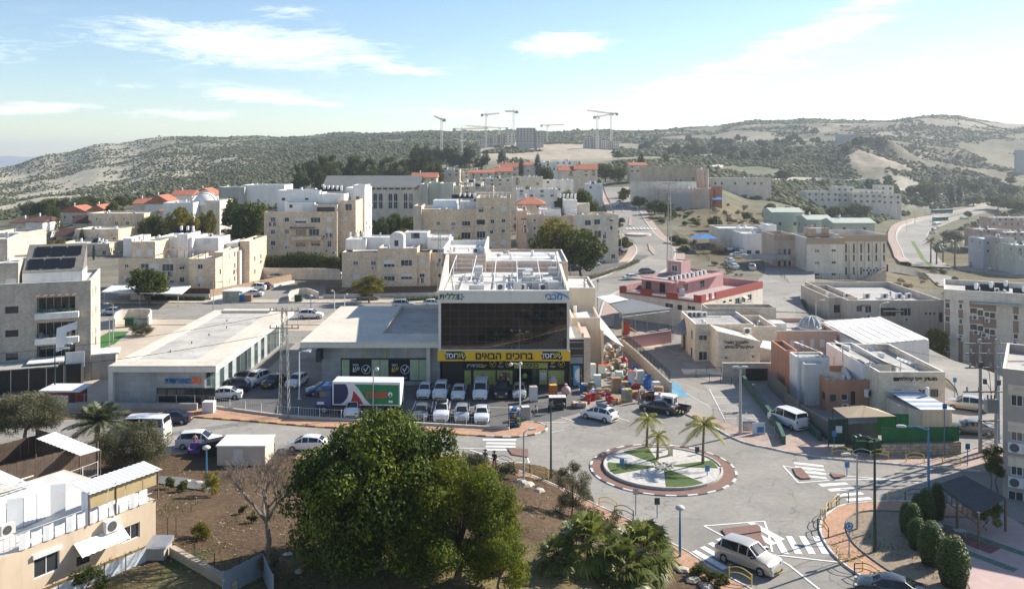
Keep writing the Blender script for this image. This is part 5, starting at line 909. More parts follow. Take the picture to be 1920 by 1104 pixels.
# ------------------------------------------------------------ right side: kindergarten, school, club, flats
PINK=mat('pink_plaster',(.50,.29,.28),.9,.06,.5,stain=.12);REDP=mat('red_parapet',(.33,.075,.06),.85,.1,.6);ORNG=mat('orange_plaster',(.46,.235,.15),.9,.1,.5,stain=.15);PEACH=mat('peach_plaster',(.60,.39,.29),.9,.06,.5,stain=.12)
T7=zm(960,420);T8=zm(1440,420);T4=zm(1440,640)
Kg=building('kindergarten','pink and white kindergarten with red crenellated roof terrace',(34,160));AK=R(24);crn=G(1315,568,4.6)
V=Vol((crn[0],crn[1]),23,17,-.5,4.6,R(48))
wins(V,'F',T7,[(1440,615,30,40,'S'),(1490,612,22,40,'S'),(1570,580,22,14,'d'),(1615,570,22,14,'d'),(1668,572,34,50,'S'),(1715,560,22,50,'S'),(1757,545,30,50,'S')]);wins(V,'L',T7,[(1240,615,34,34,'d'),(1325,618,60,26,'s'),(1160,600,60,30,'s')])
V.build(Kg,LIMEW,mat('terrace_floor',(.42,.33,.32),.9,.1),.0)
for f,segs in(('F',[(0,1.6,1.05),(3.0,3.6,1.0),(5.0,23,1.0)]),('L',[(17-1.5,17,1.0),(17-7.0,17-4.6,.95),(17-12.4,17-10,.95),(0,1.4,.95)]),('B',[(0,23,1.0)]),('R',[(0,17,1.0)])):
 vbox(V,f,0,V.face(f)[3],4.55,4.85,-.25,.02,'terrace_edge',REDP if f in 'FL' else PINK,Kg)
 for a,b,hh in segs:vbox(V,f,a,b,4.85,4.85+hh,-.3,.02,'parapet',REDP if f in 'FL' else PINK,Kg)
 vbox(V,f,.2,V.face(f)[3]-.2,4.85,5.2,-.2,-.1,'terrace_rail',FRAMEW,Kg)if f in 'FL' else None
o,u,a_,L_=V.face('F');U=V.P('F',3.5,0,-7.0);W=Vol((U.x,U.y),17,7.5,4.6,7.4,R(48));o2=W.h
wins(W,'L',T7,[]);W.grid('L',(1.5,4.5),(4.9,),1.2,1.9,'d');W.grid('F',(3,9),(5.2,),1.6,1.2,'d');W.build(Kg,PINK,ROOFG,.5,capm=PINK);vbox(W,'L',-1.5,7.4,7.0,7.25,0,1.6,'canopy',PINK,Kg);vbox(W,'F',1,15,7.0,7.25,0,1.2,'canopy',PINK,Kg)
for k in range(9):p=W.P('F',2+k*1.5,6.95,-2.5-.0*k);ac(Kg,p,R(48-90),1.2)
q=W.P('F',9,0,-4.5);X=Vol((q.x,q.y),3.4,3,6.5,9.6,R(48));X.hole('L',.9,7.6,1.2,1.2,'S');X.build(Kg,PINK,ROOFW,.2)
for k in range(2):p=V.P('L',9+k*1.6,4.62,-4.2);MB().box(p.x-.5,p.x+.5,p.y-.3,p.y+.3,p.z,p.z+1.3).build('play_house',mat('toy_grey',(.5,.5,.52),.6,.1),Kg)
pw=gp((1105,600),(1180,590),(1245,575));wall_run('pink_wall','long pink wall under the playground mesh',[G(1166,656),G(1258,642)],1.9,.3,PINK)
sr=building('shade_roof','dark grey shade roof over the playground with red toys',(20,140),cat='shade roof');zr_=5.0;pts=[G(1120,553,zr_),G(1185,560,zr_),G(1262,578,zr_),G(1168,594,zr_-.5),G(1140,566,zr_)];MB().prism(pts,4.8,4.95).build('roof',mat('shade_cloth',(.16,.17,.18),.8,.1,.5),sr);MB().prism([G(1118,557,5.1),G(1150,553,5.1),G(1178,562,5.1),G(1142,569,5.1)],5.1,5.2).build('roof_sheet',AWN,sr)
for g in pts[:4]:MB().cyl(g[0],g[1],0,4.8,.07,6).build('post',METAL,sr)
tp=thing('playground_slide','red and yellow playground slide under the grey shade roof','slide',(*G(1182,630),0));gx,gy=G(1182,630);MB().box(gx-1.2,gx-.2,gy-.5,gy+.5,0,2.2).build('tower',mat('toy_red',(.5,.06,.03),.6,.1),tp);MB().prism([(gx-.2,gy-.3),(gx+2,gy-.9),(gx+2,gy-.4),(gx-.2,gy+.2)],lambda x,y:1.3-(x-gx)*.6,lambda x,y:1.4-(x-gx)*.6).build('chute',mat('toy_orange',(.55,.22,.04),.6,.1),tp);MB().box(gx-1.4,gx-1.2,gy-.6,gy+.6,0,2.4).build('side_panel',mat('toy_yellow',(.6,.45,.05),.6,.1),tp)
fence('playground_fence','tall mesh fence on the pink wall round the playground',[G(1168,655),G(1257,641)],3.2,METAL,z=1.9,bay=2.5,bars=.5)
wl=building('white_canopy_yard','white plastic lean-to canopy over the yard beside the supermarket',(13,125),cat='canopy');MB().quad(*[(*G(x,y,z),z)for x,y,z in((1100,592,5.0),(1122,590,5.2),(1170,650,2.8),(1146,636,4.2))]).quad(*[(*G(x,y,z),z)for x,y,z in((1092,592,5.0),(1118,590,5.1),(1140,626,4.4),(1102,626,4.2))]).build('sheet',mat('canopy_white',(.78,.76,.72),.6,.05),wl)
for x,y in((1150,648),(1166,655),(1128,640)):g=G(x,y);MB().cyl(g[0],g[1],0,2.5,.05,6).build('post',METAL,wl)
fence('green_fence','long dark green fence on the wall between shop yard and school',[G(1168,655),G(1188,672),G(1220,702),G(1256,737)],1.3,GREENM,z=1.5,bay=2,bars=.12);wall_run('yard_wall','tall stone wall under the long green fence beside the goods',[G(1168,656),G(1188,673),G(1220,703),G(1258,740)],1.5,.25,LIMEG)
Sc=building('religious_school','stone school with black inscription, dome-shaped awning and flat roof',(32,128))
c1=at(1303,607,128);V=Vol((c1.x,128),4.4,1,-1,c1.z);zt_=c1.z;Vm=Vol((c1.x,128),8.6,10.5,-1.5,zt_,0);
wins(Vm,'F',T7,[(1413,828,64,66,'S'),(1413,975,64,66,'S')]);T2z=zm(1260,580,8.49)
wins(Vm,'L',T7,[(1190,722,8,40,'d'),(1330,815,10,60,'d'),(1328,955,12,80,'d')]);Vm.h['F']=[h for h in Vm.h['F']];Vm.build(Sc,LIMEL,ROOFG,.55,capm=WHITE)
Vq=Vol((c1.x+8.6,128.3),3.4,9,-1.5,zt_-.45);Vq.build(Sc,LIMEL,ROOFG,.9,capm=WHITE);Vq=Vol((c1.x+4,138.6),11,3.4,-1.5,zt_+.5);Vq.build(Sc,LIMEG,ROOFG,.9);lx=c1.x
MB().box(lx-.06,lx-.02,135,136.6,0,2.3).build('door',FRAMED,Sc);aw=MB();cy_,cz_=135.8,2.5
for k in range(8):
 t,s_=math.pi*(.5+k/8),math.pi*(.5+(k+1)/8)
 for j in range(4):f_=lambda q,h_:(lx+(1.9-.22*h_*h_*.6)*math.cos(q)*(1-.09*h_*h_),cy_+1.7*math.sin(q)*(1-.1*h_*h_)*.95,cz_+h_*.75);aw.quad(f_(t,j*.75),f_(s_,j*.75),f_(s_,j*.75+.75),f_(t,j*.75+.75))
aw.build('domed_awning',mat('awning_slate',(.17,.19,.22),.5,.1,metal=.3),Sc,smooth=True)
c2=at(1347,622,122.5);V2=Vol((c2.x,122.5),8.6,5.6,-1.5,c2.z);zz0,zz1=at(1347,622,122.5).z,at(1425,641,122.5).z;p0,p1=c2.x,at(1425,641,122.5).x
MB().prism([(p0,122.5),(p1,122.5),(p1,128),(p0,128)],-1.5,lambda x,y:zz0+(zz1-zz0)*max(0,(x-p0-1.2))/(p1-p0-1.2)).build('inscription_wing',LIMEL,Sc);MB().prism([(p0-.05,122.4),(p1+.05,122.4),(p1+.05,122.7),(p0-.05,122.7)],lambda x,y:zz0+(zz1-zz0)*max(0,(x-p0-1.2))/(p1-p0-1.2),lambda x,y:.14+zz0+(zz1-zz0)*max(0,(x-p0-1.2))/(p1-p0-1.2)).build('coping',WHITE,Sc)
P8=lambda x,y:at(1260+x/8.49,580+y/8.49,122.4)
for tx,x,y,sz in(('"אוהל משה"',1000,528,.62),('ישיבת',1180,525,.3),('על שם',1045,565,.28),('יצחק ומרים גוטליב',1070,600,.55),('ז"ל',870,612,.3)):p=P8(x,y);letters('inscription',tx[::-1],sz,TXTK,Sc,(p.x,122.42,p.z),0,.02,.008)
for x,y in((860,770),(1290,748)):p=P8(x,y);MB().box(p.x-.12,p.x+.12,122.3,122.5,p.z-.08,p.z+.08).build('wall_light',FRAMED,Sc)
p=at(1402,623,126.5);ac(Sc,(p.x,126.6,p.z-.2),0,1.3)
for k,(x,y)in enumerate(((1294,597),(1302,596),(1309,594),(1320,593))):g=at(x,y,136.5);ac(Sc,(g.x,136.5,Vm.zr+.02),.2*k,1.2)
MB().box(p0-5.2,p0+14.5,120,122.3,-.3,.25).build('plinth',LIMEL,Sc)
Dz=building('domed_wing','peach stone wing with glass dome on its flat roof',(45,132));c=at(1440,617,130);V=Vol((c.x,130),10.2,10.5,-2,at(1556,620,130).z);
wins(V,'F',T8,[(30,890,36,60,'k'),(105,890,34,60,'k'),(180,890,34,60,'k'),(328,880,34,60,'k'),(402,880,38,60,'k'),(255,885,30,60,'k')]);V.build(Dz,PEACH,ROOFG,.7,capm=LIMEW)
g=at(1520,605,135.5);dm=MB();dm.lathe([(1.75*math.cos(t),V.zr+.25+1.6*math.sin(t))for t in[math.pi/2*k/6 for k in range(7)]],12,g.x,135.5);dm.build('dome',glass('dome_glass',(.30,.32,.33),.15,.7),Dz);MB().lathe([(2.0,V.zr),(2.0,V.zr+.3),(1.7,V.zr+.32)],16,g.x,135.5).build('dome_ring',WHITE,Dz)
for k in range(12):a=2*math.pi*k/12;MB().tube([(g.x+1.77*math.cos(t)*math.cos(a),135.5+1.77*math.cos(t)*math.sin(a),V.zr+.25+1.63*math.sin(t))for t in[math.pi/2*j/5 for j in range(6)]],.05,4).build('dome_rib',WHITE,Dz)
MB().box(c.x+2,c.x+4,134,137,V.zr,V.zr+1.0).build('roof_box',ROOFW,Dz)
V2=Vol((c.x-1.2,133),1.2,8,-1,V.z1-.2);V2.build(Dz,LIMEL,ROOFG,.7,capm=LIMEW)
pc=building('entry_porch','white flat porch canopy on thin posts between school and orange house',(38,120),cat='canopy');zq=at(1440,655,121).z;MB().prism([(at(1425,655,122).x,122),(at(1470,660,119).x,119),(at(1472,650,124).x,124.5),(at(1432,645,126).x,126.5)],zq-.05,zq+.1).build('roof',AWN,pc)
for x,y in((1444,121),(1449,123),(1463,120)):q=at(x,650,y);MB().cyl(q.x,y,0,zq,.06,6).build('post',METAL,pc)
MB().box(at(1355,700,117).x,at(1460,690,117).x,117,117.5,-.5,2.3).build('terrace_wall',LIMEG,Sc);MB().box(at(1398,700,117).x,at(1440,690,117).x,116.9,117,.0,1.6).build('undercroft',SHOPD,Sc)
Cl=building('community_club','stone community hall with dark lettering and slanted roof panels',(46,112));c=at(1648,697,100.5);V=Vol((c.x,100.5),at(1772,697,100.5).x-c.x,15,-1,c.z)
wins(V,'F',T4,[(958,385,58,62,'g'),(1140,380,58,58,'s'),(1230,382,60,58,'g'),(957,470,58,46,'g'),(1142,468,58,44,'s'),(1230,470,58,50,'g')]);V.build(Cl,LIMEL,ROOFG,.8,capm=WHITE)
p=at(1722,710.5,100.4);letters('sign_letters','מועדון פיס קהילתי'[::-1],.58,TXTK,Cl,(p.x,100.45,p.z),0,.02,.012);q=at(1681,711,100.4);MB().box(q.x-.3,q.x+.3,100.42,100.47,q.z-.2,q.z+.2).build('sign_logo',TXTK,Cl)
L2=Vol((at(1608,668,105).x,103.5),3.4,12,-1,c.z+.15);L2.build(Cl,WHITE,ROOFG,.5)
def rack(px,rows,tilt=1.6):
 zb=V.zr+.5;a,b,c_,d=[G(x,y,z)+(z,)for(x,y),z in zip(px,(zb+tilt,zb+tilt*.2,zb,zb+tilt))];n=8
 A_,B_,C_,D_=map(Vector,(a,b,c_,d))
 for k in range(n):t0,t1=k/n+.008,(k+1)/n-.008;MB().quad(A_.lerp(B_,t0),A_.lerp(B_,t1),D_.lerp(C_,t1),D_.lerp(C_,t0)).build('roof_panel',mat('panel_grey',(.36,.365,.37),.5,.08,1),Cl)
 for t in(.1,.5,.9):q=A_.lerp(B_,t);MB().tube([(q.x,q.y,V.zr),q],.04,4).build('panel_leg',METAL,Cl)
rack([(1567,643),(1700,694),(1675,687),(1560,641)],1);rack([(1568,642),(1702,694),(1655,680),(1562,636)],1,2.2);rack([(1488,641),(1572,672),(1560,668),(1492,640)],1,2.2);rack([(1682,668),(1752,694),(1735,694),(1680,672)],1,1.2)
Or=building('orange_house','orange plastered low house with white stair block beside the club hall',(40,110));c=at(1550,712,103);Wd=at(1627,712,103).x-c.x;V=Vol((c.x,103),Wd,7,-1,c.z);wins(V,'F',T4,[(480,418,46,50,'g'),(566,412,50,50,'s'),(628,418,34,100,'d')]);wins(V,'L',T4,[(340,360,14,26,'d'),(410,395,26,44,'d')]);V.build(Or,ORNG,ROOFG,.6,capm=ORNG)
V2=Vol((at(1472,657,110.5).x,110.5),1.6,6,-1,at(1497,657,110.5).z);V2.build(Or,ORNG,ROOFG,.5);V3=Vol((at(1495,670,107).x,107),3.9,3,-1,at(1500,670,107).z);V3.build(Or,WHITE,ROOFG,.2);V4=Vol((at(1508,690,105.5).x,105.4),2.4,1.4,-1,at(1504,684,105).z);V4.build(Or,mat('grey_plaster',(.6,.58,.55),.8,.06),ROOFW,.2)
for k in range(6):ac(Or,(c.x+3.0+.22*k,104+k*.9,V.zr+.02),R(60),1.1)
p=at(1629,735,102.8);ac(Or,(p.x,102.85,p.z-.5),R(40),1.4)
Rf=building('pilaster_flats','tall pale flats with brown window strips and roof boilers at the right edge',(78,150));c=at(1770,542,152);a1=at(1920,578,1).normalized();AR=R(-26);V=Vol((c.x,152),27,14,-12,c.z,AR);T8b=T8
items=[]
for x,w_,ys in((1328,30,(600,700,850,920)),(1425,26,(608,720,840)),(1520,50,(640,760)),(1570,40,(655,770)),(1620,40,(668,790)),(1660,36,(675,800)),(1833,36,(690,830))):items+=[(x,y,w_,36,'d' if x%3 else 's')for y in ys]
wins(V,'F',T8,items);V.build(Rf,LIMEW,ROOFG,.9,capm=WHITE);BR=mat('brown_strip',(.30,.22,.17),.85,.1,.5)
for x,w_ in((1328,36),(1425,34),(1545,110),(1640,96),(1833,42)):
 u0,z0=V.uv('F',1440+(x-w_/2)/3.944,700);u1,z1=V.uv('F',1440+(x+w_/2)/3.944,560)
 zs=sorted([(h[1],h[1]+h[3])for h in V.h['F']if h[0]>u0-.3 and h[0]+h[2]<u1+.3])
 lo=-9.0
 for a,b in zs+[(V.z1-1.6,0)]:
  if a-lo>.4:vbox(V,'F',u0,u1,lo+.15,a-.15,.0,.05,'brown_panel',BR,Rf)
  lo=max(lo,b)
vbox(V,'F',4.2,11.5,V.z1-2.1,V.z1-1.75,0,1.0,'ledge',CONC,Rf)
for x,y in((1532,690),(1540,800),(1600,820),(1830,880),(1820,1000),(1320,845),(1420,850),(1330,1080)):p=T8(x,y);ac_px(V,'F',p[0],p[1],Rf,1.1)
for k in range(9):u,d=5+k*2.4,3+(k%3)*3;p=V.P('F',u,0,-d);boiler(Rf,p.x,p.y,V.zr,AR,True,1.15)
for u0 in(12.3,14.3):vbox(V,'F',u0,u0+.12,-8,V.z1-.6,.02,.14,'downpipe',METAL,Rf)
Re=building('near_flats','grey flats with air conditioners cut by the right edge',(45,70));c=at(1880,690,77);V=Vol((c.x,77),11,12,-1,c.z,R(-31));T4n=T4;wins(V,'F',T4,[(1840,420,90,110,'s'),(1840,675,90,110,'s'),(1840,930,90,110,'s')]);V.win('F',1890,925,1919,960,'s');V.win('F',1895,985,1919,1010,'d')
V.build(Re,mat('grey_stucco',(.42,.36,.31),.9,.08,.6,stain=.12),ROOFG,.8,capm=WHITE)
for x,y,s_ in((1905,840,1.4),(1905,905,1.4),(1900,965,1.4)):ac_px(V,'F',x,y,Re,s_)
for z0 in(1.2,4.2,7.4):vbox(V,'F',.4,3.0,z0+1.7,z0+2.6,.0,.05,'pale_panel',LIMEL,Re)
ts=building('shade_sail','tan peaked shade sail over the fenced corner beside the club',(43,100),cat='shade sail');zl=3.3;pk=at(1617,759.5,91);cs=[(*G(x,y,zl),zl)for x,y in((1587,783),(1680,780),(1645,766),(1561,764))];mb=MB()
for i in range(4):mb.quad(cs[i],cs[(i+1)%4],tuple(pk))
mb.build('canopy',mat('sail_tan',(.52,.40,.27),.8,.06,.5),ts)
for q in cs:MB().cyl(q[0],q[1],0,q[2],.06,6).build('post',GREENM,ts)
cb=building('striped_cabin','small white cabin with blue striped roof beside the green netting',(50,97),cat='cabin');a=at(1692,765,98);b=at(1778,785,96);x0,x1=at(1728,800,95).x,at(1785,800,95).x
V=Vol((x0,95),x1-x0,5.5,0,2.5);V.build(cb,CREAM,ROOFG,.0);n=9;zf_,zb_=2.62,3.5;xa,xb=x0-2.2,x1+.2
for k in range(n):t0,t1=k/n,(k+1)/n;MB().quad((x0-.3-1.2*t0,94.6+6*t0,zf_+.5*t0),(x1+.2-1.4*t0,94.6+6*t0,zf_+.5*t0),(x1+.2-1.4*t1,94.6+6*t1,zf_+.5*t1),(x0-.3-1.2*t1,94.6+6*t1,zf_+.5*t1)).build('roof_strip',[mat('strip_white',(.68,.70,.73),.6,.1),mat('strip_blue',(.30,.36,.48),.6,.1)][k%2],cb)
MB().prism([(x0-1.6,97),(x0-.02,95.05),(x0-.02,100.4),(x0-1.6,100.4)],0,2.4).build('side_room',CREAM,cb);boiler(cb,x1-.9,98.8,2.8,0,False,.7)
NET=mat('green_netting',(.03,.17,.06),.9,.2,1.5);st_=stone('rubble_wall',(.42,.36,.28),.45,.3,.3,.55)
MB();tag(MB().quad(*[(*G(x,y),z)for x,y,z in((1645,832,.9),(1704,834,.9),(1704,834,3.2),(1645,832,3.2))]).build('green_net',NET),'bright green netting hung behind the tan shade sail','netting')
sheet_fence('net_fence','green netted fence on the rubble wall beside the cabin',[G(1654,851),G(1797,848)],1.5,NET,z=1.15,board=.5)
rw=wall_run('rubble_wall','rubble stone wall below the green netted fence',[G(1648,853),G(1800,850)],1.15,.4,mat('rubble_mortar',(.25,.21,.17),.95,.15,1));rs=random.Random(3)
ga,gb=Vector(G(1648,853)),Vector(G(1800,850));SM=[MB().lathe([(.02,-.04),(.75,-.03),(.95,.0),(.7,.06),(.02,.09)],k).mesh('stone',mat('rubble_stone%d'%k,c_,.95,.2,2,bump=.3))for k,c_ in((5,(.50,.42,.32)),(6,(.42,.36,.29)),(7,(.56,.49,.39)))]
for r_ in range(4):
 n=27
 for k in range(n):t=(k+.5+.5*(r_%2)*.9+rs.uniform(-.1,.1))/(n+.5);p=ga.lerp(gb,t);o=wpl('stone',rs.choice(SM),rw,(p.x,p.y-.21,.12+r_*.29+rs.uniform(-.02,.02)),0,(.19+rs.uniform(-.03,.03),.17,.5));o.rotation_euler=(R(90),rs.uniform(-.3,.3),0)
SLAT=mat('slat_grey',(.12,.12,.115),.7,.15,1)
sheet_fence('slat_fence','tall dark slatted fence along the van driveway',[G(1470,762),G(1500,790),G(1560,830)],2.0,SLAT,board=.25);sheet_fence('slat_fence','dark slatted fence panel before the tan shade sail',[G(1585,835),G(1645,830)],2.2,SLAT,board=.25);sheet_fence('slat_fence','upper dark slatted fence beside the orange house',[G(1440,725),G(1476,762)],2.2,SLAT,board=.25)
ga_=building('gate','green gate with white notice at the end of the slatted fence',G(1573,838),cat='gate');p=G(1573,838);MB().box(p[0]-1.0,p[0]+.8,p[1]-.05,p[1]+.05,.3,2.9).build('leaf',GREENM,ga_);MB().box(p[0]-.35,p[0]+.3,p[1]-.09,p[1]-.06,1.5,2.2).build('notice',FRAMEW,ga_);[MB().box(p[0]+d,p[0]+d+.1,p[1]-.06,p[1]+.06,0,3.0).build('post',GREENM,ga_)for d in(-1.12,.82)]
wall_run('green_parapet','long low wall with green rail between driveway and slatted fence',[G(1476,765),G(1537,826)],.75,.3,mat('green_coping',(.04,.10,.08),.7,.15,1));wall_run('green_parapet','green topped wall on the left of the van driveway',[G(1392,715),G(1448,790),G(1470,835)],.9,.35,mat('green_coping',(.04,.10,.08),.7,.15,1))
In=building('institute','cream institute with vertical fins and tan roof band on the slope',(90,229));c=at(1513,455,226);V=Vol((c.x,226),at(1583,455,226).x-c.x,14,-6,at(1513,446,226).z);wins(V,'F',T8,[(363,200,36,24,'s'),(486,196,34,20,'s'),(363,288,36,22,'s'),(486,285,34,20,'s'),(363,374,36,20,'s'),(486,372,34,22,'s')]);V.build(In,LIMEW,ROOFG,1.4);TAN=mat('tan_band',(.42,.31,.22),.85,.08,.5)
vbox(V,'F',-.1,V.w+.1,V.z1-1.6,V.z1+.02,0,.12,'roof_band',TAN,In)
V2=Vol((V.C.x+V.w,230),at(1662,440,230).x-V.C.x-V.w,16,-6,at(1600,440,230).z)
for k,x in enumerate((577,635,689,745,801,858)):
 for ya,yb in((145,215),(228,275),(320,375)):a=T8(x-6,ya);b=T8(x+6,yb);V2.win('F',a[0],a[1],b[0],b[1],'d')
V2.build(In,LIMEW,ROOFG,1.6);vbox(V2,'F',0,V2.w+.3,V2.z1-1.7,V2.z1+.02,0,.3,'roof_band',TAN,In)
for k,x in enumerate((600,660,716,772,830)):u,_=V2.uv('F',*T8(x,200));vbox(V2,'F',u,u+.35,-6,V2.z1-1.7,.0,.35,'fin',LIMEW,In)
V3=Vol((V.C.x-5.4,236),5.4,12,-6,V.z1-.1,R(-28)*0);
for x in(190,230,262):
 for z in range(3):V3.hole('F',1.0+(x-190)/26,-3.5+z*3.2,.6,1.8,'d')
V3.build(In,LIMEP,ROOFG,1.4);vbox(V3,'F',0,5.4,V3.z1-1.5,V3.z1+.02,0,.12,'roof_band',TAN,In);V4=Vol((at(1519,430,236).x,236),5,5,8,at(1519,428,236).z);V4.hole('F',1.6,V4.z0+1,1.4,2.0,'k');V4.build(In,TAN,ROOFG,.2)
st=MB();a,b=V2.uv('F',1608,515)[0],V2.uv('F',1656,500)[0];st.prism([V2.P('F',a,0,0).xy,V2.P('F',b,0,0).xy,V2.P('F',b,0,2).xy,V2.P('F',a,0,2).xy],lambda x,y:-6,lambda x,y:-2.6+(x-V2.P('F',a,0).x)*.45);st.build('outside_stair',LIMEP,In)
for k in range(6):p=V2.P('F',a+1.5+k*.9,-.5,.3);ac(In,p,0,1.2)
tag(MB().box(at(1400,480,234).x,at(1482,480,234).x,234,237,at(1440,487,234).z,at(1440,478,234).z).build('footbridge',CONC),'concrete footbridge joining the slope to the institute','bridge')
Lo=building('low_school','low cream stone public building with flat grey roof right of the dome',(70,160));c=at(1590,560,163);V=Vol((c.x,163),at(1770,560,163).x-c.x,24,-10,at(1680,563,163).z);wins(V,'F',T8,[(675,625,40,40,'g'),(742,632,46,50,'s'),(885,650,120,60,'d'),(1020,650,80,60,'s'),(1168,662,16,16,'d'),(1200,662,16,16,'d'),(1230,662,16,16,'d'),(1278,690,26,70,'d')]);V.build(Lo,CREAM,ROOFG,1.1,capm=LIMEL);a=V.uv('F',1648,580)[0];b=V.uv('F',1684,580)[0];vbox(V,'F',a,b,1.2,1.4,0,2.5,'canopy',STEELD,Lo)
V2=Vol((at(1550,560,168).x,167),5.5,16,-10,V.z1-.1,R(0));V2.hole('F',1,0,1.2,1.5,'d');V2.build(Lo,CREAM,ROOFG,.8)
for x,y in((1588,540),(1625,543),(1658,553),(1685,552),(1703,560)):p=at(x,y,172);ac(Lo,(p.x,172,V.zr),.4,1.6)
letters('sign_letters','בית ספר'[::-1],.6,FRAMED,Lo,tuple(V.P('F',3.2,V.z1-1.0,.05)),0,.02)
Wh=building('white_sheds','long white corrugated shed roof before the low school',(62,142),cat='shed');xx0=at(1552,640,147).x
rf_=[at(1543,600,158),at(1648,595,166),at(1745,635,141),at(1640,640,131)];zz=3.6;q=[G(1543,603,4.2),G(1650,594,4.2),G(1742,636,3.6),G(1622,646,3.6)]
qs=[Vector((*a,z))for a,z in zip(q,(4.2,4.2,3.6,3.6))];WR=mat('shed_white',(.74,.735,.72),.6,.05,.5)
for k in range(14):t0,t1=k/14,(k+1)/14-.003;A_,B_,C_,D_=qs;dz=Vector((0,0,.05*(k%2)));MB().quad(A_.lerp(B_,t0)+dz,D_.lerp(C_,t0)+dz,D_.lerp(C_,t1)+dz,A_.lerp(B_,t1)+dz).build('roof_sheet',WR,Wh)
MB().prism([p.xy for p in qs],-9,3.5).build('wall',WHITE,Wh)
# ------------------------------------------------------------ the town behind, the valley and the building site
def house(name,label,x0,x1,yt,yb,Y,d=9.0,m=None,roof=None,ridge=0.0,axis='u',win='SKs',floors=2,ang=0.0,group=None,cat='house',hip=0.0,nw=None,zb=None):
 """a house read off the photograph: left, right, eaves and foot rows at a distance"""
 a=at(x0,yt,Y);b=at(x1,yb,Y);zw=(b.z if zb is None else zb)-1.5;z0=min(zw,hgt(a.x,Y)-.8,hgt(b.x,Y)-.8,hgt(a.x,Y+d)-.8);o=thing(name,label,cat,(a.x,Y,z0),0,group);W_=b.x-a.x;V=Vol((a.x,Y),W_,d,z0,a.z,ang);hh=(a.z-zw-1.5)/max(1,floors);n=nw or max(1,int(W_/3.2));s_=1.0+.25*(Y>400)
 for f in range(floors):
  for k in range(n):V.hole('F',W_*(k+.5)/n-.55*s_,zw+1.5+hh*f+hh*.3,1.1*s_,min(1.25*s_,hh*.55),random.choice(win))
  for k in range(max(1,int(d/5))):V.hole('R' if a.x<0 else 'L',d*(k+.5)/max(1,int(d/5))-.5,zw+1.5+hh*f+hh*.3,1.0,min(1.1,hh*.5),random.choice(win))
 V.build(o,m or LIMEL,ROOFW if not ridge else None,.5 if not ridge else 0.02)
 if ridge:gable(o,(a.x,Y),W_,d,a.z+.03,ridge*Y/F_PX,ang,roof or TILE,.5,axis,hip);wpl('water_tank',TANK_ME,o,(a.x+W_*.3,Y+d*.5,a.z+ridge*Y/F_PX*.9),0,1.0)
 elif random.random()<.7:boiler(o,a.x+W_*.6,Y+d*.6,V.zr,0,True,1.0);boiler(o,a.x+W_*.3,Y+d*.5,V.zr,0,False,1.0)
 return o,V
BRT=BROWNT
for i,(x0,x1,yt,yb,Y,bx)in enumerate(((166,270,400,432,292,(133,168,409)),(140,222,430,462,276,(102,137,434)),(104,205,457,487,262,(66,105,458)))):
 o,V=house('terrace_house',('topmost','middle','lowest')[i]+' of three stepped stone terraces with dark brown roofs',x0,x1,yt,yb,Y,12,LIME,floors=1,nw=5,group='stepped terraces on the left slope')
 a,b=at(bx[0],bx[2]+10,Y-1),at(bx[1],bx[2],Y-1);MB().quad((a.x,Y-1.5,a.z),(b.x,Y-1.5,a.z),(b.x,Y+3,b.z+.8),(a.x,Y+3,b.z+.8)).build('brown_roof',BRT,o);Vol((a.x+.3,Y-.4),b.x-a.x,8,a.z-5,a.z-.05).build(o,CREAM,ROOFW,.1);MB().box(a.x-5,b.x-1,Y-5,Y-.5,a.z-2.2,a.z-2.0).build('terrace_canopy',CONC,o)
 for k in range(3):ac(o,V.P('F',3+k*4.5,V.z1-2.2,.25),0,1.1)
house('left_edge_house','plain beige house wall cut by the left edge above the solar roof',-30,34,437,475,165,10,LIMEG,floors=1,nw=1,win='k')
for i,(x0,x1,yt,yb,Y,rd,ax,lab)in enumerate(((20,55,418,440,300,6,'u','small dark-roofed house at the far left edge'),(48,80,416,440,285,8,'u','brown-roofed low house beside the dark conifers'),(113,163,398,415,380,12,'v','bright red-roofed house left of the conifer group'),(163,200,396,412,370,12,'v','small white-gabled house with red roof and blue tank'),(250,272,382,402,380,9,'u','narrow red-roofed house left of the big red roof'),(272,322,382,408,372,16,'v','big red-roofed house left of the domed hall'),(300,322,396,405,350,6,'u','little red lean-to roof under the big red roof'),(322,360,366,385,400,9,'u','long low red roof behind the domed hall'),(358,406,366,380,410,13,'v','white house with steep red roof left of the grey hall'),(535,540,372,385,400,6,'u','little red roof beside the white arched hall'))):
 house('red_roof_house' if i>1 else 'brown_roof_house',lab,x0,x1,yt,yb,Y,11,WHITE if i%2 else LIMEL,BRT if i<2 else TILE,rd,ax,floors=1,group='pitched-roof houses on the left slope')
dh=building('domed_hall','white hall with half dome among trees on the left',(-112,300));Y=300.0;V=volpx(306,362,380,Y,14,0);V.grid('F',(2,5,8),(2,6),.8,2.4,'d');V.build(dh,WHITE,ROOFW,.6);V=volpx(358,412,376,Y+6,14,0);V.grid('F',(2,4,6,8),(7,),.8,2.0,'d');V.build(dh,LIMEW,ROOFW,.5)
g=at(386,377,Y+10);MB().lathe([(4.3*math.cos(t),g.z-1.2+4.2*math.sin(t))for t in[math.pi/2*k/8 for k in range(9)]],20,g.x,g.y).build('dome',WHITE,dh,smooth=True);MB().tube([(g.x+5.0*math.cos(t),g.y-1,g.z-1.2+4.6*math.sin(t))for t in[math.pi*k/14 for k in range(15)]],.25,5).build('dome_rib',LIMEW,dh)
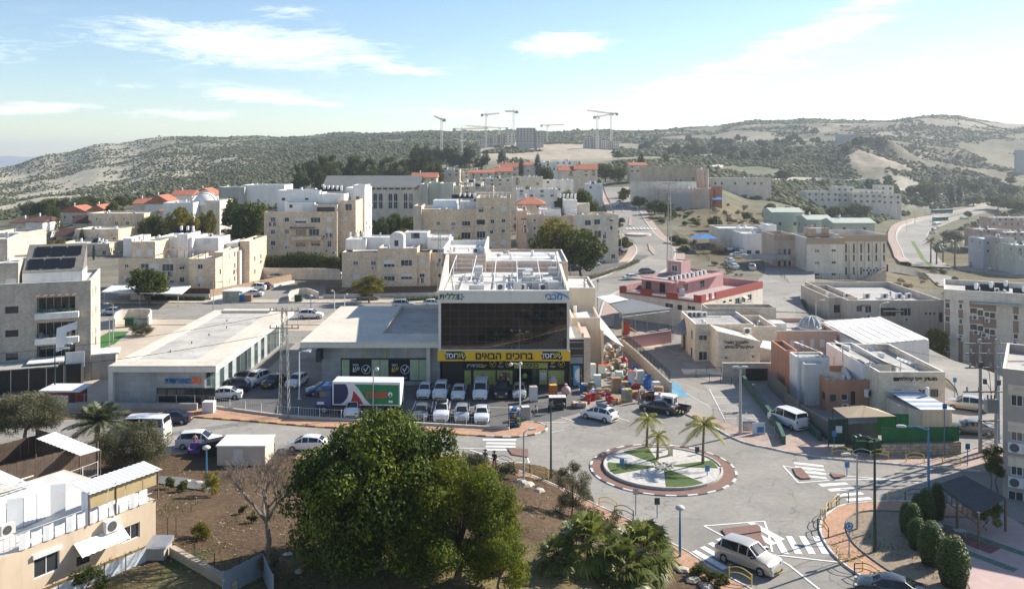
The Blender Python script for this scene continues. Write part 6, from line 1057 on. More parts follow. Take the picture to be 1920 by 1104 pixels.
gh=building('arched_hall','long pale hall with arched windows behind the domed hall',(-115,350));V=volpx(410,458,351,352,14,2);V.grid('F',(3,6,9),(8,),1.0,2.0,'d');V.build(gh,CONC,ROOFW,.4);V=volpx(456,533,347,355,14,2);V.grid('F',(8.5,10.8,13),(5.5,),1.0,3.4,'d');V.grid('F',(2.5,5),(8,),1.3,1.2,'d');V.build(gh,WHITE,ROOFW,.4)
hs=[(772,818,333,342,430,9,LIMEL,'long red-roofed house right of the pine wood'),(862,905,342,356,330,0,LIMEL,'flat house with boilers behind the terrace flats'),(800,862,318,332,470,0,LIMEL,'low pale house with many boilers below the pines'),(880,925,324,342,450,5,CREAM,'beige house with low dark roof below the dirt slope'),(925,960,322,340,455,8,CREAM,'red-roofed house right of the low dark roof'),(865,925,350,365,300,0,LIME,'flat stone house with roof plants above the flats'),(975,1005,310,325,560,6,LIMEL,'small red-roofed house beside the two dark cypresses'),(1010,1045,305,322,540,0,WHITE,'white flat house left of the white modern villa'),(1040,1085,302,320,550,0,WHITE,'white modern villa above the long red roof'),(1048,1078,320,330,440,8,LIMEL,'left part of the red-roofed row by the road'),(1078,1120,318,332,440,10,LIMEL,'right part of the red-roofed row by the road'),(960,1018,332,350,330,0,LIMEL,'stone flat-roofed house above the small red roof'),(1018,1075,338,355,345,0,WHITE,'white terrace house beside the stone flat-roofed house'),(968,1045,355,372,290,0,WHITE,'long low white roof behind the small red roof'),(970,1022,383,392,262,11,CREAM,'small hipped red-roofed house behind the roadside flats'),(1180,1212,310,325,520,5,LIMEL,'house with red roof left of the tall cypress'),(900,960,335,350,380,0,LIMEL,'pale block left of the stone flat-roofed house'),(1100,1130,345,358,400,0,WHITE,'small white roadside house among dark trees'),(845,880,322,336,480,0,CREAM,'narrow beige house with white boilers')]
for x0,x1,yt,yb,Y,rd,m_,lab in hs:house('hill_house',lab,x0,x1,yt,yb,Y,11,m_,TILE,rd,'u',floors=2 if yb-yt>13 else 1,group='houses on the rise behind the town',hip=3.0 if 'hipped' in lab else 0)
rgh=random.Random(15)
for k in range(22):
 Yh=(300,330,415,455,500,590,610)[k%7]+rgh.uniform(-8,8);xh=815+(k*97+rgh.uniform(-14,14))%345;wp=rgh.uniform(7,12)*F_PX/Yh;gz=hgt((xh-960)*Yh/F_PX,Yh)
 if 1125<xh+wp and Yh<560:xh=1100-wp
 house('small_house','small cream house packed among trees on the rise',xh,xh+wp,HOR+(CAMH-gz-6.2)*F_PX/Yh,HOR+(CAMH-gz)*F_PX/Yh,Yh,9,rgh.choice((LIMEL,LIMEW,CREAM,WHITE)),TILE,rgh.choice((0,0,0,7)),'u',floors=2,group='small houses packed on the rise')
Y=395.0;ya=building('academy','brown stone academy on the slope with long white retaining terrace',(75,Y));V=volpx(1212,1306,313,Y,22,-4);V.hole('F',13,18,.7,1.0,'d');V.hole('F',15,18,.7,1.0,'d')
for k in range(3):V.hole('F',12.4+k*1.1,11.5,.5,.7,'d')
V.hole('F',20.5,18.5,1.0,1.2,'d');V.hole('F',20.5,15,1.0,1.2,'d');V.build(ya,LIMEB,ROOFG,.5);V=volpx(1278,1306,309,Y+1,14,14);V.build(ya,LIMEB,ROOFG,.4)
for x in(1309,1318,1325):p=at(x,318,Y-1);MB().cyl(p.x,Y-1,2,p.z,.8,10).build('column',LIMEP,ya)
V=volpx(1306,1326,318,Y+3,16,-4);V.build(ya,LIMEP,ROOFG,.3);V=volpx(1186,1306,341,Y-7,7,-4);V.build(ya,LIMEW,ROOFW,.6);V=volpx(1238,1330,354,Y-14,9,-10);V.hole('F',6,7,2.4,1.2,'d');V.hole('F',9.5,7,1.2,1.2,'d');V.build(ya,LIMEP,ROOFW,.3);V=volpx(1254,1294,363,Y-18,5,-10);V.grid('F',(2,4.5,7),(4.5,),1.6,1.1,'d');V.build(ya,mat('shed_grey',(.33,.33,.33),.8,.1),ROOFW,.1)
for x0,x1,yt in((1322,1340,356),(1338,1354,350)):V=volpx(x0,x1,yt,Y-6,5,-8);V.build(ya,mat('brick_orange',(.42,.17,.10),.9,.1),ROOFW,.2)
def tarp(label,pts,peak,z0,posts=True):
 o=thing('shade_tent',label,'shade tent',(pts[0][0],pts[0][1],z0));mb=MB()
 for i in range(len(pts)):a,b=pts[i],pts[(i+1)%len(pts)];mb.quad((*a,peak[2]-1.1),(*b,peak[2]-1.1),peak)
 mb.build('canopy',mat('tarp_blue',(.05,.20,.48),.7,.06),o)
 for q in pts:MB().cyl(q[0],q[1],z0-6,peak[2]-1.1,.06,5).build('post',METAL,o)
def tarp_px(label,x0,x1,yt,yb,Y,d):a,b=at(x0,yb,Y),at(x1,yb,Y);p=at((x0+x1)/2,yt,Y+d/2);tarp(label,[(a.x,Y),(b.x,Y),(b.x,Y+d),(a.x,Y+d)],(p.x,p.y,p.z),a.z-2.2)
tarp_px('blue shade tent beside the orange brick annexes',1334,1360,369,376,385,7);tarp_px('large blue shade tent before the white school',1305,1346,438,450,262,9);tarp_px('small upper blue shade tent beside the low school',1508,1538,541,549,196,6);tarp_px('lower blue shade tent beside the low school',1521,1556,555,567,186,7)
Y=262.0;wsx=building('white_school','white flat-roofed school with courtyard left of the institute',(75,Y));V=volpx(1348,1440,428,Y+12,14,-8);V.grid('F',(3,8,12),(-1,),1.6,1.0,'s');V.build(wsx,LIMEW,ROOFW,.6);V=volpx(1392,1456,438,Y,12,-8);V.grid('F',(2,4.5,7),(.5,),1.3,1.0,'d');V.build(wsx,WHITE,ROOFW,.5);V=volpx(1440,1456,422,Y+4,8,-8);V.build(wsx,WHITE,ROOFW,.2)
house('long_school','long cream school building beyond the academy',1335,1446,334,352,520,14,LIMEL,floors=1,nw=9,cat='building')
Y=560.0;vs=building('valley_school','long white stepped school in the valley below the bare ridge',(330,Y))
for x0,x1,yt,dY in((1512,1572,359,0),(1568,1602,350,4),(1598,1655,362,-4),(1600,1660,356,6),(1650,1676,348,8),(1640,1690,364,-2)):
 V=volpx(x0,x1,yt,Y+dY,12,-12);W_=V.w
 for r_ in range(2 if yt>352 else 3):V.grid('F',[W_*(k+.5)/max(2,int(W_/3.4))for k in range(max(2,int(W_/3.4)))],(V.z1-2.6-3.4*r_,),1.5,1.3,'d')
 V.build(vs,LIMEW,ROOFW,.6)
GRN=mat('pale_green_sheet',(.45,.49,.41),.7,.08,.5)
for i,(x0,x1,yt,yb,Y)in enumerate(((1448,1505,398,425,330),(1515,1560,412,425,315),(1564,1640,418,432,300))):
 o,V=house('green_roof_hall',('pale green gabled hall behind the dark round tree','small pale green hall in the middle','long pale green roof hall behind the institute')[i],x0,x1,yt,yb+8,Y,12,GRN,GRN,7,'u',floors=1,nw=2,win='d',cat='hall')
for i,(x0,x1,yt,yb,Y,m_)in enumerate(((1858,1960,408,425,480,PEACH),(1832,1890,430,448,430,PEACH),(1884,1960,436,452,420,LIMEP),(1844,1878,448,478,360,mat('blue_grey_wall',(.45,.48,.52),.8,.08)),(1876,1902,446,482,352,LIMEG),(1904,1960,460,492,340,mat('grey_green',(.52,.52,.43),.9,.08)))):house('valley_house',('pink block at the right edge beyond the valley road','low pink school wing left of the pink block','pale pink wing at the right edge below the pink block','blue-grey house beside the white parasols','tall beige block beside the blue-grey house','grey-green house at the right edge')[i],x0,x1,yt,yb,Y,12,m_,floors=2,group='houses in the right valley')
for i,(x,y)in enumerate(((1810,458),(1822,468))):p=GT(x,y+6,200);o=thing('white_parasol',('upper' if i==0 else 'lower')+' white parasol beside the blue-grey valley house','parasol',p);MB().cyl(p[0],p[1],p[2],p[2]+3.2,.08,5).build('pole',METAL,o);MB().lathe([(3.4,p[2]+2.4),(.05,p[2]+3.8)],8,p[0],p[1]).build('canopy',AWN,o)
CG=mat('raw_concrete',(.42,.385,.335),.9,.1,.05)
def site(label,x0,x1,yt,yb,Y,m_,nx,nz):
 a=at(x0,yt,Y);b=at(x1,yb,Y);o=thing('unfinished_building',label,'building',(a.x,Y,b.z));V=Vol((a.x,Y),b.x-a.x,22,b.z-18,a.z);hh=(a.z-b.z)/nz
 for r_ in range(nz):
  for k in range(nx):V.hole('F',V.w*(k+.25)/nx,b.z+hh*(r_+.2),V.w/nx*.5,hh*.55,'d')
 V.build(o,m_,CG,.3);return o,V
site('raw concrete block under the tallest crane',968,1004,240,267,1060,CG,6,6);site('lower raw concrete wing right of the tall block',1002,1019,246,268,1060,CG,3,5)
REDW=mat('terracotta_white',(.55,.42,.36),.9,.1,.05)
for i,(x0,x1,yt,yb)in enumerate(((895,908,262,271),(908,922,258,270),(921,935,254,269),(934,947,252,268),(946,966,250,268))):site(('leftmost','second','third','fourth','fifth')[i]+' block from the left in the new white and red row',x0,x1,yt,yb,1100,(LIMEW,REDW)[i%2],3,4)
for i,(x0,x1,yt,yb)in enumerate(((1096,1111,259,278),(1112,1128,257,280),(1128,1140,264,281),(1140,1150,265,281),(1150,1161,266,280))):site(('leftmost','second','third','fourth','rightmost')[i]+' unfinished block under the twin cranes',x0,x1,yt,yb,1040,(CG,REDW,LIMEW,REDW,LIMEW)[i],3,5)
CRW=mat('crane_white',(.62,.60,.57),.6,.1,.3);CRR=mat('crane_red',(.55,.12,.06),.6,.1,.3)
def lattice(mb,a,b,w_,n,r=.14,tri=False):
 a,b=Vector(a),Vector(b);d=(b-a).normalized();s_=d.cross(Vector((0,0,1)))if abs(d.z)<.9 else Vector((1,0,0));s_.normalize();t=d.cross(s_);C_=[s_*w_/2+t*w_/2,-s_*w_/2+t*w_/2,-s_*w_/2-t*w_/2,s_*w_/2-t*w_/2]
 for c in C_:mb.tube([a+c,b+c],r,4,False)
 for k in range(n):
  p,q=a.lerp(b,k/n),a.lerp(b,(k+1)/n)
  for i in range(4):j=(i+1)%4;mb.tube([p+C_[i],q+C_[j]],r*.6,3,False);mb.tube([p+C_[i],p+C_[j]],r*.6,3,False)
def crane(label,x,yt,yb,Y,jl,jr,tilt,m1=CRW,m2=CRR):
 t,b=at(x,yt,Y),at(x,yb,Y);o=thing('tower_crane',label,'crane',(b.x,Y,b.z),0,'tower cranes of the building site');k=Y/F_PX;mb=MB();lattice(mb,(b.x,Y,b.z-16),(t.x,Y,t.z),1.9,max(6,int((t.z-b.z)/3)),.2);mb.build('mast',m1,o)
 mb=MB();lattice(mb,(t.x,Y,t.z),(t.x+jr*k,Y,t.z+tilt*k),1.3,12,.18);mb.build('jib',m2,o);mb=MB();lattice(mb,(t.x,Y,t.z),(t.x+jl*k,Y,t.z),1.3,4,.18);mb.build('counter_jib',m1,o);e=t.x+jl*k*.9;MB().box(e-1.6,e+1.6,Y-1,Y+1,t.z-2.6,t.z+.4).build('counterweight',CONC,o)
 MB().box(t.x+.8,t.x+2.6,Y-1,Y+1,t.z-2.4,t.z-.3).build('cab',m1,o);MB().tube([(t.x,Y,t.z),(t.x,Y,t.z+4.5)],[.5,.2],5).build('tower_head',m1,o);MB().tube([(t.x+jr*k*.7,Y,t.z+tilt*k*.7+.6),(t.x,Y,t.z+4.4),(t.x+jl*k*.9,Y,t.z+.6)],.1,3).build('tie_bar',m1,o)
crane('leftmost tower crane with raised red jib',828,224,273,1000,6,-14,6);crane('low white tower crane left of the new row',866,242,274,1000,-16,50,1);crane('red and white tower crane over the new row',911,215,263,1080,-8,26,2);crane('tall crane beside the raw concrete block',963,209,246,1060,7,-16,0);crane('short far crane with long jib over the white row',936,240,262,1250,16,-62,4);crane('small far crane right of the concrete block',1026,235,252,1300,-12,32,1);crane('left one of the twin cranes',1120,219,262,1020,-6,36,6);crane('right one of the twin cranes',1146,213,262,1050,12,-46,6)
for i,(x0,x1,yt,yb,Y,lab)in enumerate(((1568,1607,253,265,1000,'pale retaining wall on the wooded ridge'),(1905,1960,282,306,930,'pale grey cut wall at the right edge of the ridge'))):a,b=at(x0,yt,Y),at(x1,yb,Y);o=thing('retaining_wall',lab,'wall',(a.x,Y,b.z));MB().box(a.x,b.x,Y,Y+3,b.z-14,a.z).build('wall_face',CONC,o);MB().box(a.x-.2,b.x+.2,Y-.2,Y+3.2,a.z,a.z+.5).build('coping',LIMEW,o)
# ------------------------------------------------------------ vegetation
def quads_mesh(name,m,V4,rnd):
 V=np.array(V4,float).reshape(-1,3);n=len(V)//4;me=bpy.data.meshes.new(name);me.vertices.add(len(V));me.vertices.foreach_set('co',V.ravel());me.loops.add(4*n);me.loops.foreach_set('vertex_index',np.arange(4*n));me.polygons.add(n);me.polygons.foreach_set('loop_start',np.arange(0,4*n,4));me.update(calc_edges=True)
 me.attributes.new('rnd','FLOAT','FACE').data.foreach_set('value',np.array(rnd,float));me.materials.append(m);return me
def hill_shrubs():
 rg=np.random.default_rng(4);bm=bmesh.new();[bm.verts.new(v)for v in((1,0,0),(0,1,0),(-1,0,0),(0,-1,0),(0,0,1),(0,0,-.6))];bm.verts.ensure_lookup_table();bm.verts.index_update();[bm.faces.new([bm.verts[a],bm.verts[b],bm.verts[c]])for a,b,c in((0,1,4),(1,2,4),(2,3,4),(3,0,4),(1,0,5),(2,1,5),(3,2,5),(0,3,5))];bv=np.array([v.co[:]for v in bm.verts]);bf=np.array([[v.index for v in f.verts]for f in bm.faces]);bm.free()
 n=230000;px=rg.uniform(-420,2350,n);Y=np.exp(rg.uniform(np.log(520),np.log(1900),n));X=(px-960)*Y/F_PX
 d=fbm(X/70,Y/70,4,12);left=np.clip((420-px)/300,0,1);th=.37+.07*left+.16*(rg.random(n)-.5)*2*(px<700)+.06*np.clip((900-Y)/300,0,1);th=np.where((px>800)&(px<1230)&(Y<1350)&(Y>640),.64,th);th=np.where((px>1450),.47,th);th=np.where((px>1150)&(px<1450),.47,th);th=np.where((px>380)&(px<900)&(Y>760),.30,th)
 th=th-.035*(px>1150)-.02;keep=(d>th);vl=np.array(smooth_line(vr,8));dist=np.full(n,99.);q_=(px>1600)&(Y<760);dist[q_]=np.min(np.hypot(X[q_][:,None]-vl[None,:,0],Y[q_][:,None]-vl[None,:,1]),axis=1);keep&=dist>20;keep&=~((px>1690)&(Y<700)&(rg.random(n)<.7));keep&=~((px>560)&(px<1250)&(Y<620));px,Y,X=px[keep],Y[keep],X[keep];n=len(X);print('shrubs',n)
 Z=hgt_a(X,Y);s=rg.uniform(.6,1.75,n)*(1-.15*(px<500))*np.where(rg.random(n)<.08,1.7,1);V=bv[None]*(1+.35*rg.normal(size=(n,6,1)));V=V*s[:,None,None]*np.array([1.25,1.25,.85]);V[:,:,0]+=X[:,None];V[:,:,1]+=Y[:,None];V[:,:,2]+=(Z+s*.45)[:,None]
 Fc=(bf[None]+6*np.arange(n)[:,None,None]).reshape(-1,3);me=bpy.data.meshes.new('hillside_shrubs');me.vertices.add(6*n);me.vertices.foreach_set('co',V.ravel());me.loops.add(Fc.size);me.loops.foreach_set('vertex_index',Fc.ravel());me.polygons.add(len(Fc));me.polygons.foreach_set('loop_start',np.arange(0,Fc.size,3));me.update(calc_edges=True)
 r=np.clip(rg.random(n)[:,None]*.8+rg.random((n,8))*.2,0,1);me.attributes.new('rnd','FLOAT','FACE').data.foreach_set('value',r.ravel());me.materials.append(foliage('hill_shrub',(.045,.056,.026),(.095,.105,.05),(.16,.155,.085),.1,.9,.1));tag(link('hillside_shrubs',me),'dark scrub covering the far hillsides in patches','scrub',kind='stuff')
hill_shrubs()
HT={'round':7.0,'autumn':6.9,'pine':9.4,'conifer':8.4,'cypress':8.3,'olive':5.3,'bush':1.9,'drybush':1.9}
def tp(kind,x,yt,yb,Y,label,group=None,wide=1.0):
 wide*=1.28 if kind in('round','autumn')else 1.1
 p=at(x,yb,Y);h=(yb-yt)*Y/F_PX;gz=hgt(p.x,p.y)
 if p.z-gz>1.5 and x>1110 and Y>220:p=Vector(GT(x,yb,Y));h=(yb-yt)*p.y/F_PX;gz=p.z
 gz=min(gz,p.z+h*.4);s=h/HT[kind];return tree(kind,(p.x,p.y,gz),s*wide,label,group,sz=(p.z+h-gz)/HT[kind])
def tg(kind,x,yb,h,label,group=None,wide=1.0):p=GT(x,yb,50);s=h/HT[kind];return tree(kind,p,s*wide,label,group,sz=s)
for i,(x,yt,yb,w_)in enumerate(((562,303,340,1.1),(585,297,338,1.15),(612,286,338,1.2),(635,300,338,1.1),(662,288,338,1.1),(692,292,336,1.0),(728,290,336,1.1),(752,295,335,1.0),(775,287,333,1.1),(800,286,332,1.1),(708,312,340,1.2),(745,315,340,1.3),(648,318,342,1.2),(600,315,342,1.1),(780,316,338,1.2),(820,300,330,1))):tp('pine',x,yt,yb,430+(i*37)%60,'dark pine in the wood behind the synagogue hall','pines behind the synagogue hall',w_)
for x,yt,yb in((855,288,322),(872,290,322),(898,296,324),(780,270,300),(800,272,300),(838,272,304),(850,275,304),(880,272,300),(910,280,300),(940,282,300),(820,275,302)):tp('pine',x,yt,yb+4,640,'pine on the rise below the dirt slope','pines below the building site',.9)
for x,yt,yb,Y,lab in((977,293,325,560,'left dark cypress beside a small red-roofed house'),(1008,285,322,560,'right dark cypress beside the white modern villa'),(1203,284,336,430,'tall dark cypress left of the stone academy'),(1012,300,322,540,'thin cypress by the white flat house'),(1235,378,392,300,'small dark cypress by the main road')):tp('cypress',x,yt,yb,Y,lab,None,1.5)
for kind,x,yt,yb,Y,w_,lab in(('round',280,500,562,176,1.05,'dense yellow-green tree before the carport'),('autumn',692,513,572,178,.85,'yellowing tree on the back street behind the low shop roof'),('autumn',1047,408,482,214,1.35,'large yellow-green tree left of the roadside flats'),('round',1090,428,488,212,1.25,'green tree hiding the foot of the roadside flats'),('round',466,372,455,250,.75,'tall dark green tree left of the four-storey flats'),('autumn',342,385,440,270,.9,'round yellowing tree before the domed hall'),('autumn',388,392,432,275,.8,'brownish tree right of the domed hall'),('round',437,368,405,300,1.1,'spreading tree on the bank before the arched hall'),('olive',265,606,652,146,.8,'small olive tree on the plaza beside the low shop'),('conifer',92,380,420,300,.9,'dark conifer left of the stepped terraces'),('conifer',110,395,440,290,.9,'dark tree between the stepped terraces'),('round',210,375,402,330,.9,'green tree behind the topmost terrace'),('round',300,400,450,275,.9,'grey green tree below the domed hall'),('round',275,405,440,290,.8,'tree at the end of the topmost terrace'),('round',1060,352,385,290,1.2,'round tree beside the roadside flats'),('round',1095,350,380,300,1.1,'yellowish tree behind the roadside flats'),('round',1025,308,330,420,1.1,'dark tree by the white flat house'),('round',1135,305,345,400,1.0,'dense dark tree at the top of the main road'),('round',1160,312,345,405,.9,'second dense tree at the top of the main road'),('round',1118,335,352,330,.9,'bush-like tree beside the parked cars up the road'),('round',1172,352,372,330,1.0,'round tree at the road bend below the academy'),('round',1198,367,392,290,1.0,'round clipped street tree on the median, nearest the academy wall'),('round',1228,374,402,275,1.0,'middle round street tree below the academy'),('round',1247,376,408,268,.9,'nearest round street tree below the academy'),('autumn',1168,358,382,300,.7,'thin light green street tree by the road'),('bush',1265,440,458,238,.9,'rounded hedge shrub on the roadside, upper'),('bush',1280,446,462,232,1.0,'rounded hedge shrub beside the fence'),('bush',1280,460,474,226,1.0,'cube-like hedge shrub on the pavement'),('bush',1165,408,418,280,1.0,'little shrub at the road fork'),('drybush',1345,455,475,245,1.0,'olive bush on the dry slope by the cars'),('round',1472,388,432,300,1.1,'dark round tree before the pale green hall'),('autumn',1530,360,385,520,1.0,'orange tree left of the valley school'),('round',1608,380,410,470,1.4,'wide round tree below the valley school'),('round',1565,385,412,450,1.0,'dark tree left of the wide round tree'),('cypress',1752,345,382,560,1.2,'dark cypress right of the valley school'),('round',1738,338,372,580,1.4,'large dark tree right of the valley school'),('cypress',1785,345,385,560,1.6,'left of the dark cypress group above the road'),('cypress',1800,346,386,555,1.6,'right of the dark cypress group above the road'),('round',1825,368,386,600,1.3,'green tree above the valley road'),('round',1905,372,400,520,1.6,'big dark tree at the right edge above the valley road'),('round',1815,396,410,480,.9,'small tree on the valley road verge'),('olive',1785,430,465,400,1.0,'bushy tree beside the valley roundabout'),('autumn',1755,608,660,150,.7,'yellow-green tree by the pilaster flats'),('round',1540,338,352,640,1.0,'tree left below the sandy ridge'),('round',1470,318,340,700,1.3,'tree at the foot of the sandy ridge'),('round',1870,365,395,545,1.2,'dark tree left of the right edge trees')):
 tp(kind,x,yt,yb,Y,lab,None,w_)
rg=random.Random(11);VL_=smooth_line(vr,6)
for k in range(34):x=rg.uniform(60,500);tp(rg.choice(('round','pine','olive')),x,372-x*.03+rg.uniform(0,14),394-x*.03+rg.uniform(2,14),430+rg.uniform(-30,120),'tree in the belt below the limestone hill','tree belt below the limestone hill',1.2)
for k in range(46):x=rg.uniform(1150,1460);p=GT(x,rg.uniform(268,306),500);tree('pine',p,rg.uniform(.9,1.5),'pine scattered over the hazy hillside beyond the academy','pines on the hazy hillside')
for k in range(44):x=rg.uniform(1440,1900);p=GT(x,rg.uniform(246,300)if x<1620 else rg.uniform(350,372),500);tree(rg.choice(('pine','round')),p,rg.uniform(.9,1.5),'tree on the wooded flank right of the academy','trees on the right flank')
for k in range(40):
 x=rg.uniform(1440,1760);p=GT(x,rg.uniform(362,425),240)
 if min(math.hypot(p[0]-a_[0],p[1]-a_[1])for a_ in VL_)<17:continue
 tree(rg.choice(('bush','round','drybush','olive')),p,rg.uniform(.7,1.3),'shrub on the waste ground round the valley school','shrubs round the valley school')
for k in range(44):x=rg.uniform(1290,1420);y=rg.uniform(392,428)if x>1330 else rg.uniform(395,420);p=GT(x,y,200);tree('drybush' if rg.random()<.75 else 'bush',p,rg.uniform(.5,1.2),'dry shrub on the slope below the academy','dry shrubs below the academy')
for k in range(26):x=rg.uniform(1290,1390);p=GT(x,440+(x-1290)*.6+rg.uniform(-6,30),200);tree('drybush',p,rg.uniform(.35,.7),'tuft of dry grass on the bank beside the main road','dry tufts on the road bank')
for k in range(20):x=rg.uniform(1670,1800);p=GT(x,rg.uniform(500,545),180);tree('drybush' if k%3 else 'bush',p,rg.uniform(.6,1.1),'dry shrub on the bank below the valley roundabout','dry shrubs by the valley roundabout')
for k in range(60):x=rg.uniform(520,1120);p=at(x,rg.uniform(340,352)if x>760 else rg.uniform(352,372),rg.uniform(300,420));tree(rg.choice(('round','bush','round','olive')),(p.x,p.y,hgt(p.x,p.y)),rg.uniform(.6,.95),'small garden tree between the hillside houses','garden trees between the houses')
for k in range(26):x=rg.uniform(1215,1310);p=GT(x,392+(x-1215)*.12+rg.uniform(-8,26),220);tree(rg.choice(('bush','drybush')),p,rg.uniform(.6,1.2),'shrub on the verge below the academy terrace','verge shrubs below the academy')
def hedge(label,line,h,w_,lift=0.0,m=None,n=2200,size=.2):
 l=smooth_line(line,.5)if len(line)>2 else[tuple(Vector(line[0]).lerp(Vector(line[1]),t/30))for t in range(31)];o=thing('hedge',label,'hedge',(*l[0],lift));cl=[((p[0],p[1],hgt(*p)+lift+h*.55),max(h,w_)*.5,h/max(h,w_))for p in l];link('foliage',leaf_mesh('foliage',m or F_HEDGE,cl,n,size,.6,3,shell=.8),o);MB().tube([(p[0],p[1],hgt(*p)+lift+h*.4)for p in l[::3]],min(h,w_)*.36,6).build('branches',mat('hedge_core',(.02,.03,.01),.95,.2),o)  # solid dark core added inside the leaves to block the view through, not branches
hedge('long low hedge along the street before the carport',[(-75,181.2),(-63,180.6)],.9,1.2);hedge('hedge strip on the verge behind the supermarket roof',[G(742,566),G(822,562)],.8,1.2);hedge('trimmed hedge on the median of the curving road',gt2((1090,528),(1130,517),(1165,505),(1195,492)),.8,2.2,n=4000);hedge('tall square hedge below the roadside flats',gt2((1140,470),(1185,462)),2.2,1.6,n=3500);hedge('low hedge beside the parked cars',gt2((1060,500),(1100,488),(1140,478)),.8,1.5,n=2600)
for i,(xa,xb,yy,h)in enumerate(((495,560,500,3.4),(540,600,505,4.0),(590,632,512,3.0))):a,b=at(xa,yy,215),at(xb,yy,215);hedge(('left','middle','right')[i]+' dark climbing hedge below the four-storey flats',[(a.x,216),(b.x,215.5)],h,2.6,lift=1.9,m=F_PINE,n=6500,size=.3)
wall_run('retaining_wall','pale retaining wall behind the car park of the four-storey flats',[(at(478,515,212).x,213),(at(640,515,212).x,211)],2.6,.4,LIMEW)
# ------------------------------------------------------------ the garden at our feet
p=GT(700,1108,40)
cl=[((x,y,z),r,.85)for(x,y,z),r,_ in blob(5.2,4.8,4.6,84,1.3,31,4.3,.6,-.8)]+[((x,y,z),r,.85)for(x,y,z),r,_ in blob(4.0,3.8,3.6,44,1.1,77,3.9,.3,-.95)]+[((.6,0,8.6),1.3),((-.3,.4,9.0),1.1),((4.3,.8,7.2),1.3),((4.5,.6,8.0),.8),((3.2,.3,7.6),1.2),((-2.0,.3,7.9),1.2),((1.8,.6,8.1),1.2)]
o=thing('ficus_tree','broad dark glossy tree filling the foreground centre','tree',(p[0]-.3,p[1]+2.6,p[2]+.3));place('crown',leaf_mesh('crown',F_FICUS,cl,80000,.26,.5,5,.35,.7,.6,.5),o);place('trunk',trunk_mesh('trunk',3.6,.42,cl,BARKG,3,16,(.2,.1),.3,9),o)
def near_tree(name,label,x,yb,cl,m,n,size,asp=.45,th=1.8,tr=.16,lift=0.0,nl=10,seed=2,bark=None,dy=0.0):
 p=GT(x,yb,40);o=thing(name,label,'tree',(p[0],p[1]+dy,hgt(p[0],p[1]+dy)+lift));place('crown',leaf_mesh('crown',m,cl,n,size,asp,seed,.4,.7,.5),o);place('trunk',trunk_mesh('trunk',th,tr,cl,bark or BARK,seed,nl,(.1,0),.2,7),o);return o
near_tree('carob_tree','bright yellow-green tree overlapping the dark one on its right',855,1112,blob(4.1,3.4,3.3,80,1.0,8,3.7,.4,-.9),F_CAROB,76000,.19,.4,2.4,.22,dy=1.5)
near_tree('young_carob_tree','small yellow-green tree at the bottom edge of the picture',935,1122,blob(1.7,1.5,1.5,34,.6,9,2.0,.45,-.85),F_CAROB,14000,.15,.4,1.4,.1,seed=4)
near_tree('olive_tree','grey-green olive tree hiding the white minibus',250,882,blob(3.0,2.5,1.9,56,.9,14,2.3,.4,-.85),F_OLIVE,32000,.17,.32,1.5,.2,seed=6,bark=BARKG)
near_tree('olive_tree','large olive tree at the left edge beside the road',48,838,blob(3.5,2.8,2.1,60,1.0,15,3.3,.4,-.85),F_OLIVE,34000,.18,.32,2.2,.22,seed=7,bark=BARKG)
near_tree('wispy_shrub','tall wispy shrub beside the roundabout road',1072,968,blob(1.5,1.3,1.9,30,.5,16,2.2,.3,-.9)+[((.1,0,4.3),.35),((-1.5,0,3.6),.3),((-.9,0,3.5),.35),((1.4,0,3.2),.3),((.5,0,4.0),.3)],foliage('wispy_leaf',(.06,.065,.03),(.13,.125,.06),(.22,.2,.11),.3),10000,.13,.35,1.0,.07,nl=26,seed=9)
for x,yb,rx,rz_,n,lab,m in((885,888,1.5,1.0,6000,'rounded grey bush beside the walking man',F_OLIVE),(945,900,1.2,.75,4500,'spiky grey bush right of the walking man',F_OLIVE),(1130,1000,1.6,.9,5000,'low grey-green bush left of the fan palms',F_OLIVE),(1090,1010,1.2,.8,4200,'glossy green bush below the wispy shrub',F_GREEN),(342,922,.5,.5,1200,'right one of two small green shrubs beside the path',F_GREEN),(317,918,.45,.5,1100,'left one of two small green shrubs beside the path',F_GREEN),(398,930,.9,1.1,2400,'yellowish bush at the foot of the blue lamp post',F_AUT),(512,1085,.8,.9,2200,'dark bush below the bare tree',F_DRY),(372,1010,.8,.5,1800,'yellow weeds on the slope beside the house',F_AUT),(165,1112,1.0,.8,2600,'dark shrub before the peach house',F_GREEN),(1310,1085,.7,.5,1600,'small green shrub on the pavement edge, left',F_GREEN),(1345,1098,.7,.5,1600,'small green shrub on the pavement edge, right',F_GREEN),(457,965,.35,.4,700,'small bright green weed left of the bare tree',F_GREEN),(472,982,.35,.4,700,'small bright green weed beside the bare trunk',F_GREEN),(1850,1000,1.0,1.6,4200,'leafy yellow bush beside the grey flats',F_CAROB)):
 q=GT(x,yb,40);c_=blob(rx,rx*.9,rz_,14,rx*.38,int(x),rz_*.85,.3,-.4);o=thing('shrub',lab,'shrub',q);place('foliage',leaf_mesh('foliage',m,c_,n,.14,.42,int(x)),o);place('stem',trunk_mesh('stem',rz_*.5,.04,c_,BARK,1,6),o)
for i,x in enumerate((1857,1872)):q=G(x,930);c_=blob(.55,.5,1.5,18,.34,40+i,3.0,.3,-.9);o=thing('young_tree',('left' if i==0 else 'right')+' of two slender young trees beside the grey flats','tree',(q[0],q[1],.1));place('crown',leaf_mesh('crown',F_GREEN,c_,3200,.15,.4,i),o);place('trunk',trunk_mesh('trunk',2.2,.06,c_,BARK,i,6),o)
